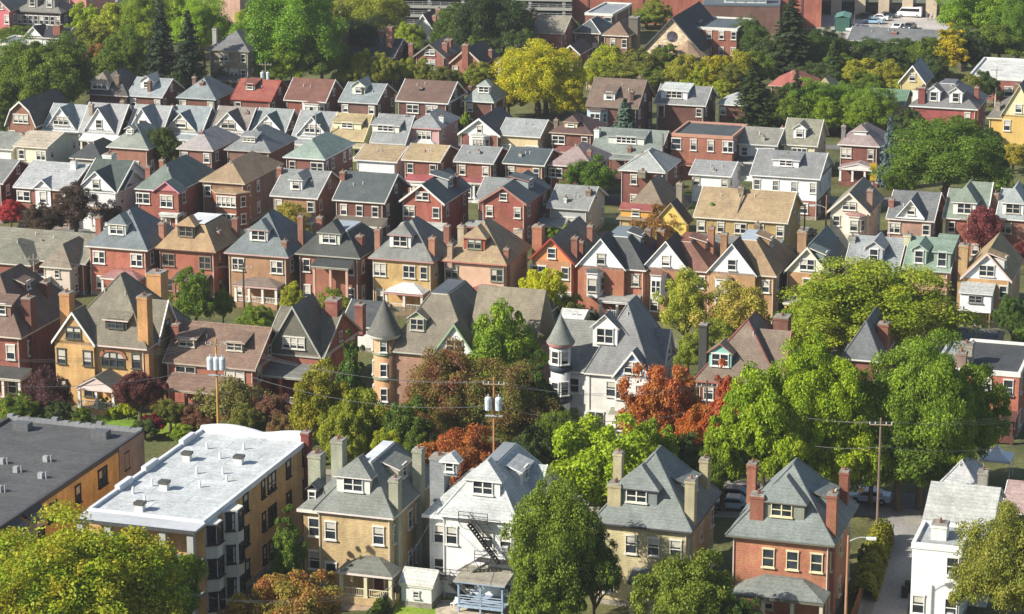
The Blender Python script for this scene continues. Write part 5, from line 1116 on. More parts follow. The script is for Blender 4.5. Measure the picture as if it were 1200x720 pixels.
# ---- hilltop and town edge
R8 = 'houses at the top of the picture'
house('stone house with grey hip roof and cream upper band, right of the tall spruces', 242, 58, 292, 9.0, 13, 'hip', 36, '847a68', '74747a', ['.d.s', '.sds', '....'], wk='stone', chim=[(252, 33, .5, 1.0, '9a9690'), (294, 40, .4, 1.0, '8a8680')], grp=R8, trim='8a867c', corn='ccc6ae', porch=[(252, 286, 2.4, 3.6, .6, '5c5e60', '8c8678', 'shed')])
house('pink painted rowhouse with front gable and grey roof in the top left corner', -12, 12, 12, 8.0, 12, 'fgable', 1, 'c46a72', '85837c', ['s.s', 's.s'], wk='paint', grp=R8, trim='c8b0a8')
house('long dark brick rowhouse with slate mansard and row of arched white windows', 16, 13, 72, 7.5, 13, 'hip', 2, '4f3b3d', '7c7a72', ['ssssssss', '........'], deck=.5, deckc='8b887c', dorm=[(38, 2.4, 'gable', 's', '8a8880', .8, 1.4), (58, 2.4, 'gable', 's', '8a8880', .8, 1.4)], grp=R8, trim='5a4a4a', name='rowhouse')
house('pink rendered building with dark upper edge above the treetops, top left', 80, -4, 101, 10, 14, 'flat', 0, 'd08a80', '8a8a86', ['...', 's.s', '...'], wk='paint', grp=R8, ov=.1, name='building', cat='building', drain=False)
house('grey roofed house among the treetops right of the pink building', 103, 6, 131, 5, 10, 'sgable', -6, 'c0b8a8', '7c7d84', ['s.s'], wk='siding', grp=R8)
house('house with black gable roof, white gable and broad brick chimney above the leftmost trees', 27, 43, 74, 5.4, 9, 'sgable', 31, 'd8d8d4', '3d4047', ['s.s'], wk='siding', gab=[(28, 50, 32, .4, 'e2e2e0', '', {})], chim=[(68, 29, .2, 1.8, '9a4c40')], grp=R8)
house('low building with blue grey flat roof behind the leftmost trees', -10, 50, 25, 4, 10, 'flat', 0, '8a8a88', '7c8894', ['s.s'], grp=R8, ov=.1, name='building', cat='building', drain=False)
house('pale pink tower block cut by the top edge, left of the very large green tree', 256, -14, 281, 12, 14, 'flat', 0, 'd69a84', '8a8a86', ['...', '...', '...', '...'], grp=R8, ov=.1, name='building', cat='building', drain=False)
house('red brick house with dark roof and tall chimneys hidden in the dark trees', 398, 64, 462, 6.0, 10, 'sgable', 44, '9a5244', '444547', ['s.s', 's.s'], chim=[(404, 31, .3, 1.4, 'b06a58'), (457, 31, .3, 1.4, 'ad6656'), (447, 36, .6, 1.0, 'a06050')], grp=R8)
house('white gabled house with dark roof below the parking deck', 484, 33, 507, 4.6, 9, 'fgable', 17, 'dcdcd8', '4a454a', [], wk='siding', grp=R8, trim='e6e6e2', awin='.', chim=[(515, 10, .5, 1.2, 'b07060'), (510, 18, .2, .9, 'b07060')])
house('brick house with clipped tan gable, green framed bay and brick chimneys either side', 484, 66, 522, 6.0, 10, 'fgable', 52, 'a0584a', '77706a', ['.p.', '...'], bay=[(500, 517, 1.0, .6, 3.6, '8cae8a', 't', '6f7e74')], chim=[(482, 51, .1, 1.0, '9a5a4c'), (522, 50, .3, 1.2, 'a0584a'), (526, 46, .7, 1.6, 'a0584a')], grp=R8, trim='8f8a80', awin='d')
house('brick house with front gable and central brick chimney beside it', 526, 74, 566, 5.8, 10, 'fgable', 57, 'b3684f', '4b484a', ['s..s', '....'], chim=[(546, 52, .0, 1.4, 'a05444'), (575, 58, .6, .8, '9a5a4c')], grp=R8, trim='c8b8a8')
house('orange brick gabled house half behind the big yellow tree', 580, 76, 618, 5.8, 10, 'fgable', 60, 'b86a50', '4b484a', ['s..s', '....'], chim=[(601, 58, .1, .9, 'a05444')], grp=R8, trim='c8b8a8')
house('brick house with beige gable roof and red lower roof, left of the round tree', 622, 38, 661, 6.4, 10, 'sgable', 18, 'a4594a', '8f8772', ['s...', '....'], chim=[(627, 15, .4, .8, '9a6a5c')], porch=[(621, 643, 2.4, 3.2, .5, 'b04a44', '9a5a4c', 'shed')], grp=R8, trim='b8b0a0')
house('house with dark slate hip roof with white ridge lines beside the brown brick house', 671, 38, 704, 5.6, 10, 'hip', 23, '6c5a52', '566067', ['s.s'], ridgec='d4d8d8', grp=R8)
house('flat roofed brick house with blue grey roof in front of the huge red wall', 685, 15, 718, 7.0, 16, 'flat', 0, '965447', '8d97a4', ['..w', '...'], grp=R8, ov=.1, drain=False)
house('brown brick house with brown hip roof and big dark chimney, left of the stone church', 705, 41, 737, 7.0, 10, 'hip', 25, '93654a', '8c6c52', ['.s.s', '....'], chim=[(752, 20, .5, 2.2, '6f645c')], grp=R8)
def church_extra(H):
    r, o, w, h, d = H['root'], H['off'], H['w'], H['h'], H['d']
    mb = MB(); zc = h + (H['zr'] - h) * .42
    for k in range(16):
        a, b = 6.2832 * k / 16, 6.2832 * (k + 1) / 16; xm = w / 2
        mb.poly([(xm + 1.1 * math.cos(a), -.06, zc + 1.1 * math.sin(a)), (xm + 1.1 * math.cos(b), -.06, zc + 1.1 * math.sin(b)), (xm, -.06, zc)])
    mb.build('rose_window', [M('glass', '4a4650')], r, o)
    x = w * .78; mb = MB(); pts = [(x + 3.6 * math.cos(t), -.3 + 3.6 * math.sin(t)) for t in [math.pi + k * math.pi / 5 for k in range(6)]]
    mb.prism(pts, 0, h - .6, 0); ap_ = mb.build('apse', [M('stone', 'b09c80')], r, o)
    mb = MB(); za = H['solz'](47, x, 0)
    for k in range(5):
        a, b = pts[k], pts[k + 1]; ex = lambda p: (x + (p[0] - x) * 1.12, -.3 + (p[1] + .3) * 1.12, h - .6); mb.poly([ex(a), ex(b), (x, 0, za)])
    mb.build('apse_roof', [M('shingle', 'a6835c')], ap_, o)
    for k in range(5): window(r, IDT, w * (.28 + .1 * k), 0, h - .6, 1, .7, 1.6, 'b8a890', 0, o, False, 0)
house('stone church with tall gable, round rose window and tan roofed apse', 752, 58, 822, 6.0, 22, 'fgable', 21, 'c4b296', '3f4248', [], wk='stone', name='church', cat='church', grp=R8, trim='5c5c5c', awin='.', extra=church_extra, sw='s.s.s')
house('flat roofed three storey red brick school with rows of white windows', 806, 31, 864, 9.5, 14, 'flat', 0, 'a2523f', '566470', ['...s.s.s', '...s.s.s', '........'], name='school', cat='school building', grp=R8, ov=.1, drain=False, chim=[(814, 24, .3, 3.0, 'a07a64')])
house('tiny brick house with brown roof and red dormer behind the big yellow tree', 656, 63, 680, 4.6, 8, 'fgable', 53, '8c4a40', '5c4a46', ['s'], grp=R8, awin='.')
house('tan house wall with pale roof glimpsed right of the big yellow tree', 684, 78, 696, 4.6, 6, 'sgable', 70, 'c8a070', '77706a', [], grp=R8, sw='')
def long_extra(H):
    pass
house('long low building with grey roof and brick chimney between trees and the parking lot', 992, 47, 1098, 3.6, 12, 'sgable', 33, 'b09880', '70747a', ['s..s..s..s'], grp=R8, chim=[(1048, 37, .3, 1.4, '9c5648'), (1056, 34, .5, .8, 'a87860')], name='building', cat='building')
# ------------------------------------------------------------------ town edge: huge brick building, parking deck, concrete building
def block(name, label, cat, px0, px1, pyb, pyt, d, m, rot=0, grp=None, rm=None):
    """big building standing on the ground line pyb with its top at pyt"""
    R = ROT * .4 + rot; A = P(px0, pyb, 0); ex = Vector((math.cos(R), math.sin(R), 0)); ey = Vector((-math.sin(R), math.cos(R), 0))
    w = bis(lambda t: proj(A + ex * t)[0] - px1, 0, 200); h = bis(lambda z: pyt - proj((A.x, A.y, z))[1], 0, 60)
    root = empty(name, A + ex * w / 2 + ey * d / 2, R); tag(root, label, cat, grp)
    mb = MB(); mb.box(0, w, 0, d, 0, h); mb.build('wall', [m], root, (w / 2, d / 2, 0))
    mb = MB(); mb.box(-.2, w + .2, -.2, d + .2, h, h + .4); mb.build('roof', [rm or M('membrane', '8c8c88')], root, (w / 2, d / 2, 0))
    return root, w, h, (w / 2, d / 2, 0)
r, w, h, o = block('warehouse', 'huge windowless red brick building with grey piers, filling the top right', 'warehouse', 668, 962, 27, -22, 34, M('brick', 'b5533f'))
for t in (.53,):
    mb = MB(); mb.box(w * t, w * t + 1.3, -.5, 0, 0, h); mb.build('pier', [M('paint', '8c8a84')], r, o)
for t in (.07, .29, .8, .92):
    mb = MB(); mb.box(w * t, w * t + .35, -.12, 0, 0, h); mb.build('downpipe', [M('metal', '5c4a44')], r, o)
mb = MB(); mb.box(w * .54, w * .84, -9, -.02, 0, 5.8, 0); mb.box(w * .54, w * .84, -9.1, -.02, 5.8, 6.2, 1); mb.build('annex', [M('brick', '7c5048'), M('membrane', '5f6b74')], r, o)
for x in (.62, .66, .70, .735):
    mb = MB(); mb.box(w * x, w * x + 2.8, -7, -4.5, 6.2, 8.2); mb.box(w * x + .3, w * x + 2.5, -7.1, -7, 6.6, 7.9, 1); mb.build('air_conditioner', [M('metal', 'c4ccc8'), M('metal', '7c8484')], r, o)
def deck_building(px0, px1, pyb, pyt, label, fl, col, grp=None):
    r, w, h, o = block('parking_deck', label, 'parking deck', px0, px1, pyb, pyt, 30, M('plain', '1e2022'))  # near-black block paints in the shade of the open levels
    for k in range(fl + 1):
        z = h * k / fl; mb = MB(); mb.box(-1, w + 1, -2.5, .02, z - .5, z + .1); mb.build('floor_slab', [M('paint', col)], r, o)
        if k < fl + 1:
            mb = MB()
            for q in (.5, .9): mb.box(-1, w + 1, -2.5, -2.42, z + q, z + q + .07)
            for j in range(int(w / 2)): mb.box(j * 2, j * 2 + .08, -2.5, -2.4, z, z + 1)
            mb.build('railing', [M('metal', 'a4a8a8')], r, o)
    for j in range(int(w / 7.5) + 1):
        x = j * 7.5; mb = MB(); mb.box(x - .35, x + .35, -2.3, -1.6, 0, h); mb.build('column', [M('paint', '9c9c98')], r, o)
    return r
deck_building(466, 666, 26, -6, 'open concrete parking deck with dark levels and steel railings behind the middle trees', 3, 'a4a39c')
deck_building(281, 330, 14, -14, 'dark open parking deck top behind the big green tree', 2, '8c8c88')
r, w, h, o = block('concrete_building', 'cream concrete building with square columns and dark bays behind the parking lot', 'building', 962, 1130, 17, -16, 24, M('glass', '2a3034'))
for k in range(7):
    x = w * (.2 + .165 * k) - 3; mb = MB(); mb.box(x - 1.2, x + 1.2, -2, 0, 0, h); mb.build('column', [M('paint', 'cbb99e')], r, o)
mb = MB(); mb.box(0, w, -1.6, 0, 3.2, 4.2); mb.build('railing', [M('paint', '6c7468')], r, o)

# ------------------------------------------------------------------ ground, streets
g = 9000
mb = MB(); mb.poly([(-g, -200, 0), (g, -200, 0), (g, g, 0), (-g, g, 0)]); o = mb.build('ground', [M('grass', '5b5f3c')]); o['kind'] = 'structure'
ASP = M('asphalt', '6c6b69'); CON = M('paint', '9f9a8e')
strip('street', [(-300, 560), (200, 568), (640, 578), (1000, 590), (1300, 604)], 8, .03, ASP)
strip('pavement', [(-300, 560), (200, 568), (640, 578), (1000, 590), (1014, 590.5)], 1.6, .14, CON, .12, 5.2)
strip('pavement', [(-300, 560), (200, 568), (640, 578), (990, 589.7)], 1.6, .14, CON, .12, -5.2)
strip('pavement', [(1062, 592), (1300, 604)], 1.6, .14, CON, .12, -5.2)
strip('alley', [(1020, 760), (1034, 720), (1046, 660), (1052, 620), (1054, 596.5)], 4.6, .034, M('asphalt', '8f8d88'))
strip('kerb_strip', [(1003, 760), (1022, 700), (1036, 645), (1042, 615)], .9, .1, M('paint', '8c877a'), .1)
strip('alley', [(-300, 388), (300, 392), (700, 400), (1300, 418)], 4.5, .03, ASP)
strip('street', [(-300, 318), (300, 322), (700, 326), (1300, 338)], 6, .03, ASP) if False else None
strip('alley', [(-300, 268), (500, 272), (1300, 284)], 4.5, .03, ASP)
strip('street', [(-300, 226), (500, 231), (1300, 240)], 7, .03, ASP)
strip('alley', [(-300, 166), (900, 172), (1300, 176)], 4, .03, ASP)
sheet('parking_lot', [P(955, 47), P(1120, 47), P(1150, 14), P(955, 14)], .03, M('asphalt', 'a9a39c'))
mb = MB()
for k in range(9):
    a = P(1000 + k * 11, 33, .036); mb.box(a.x, a.x + .14, a.y, a.y + 5, .034, .038)
o = mb.build('parking_lines', [M('paint', 'd8d8d0')]); o['kind'] = 'structure'
LAWN = M('grass', '6f8c34')
sheet('lawn', [P(455, 740), P(600, 740), P(600, 688), P(470, 688)], .02, LAWN)
sheet('lawn', [P(105, 478), P(245, 494), P(240, 514), P(100, 500)], .02, LAWN)
sheet('lawn', [P(795, 226), P(820, 228), P(824, 244), P(792, 240)], .02, M('grass', '7fa043'))
sheet('patio', [P(510, 722), P(600, 722), P(596, 704), P(512, 704)], .05, M('stone', 'b9ad98'), thick=.05)
sheet('patio', [P(395, 716), P(455, 716), P(462, 698), P(400, 698)], .05, M('stone', 'a08a74'), thick=.05)
sheet('path', [P(98, 478), P(114, 478), P(112, 494), P(92, 494)], .06, M('paint', 'b9b4a4'), thick=.05)

house('small white garden shed with pale roof on the lawn beside the beige brick house', 467, 683, 507, 2.4, 3.2, 'sgable', 667, 'dedfdd', 'cfcfca', [], wk='siding', name='shed', cat='shed', grp='sheds and garages', sw='', ov=.2, drain=False, vents=0, extra=lambda H: window(H['root'], IDT, H['w'] * .5, 0, 1.0, 1, .5, .6, 'c8c8c4', 0, H['off'], False, 0))

# fences and hedges
def fence(label, pix, h, hx, kind='board', grp='garden fences'):
    pts = [P(*p) for p in pix]; root = empty('fence', pts[0], 0); tag(root, label, 'fence', grp); q = [p - pts[0] for p in pts]
    mb = MB(); pm = MB()
    for a, b in zip(q, q[1:]):
        L = (b - a).length; n = max(2, int(L / (.16 if kind != 'post' else 1.2))); t = (b - a).normalized()
        for k in range(n + 1):
            c = a.lerp(b, k / n)
            if kind == 'board': mb.tube((c.x, c.y, 0), (c.x, c.y, h), .085, .085, 4)
            else: mb.tube((c.x, c.y, 0), (c.x, c.y, h), .02, .02, 4)
        for k in range(int(L / 2.2) + 1):
            c = a + t * (k * 2.2); pm.tube((c.x, c.y, 0), (c.x, c.y, h + .12), .07, .07, 6)
        for z in (.3, h - .2): mb.tube((a.x, a.y, z), (b.x, b.y, z), .04, .04, 4)
    mb.build('panel', [M('wood', hx)], root); pm.build('post', [M('wood', hx)], root)
fence('grey board fence beside the shed on the lawn', [(448, 716), (458, 700), (468, 690)], 1.5, '8c8c84')
fence('brown board fence along the left side of the lower right alley', [(998, 735), (1010, 700), (1022, 668)], 1.5, '9a6a48')
fence('wire fence behind the brown gabled house', [(206, 402), (290, 404)], 1.4, '8a8a84', 'wire')
fence('pale board fence between the backyards below the third row, middle', [(590, 372), (672, 374)], 1.6, 'a89a84')
fence('weathered board fence below the yellow brick house of the third row', [(420, 372), (500, 374)], 1.6, '8a7c68')
fence('green grey fence right of the pale grey roofed low house', [(706, 262), (735, 262)], 1.6, '7c9486')
def hedge(label, pix, wd, h, c1, c2, n=5):
    a, b = P(*pix[0]), P(*pix[1]); L = (b - a).length; rng = np.random.default_rng(int(L * 10)); m = int(L * (h + wd) * 260)
    u = rng.uniform(0, 1, (m, 1)); d = np.array([(b - a).x, (b - a).y, 0]) / L; nn = np.array([-d[1], d[0], 0])
    th = rng.uniform(0, math.pi, (m, 1)); bump = 1 + .12 * np.sin(u * L * 2.1) + .1 * np.sin(u * L * 5.3 + 1)
    pos = d * u * L + nn * np.cos(th) * wd / 2 * bump * rng.uniform(.7, 1.05, (m, 1)) + np.array([0, 0, 1]) * np.sin(th) ** .6 * h * bump * rng.uniform(.5, 1.02, (m, 1))
    nr = nn * np.cos(th) + np.array([0, 0, 1]) * np.sin(th) + rng.normal(size=(m, 3)) * .5
    me = quads('hedge', pos, nr, .2, rng); me.materials.append(FOL(c1, c2))
    o = bpy.data.objects.new('hedge', me); COL.objects.link(o); o.location = a; tag(o, label, 'hedge')
hedge('yellow green hedge along the left side of the lower right alley', [(1012, 706), (1034, 632)], 2.2, 2.2, '7d8c28', '9a8c30')
hedge('low dark hedge beside the patio of the beige brick house', [(432, 735), (455, 706)], 1.2, 1.2, '3c5a20', '5a7a2c')
hedge('clipped green hedge in front of the orange brick mansion', [(128, 492), (150, 486)], 1.3, 1.2, '5a7c20', '9ab034')
hedge('dark green hedge of pointed shrubs behind the white mansion', [(682, 388), (694, 380)], 1.6, 2.0, '2f5420', '4a7a28')

# ------------------------------------------------------------------ trees
Gd = ('3f6420', '6d8f28'); Gb = ('4f7f1c', '8fb028'); Yg = ('7f9622', 'b4b62c'); Yl = ('8f9018', 'c4ae20'); Dk = ('34522a', '4f7034'); Ol = ('5a6628', '8a8a34')
tree('big yellow green tree touched with orange, lower left corner below the flat white roof', 92, 620, 222, 800, '6c9c1c', 'a89a28', 'big')
tree('green tree behind the yellow and orange tree, below the grey rear porches', 196, 640, 90, 770, '4e7a1c', '7c9a26', 'round')
tree('young green tree against the right wall of the white roofed apartment block', 337, 596, 34, 712, '3c661e', '6a9030', 'tall')
tree('bush of russet and green leaves below the beige brick house', 345, 672, 120, 775, 'a8703c', '7f8a34', 'dome', name='shrub')
tree('orange tipped bush at the bottom edge, left of the russet bush', 285, 700, 60, 775, 'b06a48', '8a8a3c', 'round', name='shrub')
tree('tall feathery green tree in front of the white house, reaching the bottom edge', 652, 566, 106, 748, '4a7020', '7c982e', 'big')
tree('leafy undergrowth at the foot of the feathery tree, bottom edge', 640, 648, 92, 760, '44681e', '70902c', 'round')
tree('dark green tree right of the feathery tree in front of the tan brick house', 696, 628, 60, 752, '2f5420', '557a28', 'round')
tree('dense rounded green tree at the bottom edge between tan and orange brick houses', 803, 655, 116, 765, '4f6e20', '7c9030', 'dome')
tree('low leafy tree at the bottom right of the rounded green tree', 862, 700, 60, 775, '2c5220', '4c7428', 'dome')
tree('olive drooping willow at the lower right edge', 1178, 604, 118, 752, '6f7c2c', '93923a', 'big')
tree('bright yellow green tree above the tan brick house with four chimneys', 708, 494, 134, 628, '6c9a1c', '9ab82a', 'round')
tree('yellow green tree right of the first, touching the orange maple', 770, 500, 70, 605, '5c8a1c', '8aac28', 'round')
tree('large bright green tree left of the darker one, above the orange brick house', 892, 434, 92, 606, '568a16', '92b422', 'round')
tree('bright green tree in the middle of the right hand clump', 946, 406, 104, 600, '5c9018', '9aba24', 'big')
tree('leafy green crown at the left end of the right hand clump', 846, 486, 64, 600, '5c8c1a', '94b024', 'round')
tree('bright crown low in the clump, directly behind the orange brick house', 918, 486, 72, 610, '6a961a', 'a0b428', 'round')
tree('green crown in the upper middle of the clump, below the slate pyramid roof', 984, 426, 66, 596, '4c7e1c', '80a428', 'round')
tree('darker green crown between the two large trees of the clump', 1020, 440, 60, 594, '3c6c1e', '648c28', 'round')
tree('yellow green crown at the lower right of the clump, above the white house', 1104, 476, 70, 600, '5c8a20', '8caa2c', 'round')
tree('yellow green tree right behind the steep roof of the orange brick house', 986, 480, 88, 604, '6a941a', 'a0b428', 'round')
tree('large dark green tree on the right, beside the flat roofed red rowhouse', 1078, 400, 112, 596, '4a7c20', '78a42c', 'big')
tree('smaller green tree directly in front of the flat roofed red rowhouse', 1128, 428, 90, 575, '4a7c20', '6f9a2c', 'round')
tree('dark green tree under the big right hand trees, beside the street pole', 1052, 486, 110, 598, '3a6420', '5c8828', 'round')
tree('huge yellow green tree in front of the pale blue grey roof', 1016, 312, 186, 440, '6a9020', '9ca42c', 'big')
tree('yellow green tree left end of the huge tree, beside the cream gabled brick house', 950, 352, 78, 440, '5e8c1c', '94ac2a', 'round')
tree('bright orange maple in front of the white mansion', 776, 424, 92, 560, 'a87030', 'b45c38', 'round')
tree('small red orange maple in front of the teal dormer', 844, 434, 46, 590, 'ac5030', 'b4683a', 'tall')
tree('orange red tree between the two maples and the street', 816, 474, 56, 584, 'b8622c', 'a4702c', 'round')
tree('olive tree with purple red tips in front of the turreted brick house', 530, 412, 108, 542, '84503c', '7a8434', 'big')
tree('olive and maroon tree right of the purple tipped tree, behind the transformer pole', 592, 430, 108, 548, '64782e', '84603c', 'big')
tree('bright green tree covering the white front gable of the turreted house', 590, 360, 84, 492, '4c8420', '84a82e', 'round')
tree('dark green tree left of the white mansion', 628, 420, 56, 545, '2c5420', '44702a', 'tall')
tree('olive yellow tree below the red brick arched porch', 378, 430, 78, 545, '7a8020', 'a0962c', 'round')
tree('yellow green tree with low crown behind the white apartment roof', 420, 456, 74, 560, '6c8420', '94982c', 'round')
tree('dark green narrow tree right of the red brick arched porch', 411, 396, 36, 520, '2c5a22', '467a2a', 'tall')
tree('small green tree left of the brick turret, below the narrow dark one', 478, 470, 70, 570, '38601f', '5c822a', 'round')
tree('pinkish shrub at the foot of the red arched porch', 318, 462, 50, 520, '8a5a50', '75643c', 'dome', name='shrub')
tree('nearly bare olive tree in front of the brown gabled house', 272, 446, 76, 512, '6e6a34', '7c7c3c', 'sparse')
tree('dark maroon tree right of the orange brick mansion porch', 164, 436, 56, 496, '5c3232', '71443c', 'dome')
tree('purple leaved tree between the dark red house and the orange mansion', 54, 432, 42, 496, '52383c', '6c4a48', 'sparse')
tree('small maroon bush against the left gable of the orange mansion', 76, 442, 22, 490, '5a3434', '6c4440', 'sparse')
tree('orange brown shrubs behind the transformer pole at street level', 540, 505, 90, 590, 'a4562c', 'b07838', 'dome', name='shrub')
tree('low yellow green shrubs behind the parapet of the white roof', 400, 484, 60, 572, '7a8c24', '9aa030', 'dome', name='shrub')
tree('grey green shrub in front of the white mansion basement', 680, 486, 60, 545, '7c8c4c', '93a05c', 'dome', name='shrub')
for i, (x, y, w_, b_, c, l) in enumerate([(120, 466, 16, 484, Yg, 'round bright shrub left of the mansion porch steps'), (150, 470, 22, 492, Yg, 'yellow green shrub right of the mansion porch steps'), (182, 486, 26, 512, ('8c2430', '6c2030'), 'crimson shrub below the maroon tree'), (206, 482, 20, 502, Gd, 'round green shrub on the lawn before the brown gabled house'), (10, 470, 26, 500, Gb, 'green shrub at the left edge above the black flat roof'), (52, 472, 36, 498, Dk, 'dark shrub left of the mansion path'), (232, 492, 24, 514, Ol, 'olive shrub between lawn and white parapet'), (1015, 640, 20, 668, Ol, 'olive shrub at the top of the alley hedge'), (612, 640, 30, 700, Dk, 'dark shrub beside the blue porch')]):
    tree(l, x, y, w_, b_, c[0], c[1], 'bush', cfrac=.95, grp='garden shrubs', cat='shrub')
G3 = 'trees between the rows of houses'
tree('round green tree in front of the red brick house with tan mansard roof', 230, 318, 52, 392, '3c701e', '6c942c', 'round', grp=G3)
tree('small green tree right of the round one, below the tan brick house', 262, 340, 26, 388, '4c7a24', '7a982e', 'round', grp=G3)
tree('green shrubby tree behind the brown gabled house', 302, 356, 38, 402, '4c7c22', '82a030', 'round', grp=G3)
tree('yellow green tree below the brown brick house with the black roof', 343, 333, 32, 378, '8a9a24', 'b4b034', 'round', grp=G3)
tree('olive tree below the balcony with black awning', 395, 339, 42, 386, '66801f', '8c962e', 'round', grp=G3)
tree('bright yellow tree in front of the orange stucco gable', 636, 313, 54, 386, 'a8b41c', 'd0c82c', 'round', grp=G3)
tree('olive green shrub right of the bright yellow tree', 668, 346, 34, 386, '6c7c28', '8a8a34', 'round', grp=G3)
tree('thin yellow green tree before the balcony gable house', 802, 316, 62, 428, '86982c', 'b0b044', 'loose', grp=G3)
tree('thin yellowing tree before the house with grey flat top', 862, 330, 84, 432, 'a09a38', 'bcaa54', 'loose', grp=G3)
tree('loose olive tree behind the teal dormer', 838, 372, 60, 440, '6c8428', '94a038', 'loose', grp=G3)
tree('small loose green tree right of the white mansion', 806, 392, 40, 444, '6f8a28', '98a43c', 'loose', grp=G3)
tree('round green tree at the right edge beside the white annex', 1184, 346, 36, 410, '2f5c24', '4f7e30', 'round', grp=G3)
tree('green tree at the right edge behind the red rowhouse', 1196, 384, 30, 436, '3c6c22', '64902c', 'round', grp=G3)
tree('tiny yellow bush beside the tan roofed beige stucco house', 584, 318, 24, 356, '86962c', 'b0aa40', 'round', grp=G3)
tree('dense rounded green tree in front of the faded pink roof in the fifth row', 692, 187, 62, 240, '2c5e1c', '4c8224', 'dome', grp=G3)
tree('bright green poplar in front of the long yellow brick house', 834, 242, 24, 298, '4c9428', '7cb43c', 'tall', grp=G3)
tree('green spread of leaves right of the bright poplar', 852, 268, 26, 296, '4c8428', '7ca038', 'round', grp=G3)
tree('brown leaved airy tree in front of the yellow gable', 776, 240, 58, 292, '8a6438', '9c7840', 'loose', grp=G3)
tree('thin yellow tree in front of the house with small white dormer', 340, 236, 46, 286, '9a9238', 'ac9c44', 'loose', grp=G3)
tree('dark bare branched smoke tree in front of the white house with green roof', 90, 214, 52, 280, '4c3c34', '5c4c3c', 'loose', grp=G3)
tree('brown shrubby tree between the smoke tree and the pink maple', 52, 240, 48, 282, '4c3f32', '5f4c38', 'round', grp=G3)
tree('small bare dark tree at the foot of the white gabled house', 130, 234, 34, 276, '4a3c38', '5c4a42', 'sparse', grp=G3)
tree('pinkish red small maple at the left edge', 13, 234, 30, 268, 'c4484c', 'a83c40', 'round', grp=G3)
tree('round dark green tree between two hip roofed brick houses', 192, 149, 38, 210, '38521f', '4c6c26', 'dome', grp=G3)
tree('maroon airy tree in front of the pale green roof', 1150, 240, 46, 310, '7c3c40', '8c5048', 'loose', grp=G3)
tree('red brown small tree right of the maroon one, at the right edge', 1194, 284, 26, 322, '7c3c38', '8a4c40', 'loose', grp=G3)
tree('huge domed green tree at the right behind the pink brick house', 1106, 148, 134, 240, '356820', '5f8c2a', 'big', grp=G3)
tree('darker tree at the right flank of the huge domed tree', 1158, 156, 46, 232, '2a4c20', '446c28', 'round', grp=G3)
tree('green tree left flank of the huge domed tree', 1056, 188, 40, 236, '4c7c24', '74982c', 'round', grp=G3)
tree('yellow bush below the yellow sided house', 1186, 168, 40, 204, 'a09430', 'b4a840', 'round', grp=G3)
tree('blue spruce right of the maroon brick house with pink roof', 1041, 132, 32, 222, '48686a', '5f807c', 'bluespruce', grp=G3)
tree('broad blue green spruce in front of the house with pale blue porch', 732, 114, 42, 166, '416a5c', '57806c', 'bluespruce', grp=G3)
for x, t_, w_, b_, l in [(426, 191, 14, 204, 'left round bush against the white house with tan roof'), (438, 193, 14, 206, 'right round bush against the white house with tan roof'), (634, 228, 12, 256, 'narrow green shrub left of the pale grey low house'), (545, 134, 12, 160, 'small green shrub left of the black roofed brick bungalow'), (690, 372, 10, 392, 'pointed evergreen shrub behind the white mansion'), (75, 168, 14, 186, 'small shrub below the cream house'), (410, 244, 22, 268, 'green shrub at the foot of the dark brick porch'), (672, 262, 26, 284, 'garden shrub below the low grey house'), (648, 266, 20, 284, 'small garden shrub left of the low grey house')]:
    tree(l, x, t_, w_, b_, *Gb, 'bush', cfrac=.95, grp='garden shrubs', cat='shrub')
GT = 'trees on the wooded slope'
tree('large green tree at the left edge above the bungalows', 28, 50, 100, 142, '3f6c1e', '6c8e28', 'big', grp=GT)
tree('large green tree left of the sunroom house', 78, 44, 66, 140, '33601e', '557e26', 'big', grp=GT)
tree('green tree at the left edge beside the gambrel gable', 6, 126, 40, 164, '2f5420', '4c6e28', 'round', grp=GT)
tree('lime green small bush above the gambrel gable', 79, 110, 22, 126, '8aa42c', 'a0b43c', 'bush', grp=GT, cat='shrub')
tree('yellow green tree at the top left below the pink building', 104, 6, 46, 66, '76a01c', '9cb62c', 'round', grp=GT)
tree('yellow green tree right of the first one at the top left', 136, 4, 52, 70, '86a024', 'a8ac34', 'round', grp=GT)
tree('green tree at the top edge left of the tall spruce', 168, -8, 56, 72, '5c8a20', '88a42c', 'big', grp=GT)
tree('olive tree in front of the yellow green pair', 112, 28, 52, 88, '6c7c24', '8e9230', 'round', grp=GT)
tree('bronze orange tree on the slope above the sunroom house', 112, 52, 38, 100, 'a0703c', '8a7c38', 'round', grp=GT)
tree('mid green tree left of the tall spruce', 152, 36, 50, 106, '44701e', '668a28', 'big', grp=GT)
tree('yellow green tree touching the left side of the tall spruce', 172, 28, 34, 100, '7c9a28', '98a834', 'round', grp=GT)
tree('tall dark spruce, left of the pair', 191, -6, 56, 116, '263f2a', '35543a', 'spruce', grp=GT)
tree('tall dark spruce, right of the pair, beside the stone house', 223, 10, 60, 118, '233c2a', '324e36', 'spruce', grp=GT)
tree('bright green tree at the top edge left of the stone house', 238, 2, 62, 78, '64a01c', '86b428', 'big', grp=GT)
tree('green tree at the top edge above the right hand spruce', 212, -6, 46, 60, '6c9c22', '8cac30', 'round', grp=GT)
tree('yellow green tree right of the pale pink tower', 292, 12, 36, 54, '98a82a', 'acb43c', 'round', grp=GT)
tree('very large bright green tree at the top, left of centre', 346, -16, 110, 106, '3c861e', '62a42a', 'big', grp=GT)
tree('green tree between the stone house and the very large green tree', 306, 34, 44, 104, '3c7a1e', '5c962a', 'round', grp=GT)
tree('olive green tree at the top right of the very large green tree', 430, -14, 86, 58, '7c8a24', '9a9c34', 'big', grp=GT)
tree('dark green tree behind the brick chimneys', 426, 24, 72, 92, '203c20', '30502a', 'big', grp=GT)
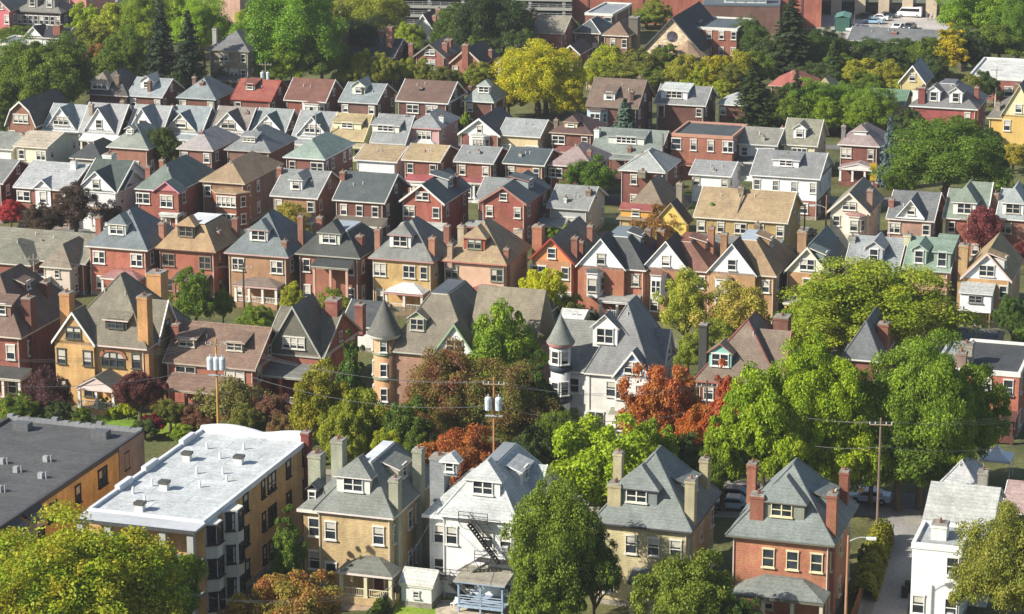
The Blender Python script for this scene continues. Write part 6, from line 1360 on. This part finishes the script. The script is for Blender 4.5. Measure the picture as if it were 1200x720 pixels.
tree('dark tree right of the brick chimneys', 474, 54, 34, 96, '203c20', '34542a', 'round', grp=GT)
tree('yellow green small tree below the white gabled house at the top', 480, 26, 36, 68, '7c9a24', '98ac34', 'round', grp=GT)
tree('large dark green tree at the top edge before the parking deck', 576, -14, 84, 76, '204220', '345c28', 'big', grp=GT)
tree('green tree left part of the dark clump before the parking deck', 534, 8, 56, 72, '386020', '52782a', 'big', grp=GT)
for i, (x, t_, w_) in enumerate([(408, 76, 34), (424, 60, 34), (450, 62, 30), (476, 68, 30), (496, 70, 26), (560, 72, 38), (540, 84, 24)]):
    tree(['small olive tree at the left end of the row behind the brown roof', 'second olive tree behind the blue grey gable roof', 'olive tree above the peaked white and green dormer', 'olive tree above the wide brown roof', 'olive tree below the clipped tan gable', 'yellowing tree in front of the brick gables at the slope', 'small tree right of the wide brown roof'][i], x, t_, w_, 108 + i % 3, *[('77842a', '969a38'), ('6f8428', '9c9c34')][i % 2], 'round', grp='olive trees behind the seventh row')
tree('very large bright yellow tree behind the small white dormered house', 630, 54, 96, 142, '9aa41a', 'cabb28', 'big', grp=GT)
tree('yellow tree at the right foot of the very large yellow tree', 664, 94, 46, 146, 'a0a41c', 'c0b42a', 'round', grp=GT)
tree('yellow tree at the left foot of the very large yellow tree', 596, 92, 42, 140, 'a4a020', 'c4b02c', 'round', grp=GT)
tree('round green tree right of the beige gabled brick house at the top', 669, 25, 52, 66, '4c7a24', '6c942e', 'dome', grp=GT)
for i, (x, t_, w_, b_, c) in enumerate([(716, 54, 48, 100, Yg), (752, 58, 50, 104, Ol), (778, 54, 40, 100, ('4c7024', '6c8a2c')), (800, 64, 46, 112, ('86902c', 'a89c34')), (836, 64, 44, 112, Yl), (866, 60, 44, 112, ('8a9428', 'b0a430')), (725, 74, 60, 106, ('76862a', '98983a')), (768, 80, 44, 110, ('5c7428', '7c8834'))]):
    tree(['yellow tree below the brown brick house with dark chimney', 'olive tree left below the church', 'green tree right in front of the church gable', 'yellow olive tree below the church apse', 'yellow tree in front of the brick school', 'yellow tree right of the school tree', 'low yellow tree behind the broad brown roof', 'olive tree behind the pale shed dormer'][i], x, t_, w_, b_, *c, 'round', grp='yellow trees below the church')
tree('green tree at the foot of the warehouse wall', 768, 2, 40, 34, '6c8a24', '949a34', 'round', grp=GT)
tree('yellow green tree left of the one at the warehouse wall', 782 - 25, 12, 44, 34, '5c8424', '809430', 'round', grp=GT)
tree('tall dark spruce in front of the warehouse', 926, -14, 74, 98, '2c4028', '3c5434', 'spruce', grp=GT)
tree('dark bushy conifer beside the pale grey roofed small house', 882, 70, 72, 156, '2a4424', '3f5c2e', 'spruce', grp=GT)
tree('dark narrow spruce beside the orange red hip roof', 932, 80, 44, 156, '26402a', '3a5834', 'spruce', grp=GT)
tree('green tree left of the warehouse spruce', 876, 24, 50, 86, '34602a', '52782c', 'big', grp=GT)
tree('mid green tree above the orange red hip roof', 944, 44, 60, 92, '3c6424', '587a2c', 'big', grp=GT)
tree('dark green tree right of the mid green one below the parking lot', 966, 36, 56, 86, '264a24', '3c622a', 'big', grp=GT)
tree('fir with spreading top below the parking lot', 975, 46, 44, 108, '34552c', '4c6e36', 'spruce', grp=GT)
tree('dark green tree below the long low grey building, left', 1020, 47, 60, 88, '2c5428', '446c30', 'big', grp=GT)
tree('dark green tree below the long low grey building, right', 1060, 48, 60, 92, '2c5824', '44702c', 'big', grp=GT)
tree('tall golden yellow tree below the parking lot', 1110, 32, 46, 96, 'a8a01c', 'ccb028', 'tall', grp=GT)
tree('huge green tree in the top right corner', 1152, -24, 104, 60, '4a8a1e', '72a42a', 'big', grp=GT)
tree('green tree at the right edge below the top right corner', 1192, -6, 50, 70, '3c7a20', '5c942a', 'big', grp=GT)
tree('dark tree right of the golden yellow tree', 1140, 40, 34, 92, '26482a', '3a602e', 'round', grp=GT)
tree('bright green tree behind the maroon brick house, left part', 948, 96, 60, 154, '448420', '6a9c2c', 'big', grp=GT)
tree('green tree right behind the cream house with olive roof', 985, 100, 54, 152, '3c7a20', '60942a', 'big', grp=GT)
tree('green tree in front of the low green roof', 1020, 104, 60, 158, '4c8420', '749c2e', 'big', grp=GT)
tree('yellow olive tree below the fir', 1006, 70, 52, 114, '8c9228', 'aaa434', 'round', grp=GT)
tree('yellow olive tree left of the white trimmed gable house', 1040, 72, 44, 116, '848c28', 'a49c34', 'round', grp=GT)
tree('yellow green tree in front of the white trimmed gable', 1058, 92, 36, 122, '8a9a30', 'a4a83c', 'round', grp=GT)
tree('olive tree left of the flat roofed brick building', 1138, 88, 36, 136, '6c7c30', '88883c', 'round', grp=GT)
tree('dark green tree behind the red painted house, right', 1154, 84, 34, 126, '30542a', '4c6c34', 'round', grp=GT)
tree('dark green shrubby tree below the red painted house', 1080, 140, 50, 176, '2c5824', '447030', 'round', grp=GT)
tree('green shrubby tree below the red painted house, right', 1130, 138, 50, 172, '3c6c28', '5c8a34', 'round', grp=GT)
tree('green tree below the yellow sided house, left', 1160, 150, 24, 184, '38602a', '507a34', 'round', grp=GT)

for i, (x, y, w_, b_, cc) in enumerate([(22, 462, 44, 500, Gd), (70, 470, 34, 500, Dk), (200, 468, 40, 506, Ol), (236, 476, 44, 512, ('6c4434', '7c5c3c')), (96, 478, 26, 506, Gd), (214, 498, 30, 522, Gb), (170, 492, 30, 516, Dk), (290, 478, 46, 530, Ol), (330, 486, 44, 540, ('7c5440', '7f7a38')), (456, 500, 40, 575, Yg), (490, 506, 44, 580, Gd), (622, 500, 50, 585, Dk), (650, 480, 46, 572, Gd), (742, 520, 60, 596, Gd), (800, 510, 56, 600, Dk), (838, 520, 46, 604, Gd), (1110, 500, 50, 592, Dk), (640, 372, 24, 420, Dk)]):
    tree(['green shrubs between the dark red house and the black flat roof', 'dark shrubs below the purple leaved tree', 'olive shrub right of the maroon bush by the mansion', 'russet shrub left of the tall transformer pole', 'green shrub left of the mansion garden path', 'bright shrub at the edge of the lawn by the white parapet', 'dark shrub beside the crimson shrub', 'olive shrub before the red arched porch', 'russet shrub right of the pinkish shrub', 'yellow green tree left behind the beige brick house', 'green tree right behind the beige brick house', 'dark green shrubs at street level right of the second transformer pole', 'green shrubs left below the white mansion', 'green tree in the gap behind the tan brick house', 'dark green tree under the orange red tree', 'green tree in the gap left of the orange brick house', 'dark green shrubs left of the red rowhouse porch', 'dark shrub left of the white mansion turret'][i], x, y, w_, b_, *cc, 'round', grp='shrubs and low trees along the front street')
FL = [(62, 56, 70, 150, Gd), (130, 60, 50, 118, Gd), (150, 78, 40, 112, Gd), (262, 74, 20, 112, Dk), (208, 84, 24, 122, Dk), (330, 50, 60, 110, Gb), (378, 40, 60, 108, Gd), (392, 10, 56, 80, Ol), (300, -8, 44, 46, Gd), (70, -4, 40, 30, Gd), (450, -10, 60, 40, Ol), (500, 48, 30, 92, Dk), (606, 34, 50, 84, Dk), (560, 44, 40, 84, Gd), (600, 4, 56, 60, Dk), (640, 66, 70, 134, Yl), (700, 70, 40, 108, Yg), (742, 66, 40, 104, Ol), (820, 76, 40, 114, Yg), (858, 78, 40, 116, Ol), (890, 60, 40, 110, Gd), (906, 40, 50, 96, Dk), (916, 100, 36, 148, Dk), (960, 74, 50, 118, Dk), (984, 64, 44, 104, Gd), (1036, 58, 50, 98, Dk), (1082, 44, 44, 96, Gd), (1090, 66, 40, 104, Dk), (1126, 30, 50, 84, Gd), (1170, 30, 60, 78, Gd), (930, 112, 50, 158, Gd), (968, 118, 46, 160, Gb), (1002, 120, 50, 160, Gb), (1012, 124, 40, 160, Gd), (1062, 128, 40, 172, Dk), (1098, 142, 60, 180, Gd), (1016, 84, 40, 120, Gd), (846, 96, 30, 122, Yg), (1140, 120, 20, 150, Gd), (20, 30, 50, 60, Gd), (8, 90, 60, 150, Gd), (110, 70, 36, 112, Ol), (270, 84, 24, 112, Gd), (306, 78, 24, 112, Gb), (520, 78, 36, 110, Ol), (664, 80, 40, 120, Yg)]
FLB = ['green tree right behind the two large trees at the left edge', 'green tree below the bronze orange tree', 'green tree below the mid green tree, behind the blue grey roofs', 'small dark tree in front of the stone house porch', 'small dark tree at the foot of the two tall spruces', 'bright green tree right beside the stone house porch', 'green tree at the right foot of the very large green tree', 'olive tree between the very large green tree and the olive green tree', 'green tree at the top edge right of the pink tower', 'green tree at the top left corner beside the pink rendered building', 'olive tree at the top edge left of the parking deck', 'dark green tree left of the clipped tan gable house', 'dark green tree left of the beige gabled brick house', 'green tree below the large dark tree at the top edge', 'dark green tree directly before the parking deck, right end', 'yellow tree low between the very large yellow tree and the church road', 'yellow green tree left below the brown brick house', 'olive tree below the brown brick house with big chimney', 'yellow green tree right below the church apse', 'olive tree below the brick school, right side', 'green tree right of the brick school', 'dark tree just left of the tall warehouse spruce', 'dark green tree left of the orange red hip roof', 'dark green tree just right of the warehouse spruce', 'green tree left of the fir with spreading top', 'dark green tree between the fir and the golden tree', 'green tree left beside the golden yellow tree', 'dark green tree below the golden yellow tree', 'green tree right behind the golden yellow tree', 'green tree above the flat roofed brick building at the right', 'green tree right of the narrow dark spruce', 'bright green tree above the cream house with olive roof', 'bright green tree left of the low green roof', 'green tree directly below the low green roof', 'dark green tree left of the large red painted house', 'green tree below the front wall of the large red painted house', 'green tree behind the low green roof', 'yellow green tree right of the pale shed dormer house', 'green tree between the red painted and yellow sided houses', 'green tree below the low blue grey flat roof at the top left', 'green tree at the left edge above the gambrel gable', 'olive tree above the white sunroom dormer', 'green tree left behind the rust red roof', 'bright green tree behind the rust red roof, right side', 'olive tree behind the right end of the wide brown roof', 'yellow green tree right foot of the very large yellow tree']
for i, (x, t_, w_, b_, c_) in enumerate(FL):
    tree(FLB[i], x, t_, w_, b_, *c_, 'round', grp='trees on the wooded slope')
# ------------------------------------------------------------------ poles and wires
p1, e1 = pole('utility pole with grey transformers in front of the brown gabled house', 257, 397, 545, 'trans2', 'b58a4c')
p2, e2 = pole('utility pole with two transformers in front of the olive and maroon tree', 579, 443, 592, 'trans', 'a87850')
p3, e3 = pole('tall weathered utility pole at the top of the alley', 1027, 490, 640, 'arm', '7c6a5c')
p4, e4 = pole('utility pole with transformer rising from the lower left tree', 171, 680, 800, 'trans', '8a7a68')
p5, e5 = pole('wooden pole with street lamp beside the orange brick house', 990, 628, 752, 'lamp', 'a0785c')
p6, e6 = pole('dark utility pole between the red and tan brick houses of the third row', 287, 308, 392, 'arm', '4c4440')
p7, e7 = pole('thin utility pole above the small white garage at the left', 43, 298, 380, 'arm', '8a8680')
p8, e8 = pole('thin pole behind the house with small white dormer', 344, 215, 275, 'plain', '4c4640')
p9, e9 = pole('pale pole beside the white front gable at the right', 1132, 252, 310, 'arm', 'b09a7c')
p10, e10 = pole('light brown pole with lamp left of the cream gabled house', 967, 229, 290, 'lampl', '8a6c58')
p11, e11 = pole('pole left of the street lamp pole, in the side street', 942, 240, 292, 'plain', '7a6a5c')
p12, e12 = pole('pole right of the wide grey green roof in the sixth row', 776, 157, 226, 'plain', '6c5c54')
p13, e13 = pole('slender pole in front of the golden tree row at the right', 1166, 78, 128, 'arm', 'b4a894')
p14, e14 = pole('pole with small yellow sign beside the maroon porch', 1022, 176, 232, 'plain', 'a09a90')
p15, e15 = pole('utility pole with transformers in front of the very large green tree', 312, 72, 116, 'trans', '8a8478')
p16, e16 = pole('slim pole among the bungalows at the left', 162, 134, 186, 'plain', '5c5450')
p17, e17 = pole('slim pole before the bungalow with green gable roof', 371, 132, 186, 'plain', '8a8a88')
p18, e18 = pole('pole in the trees beside the yellow trees below the church', 830, 66, 112, 'arm', '9a8c70')
p19, e19 = pole('pole beside the parking lot', 1001, 14, 44, 'plain', '5c5450')
p20, e20 = pole('utility pole behind the orange red maple', 826, 446, 580, 'arm', '5c5048')
mb = MB(); q = P(1022, 232, 0); z = e14[2] - 3.2
mb.box(q.x - .55, q.x + .55, q.y - .3, q.y - .24, z, z + 1.1); mb.box(q.x - .5, q.x + .5, q.y - .3, q.y - .24, z - 1.7, z - .6)
o = mb.build('street_sign', [M('paint', 'd8b428')]); tag(o, 'two small yellow signs on the pole beside the maroon porch', 'sign')
X = lambda e, dx=0, dz=0: (e[0] + dx, e[1] - .15, e[2] + dz)
wn = 0
W_ = ['upper wire', 'second wire', 'third wire', 'lower cable']
def wires(a, b, text, n=3, sag=1.0):
    for k in range(n):
        wire(W_[k] + ' ' + text, X(a, (-1.1, 0, 1.1, .2)[k], (-.35, -.35, -.35, -3)[k]), X(b, (-1.1, 0, 1.1, .2)[k], (-.35, -.35, -.35, -3)[k]), sag + .15 * k, .016 if k < 3 else .032, '5c5c5c')
wires(e1, e2, 'across the street between the two transformer poles', 4, 1.4)
wires(e2, e20, 'from the right transformer pole to the pole behind the maples', 4, 1.2)
wires(e20, e3, 'from the maples to the pole at the top of the alley', 4, 1.2)
far_l = P(-80, 560, 0); far_r = P(1300, 604, 0)
wires((far_l.x, far_l.y, e1[2]), e1, 'running left from the left transformer pole', 4, 1.3)
wires(e3, (far_r.x, far_r.y, e3[2]), 'running right from the alley pole past the red rowhouse', 4, 1.2)
wires(e7, e6, 'between the two poles below the third row', 2, 1.0)
bb = P(420, 790, 0); wires(e4, (bb.x, bb.y, 8), 'crossing in front of the grey rear porches', 3, 1.0)
q = P(450, 700, 8); wire('service wire from the transformer pole to the beige brick house', X(e2, 0, -2), (q.x, q.y, 8), 1.0)

# ------------------------------------------------------------------ cars and people
car('white passenger van in the parking lot', 1066, 20, 'e4e4e4', 0.0, 'van', cat='van')
car('pale blue sedan nearest the green container in the lot', 1023, 28, '8fb0c8', .1)
car('white sedan behind the pale blue sedan', 1030, 24, 'e2e4e6', .0)
car('dark sedan behind the white sedan', 1038, 21, '33404a', .05)
car('white pickup sized car beside the long low building', 1000, 36, 'dcdcd8', 1.3)
car('small white car in the lower row of the lot', 1052, 35, 'e2e2e2', 1.4)
car('dark car right of the small white car in the lot', 1066, 34.5, '3c4448', 1.4)
car('dark car between warehouse and pale blue sedan', 1012, 22, '22282c', .1)
S2 = 'cars parked along the street behind the front row'
car('silver blue car between the tan and orange brick houses', 857, 596, '9ab0c4', .1, grp=S2)
car('dark blue car behind the silver blue one', 858, 585, '3c5468', .0, grp=S2)
car('grey car left of the tan brick house roof', 688, 592, 'a8acb0', .1, grp=S2)
car('white and blue car near the top of the alley', 1019, 588, 'b4c4dc', .05, grp=S2)
S3 = 'cars in the back alley'
car('white car parked behind the white mansion', 822, 404, 'e6e8ea', .0, grp=S3)
car('white car right of the other one behind the mansion', 843, 405, 'dfe1e3', .05, grp=S3)
car('dark car in the side street right of the long yellow house', 942, 278, '2c3034', 1.2, grp=S3)
car('dark car beside the chimney of the maroon pyramid roofed house', 786, 221, '33363c', 1.3, grp=S3)

# green container
A = P(978, 37, 0); root = empty('shipping_container', A, ROT * .6); tag(root, 'dark green metal container beside the warehouse corner', 'container')
mb = MB(); mb.box(0, 3.2, 0, 7, 0, 3.0)
for k in range(8): mb.box(k * .43 + .05, k * .43 + .15, -.05, 0, .1, 2.9)
for k in range(16): mb.box(3.2, 3.25, k * .43 + .05, k * .43 + .15, .1, 2.9)
mb.build('body', [M('metal', '3c6258')], root)
mb = MB(); mb.slab([(-.1, -.1, 3.02), (1.6, -.1, 3.5), (1.6, 7.1, 3.5), (-.1, 7.1, 3.02)], .1); mb.slab([(1.6, -.1, 3.5), (3.3, -.1, 3.02), (3.3, 7.1, 3.02), (1.6, 7.1, 3.5)], .1); mb.build('lid', [M('metal', '5c8478'), M('metal', '3c6258')], root)

def person(label, px, py, shirt, trous):
    g = P(px, py, .03); me = bpy.data.meshes.new('person')
    V = [(0, 0, .98), (0, 0, 1.2), (0, 0, 1.42), (0, 0, 1.52), (0, 0, 1.66), (.1, 0, .9), (.12, .03, .48), (.13, 0, .06), (.13, -.12, .03), (-.1, 0, .9), (-.12, -.05, .48), (-.13, .1, .06), (-.13, -.02, .03), (.2, 0, 1.4), (.26, .02, 1.12), (.27, -.08, .86), (-.2, 0, 1.4), (-.26, .02, 1.12), (-.27, -.06, .86)]
    E = [(0, 1), (1, 2), (2, 3), (3, 4), (0, 5), (5, 6), (6, 7), (7, 8), (0, 9), (9, 10), (10, 11), (11, 12), (2, 13), (13, 14), (14, 15), (2, 16), (16, 17), (17, 18)]
    Rr = [.15, .15, .16, .06, .11, .1, .07, .05, .05, .1, .07, .05, .05, .07, .05, .04, .07, .05, .04]
    me.from_pydata(V, E, []); me.update(); o = bpy.data.objects.new('person', me); COL.objects.link(o); o.location = g
    md = o.modifiers.new('skin', 'SKIN')
    for k, r_ in enumerate(Rr): me.skin_vertices[0].data[k].radius = (r_, r_ * .8)
    me.skin_vertices[0].data[0].use_root = True
    o.modifiers.new('sub', 'SUBSURF').levels = 1; o.modifiers['sub'].render_levels = 1
    dg = bpy.context.evaluated_depsgraph_get(); ev = bpy.data.meshes.new_from_object(o.evaluated_get(dg)); o.modifiers.clear(); o.data = ev
    for hx in (shirt, trous, 'b08468'): ev.materials.append(M('plain', hx))
    for p in ev.polygons:
        z = p.center.z; p.material_index = 2 if z > 1.5 or (abs(p.center.x) > .22 and z < .95) else (0 if z > .95 else 1)
        p.use_smooth = True
    tag(o, label, 'person', 'people in the parking lot')
person('person in dark clothes standing in the parking lot, on the left', 1088, 24, '2c2c34', '24242a')
person('person in pale top standing in the parking lot, on the right', 1092, 24, 'a8a8ac', '34343c')

# garden things near the front row
def barrel(label, px, py, hx, name='bin', cat='bin'):
    g = P(px, py, .05); root = empty(name, g, ROT); tag(root, label, cat)
    mb = MB(); mb.prism([(-.28, -.3), (.28, -.3), (.3, .3), (-.3, .3)], 0, 1.0); mb.build('body', [M('plain', hx)], root)
    mb = MB(); mb.box(-.33, .33, -.36, .36, 1.0, 1.08); mb.build('lid', [M('plain', hx)], root)
barrel('dark wheeled bin at the right side of the alley', 1060, 700, '2c2f33'); barrel('green wheeled bin right beside the dark one in the alley', 1064, 694, '2c4434'); barrel('black wheeled bin beside the shed', 512, 702, '1f2124')
def chair(label, px, py, hx):
    g = P(px, py, .06); root = empty('garden_chair', g, ROT + random.uniform(-.6, .6)); tag(root, label, 'garden chair', 'garden chairs')
    mb = MB(); mb.box(-.25, .25, -.25, .25, .4, .45); mb.build('seat', [M('plain', hx)], root)
    mb = MB(); mb.slab([(-.25, .22, .45), (.25, .22, .45), (.25, .36, .95), (-.25, .36, .95)], .05); mb.build('backrest', [M('plain', hx)], root)
    for x in (-.22, .22):
        for y in (-.22, .22): mb = MB(); mb.tube((x, y, 0), (x, y, .4), .025, .025, 6); mb.build('leg', [M('plain', hx)], root)
chair('red garden chair on the patio of the beige brick house', 432, 708, '9c4038'); chair('white garden chair on the patio of the white house', 532, 712, 'd8d8d4')

# white canopy tent in front of the red rowhouse
A = P(1167, 560, 0); root = empty('canopy_tent', A, ROT); tag(root, 'white pointed canopy tent in front of the red rowhouse', 'canopy tent')
for x in (-1.6, 1.6):
    for y in (-1.6, 1.6): mb = MB(); mb.tube((x, y, 0), (x, y, 2.5), .04, .04, 6); mb.build('leg', [M('paint', 'dcdcdc')], root)
mb = MB()
for a, b in (((-1.7, -1.7), (1.7, -1.7)), ((1.7, -1.7), (1.7, 1.7)), ((1.7, 1.7), (-1.7, 1.7)), ((-1.7, 1.7), (-1.7, -1.7))):
    m_ = [((p[0]) * .4, p[1] * .4, 2.95) for p in (a, b)]; mb.poly([(*a, 2.5), (*b, 2.5), m_[1], m_[0]]); mb.poly([m_[0], m_[1], (0, 0, 3.8)]); mb.poly([(*a, 2.25), (*b, 2.25), (*b, 2.5), (*a, 2.5)])
mb.build('canopy', [M('paint', 'e6e6e6')], root)

HZ = bpy.data.materials.new('haze'); HZ.use_nodes = True; nt = HZ.node_tree
nt.nodes.remove(nt.nodes['Principled BSDF']); pv = nt.nodes.new('ShaderNodeVolumePrincipled')
pv.inputs['Color'].default_value = (.86, .9, .95, 1); pv.inputs['Density'].default_value = HAZE; pv.inputs['Anisotropy'].default_value = .2
nt.links.new(pv.outputs[0], nt.nodes['Material Output'].inputs['Volume'])
mb = MB(); mb.box(-9100, 9100, -300, 9100, -1, 99)
if HAZE > 0: o = mb.build('haze', [HZ]); o['kind'] = 'stuff'
# ------------------------------------------------------------------ light, camera
SUN_EL, SUN_AZ = math.radians(34), math.radians(23)       # light travels towards +x, turned 30 degrees to +y
d = Vector((math.cos(SUN_AZ) * math.cos(SUN_EL), math.sin(SUN_AZ) * math.cos(SUN_EL), -math.sin(SUN_EL)))
sl = bpy.data.lights.new('sun', 'SUN'); sl.energy = 5.0; sl.angle = math.radians(.55); sl.color = (1, .935, .83)
so = bpy.data.objects.new('sun', sl); COL.objects.link(so); so.rotation_euler = d.to_track_quat('-Z', 'Y').to_euler()
wd = bpy.data.worlds.new('World'); SC.world = wd; wd.use_nodes = True; nt = wd.node_tree
bg = nt.nodes['Background']; sk = nt.nodes.new('ShaderNodeTexSky'); sk.sky_type = 'NISHITA'; sk.sun_disc = False
sk.sun_elevation = SUN_EL; to = -d; sk.sun_rotation = math.atan2(to.x, to.y); sk.air_density = 1; sk.dust_density = 1
nt.links.new(sk.outputs[0], bg.inputs[0]); bg.inputs[1].default_value = .085
cam = bpy.data.cameras.new('camera'); co = bpy.data.objects.new('camera', cam); COL.objects.link(co)
co.location = (0, 0, HC); co.rotation_euler = (math.pi / 2 - PITCH, 0, 0); cam.sensor_width = 36; cam.lens = FP / 1200 * 36; cam.clip_end = 20000; cam.clip_start = 1
SC.camera = co
SC.view_settings.view_transform = 'Standard'; SC.view_settings.look = 'None'; SC.view_settings.exposure = EXPO; SC.view_settings.gamma = 1
try: SC.view_settings.use_curve_mapping = False
except Exception: pass
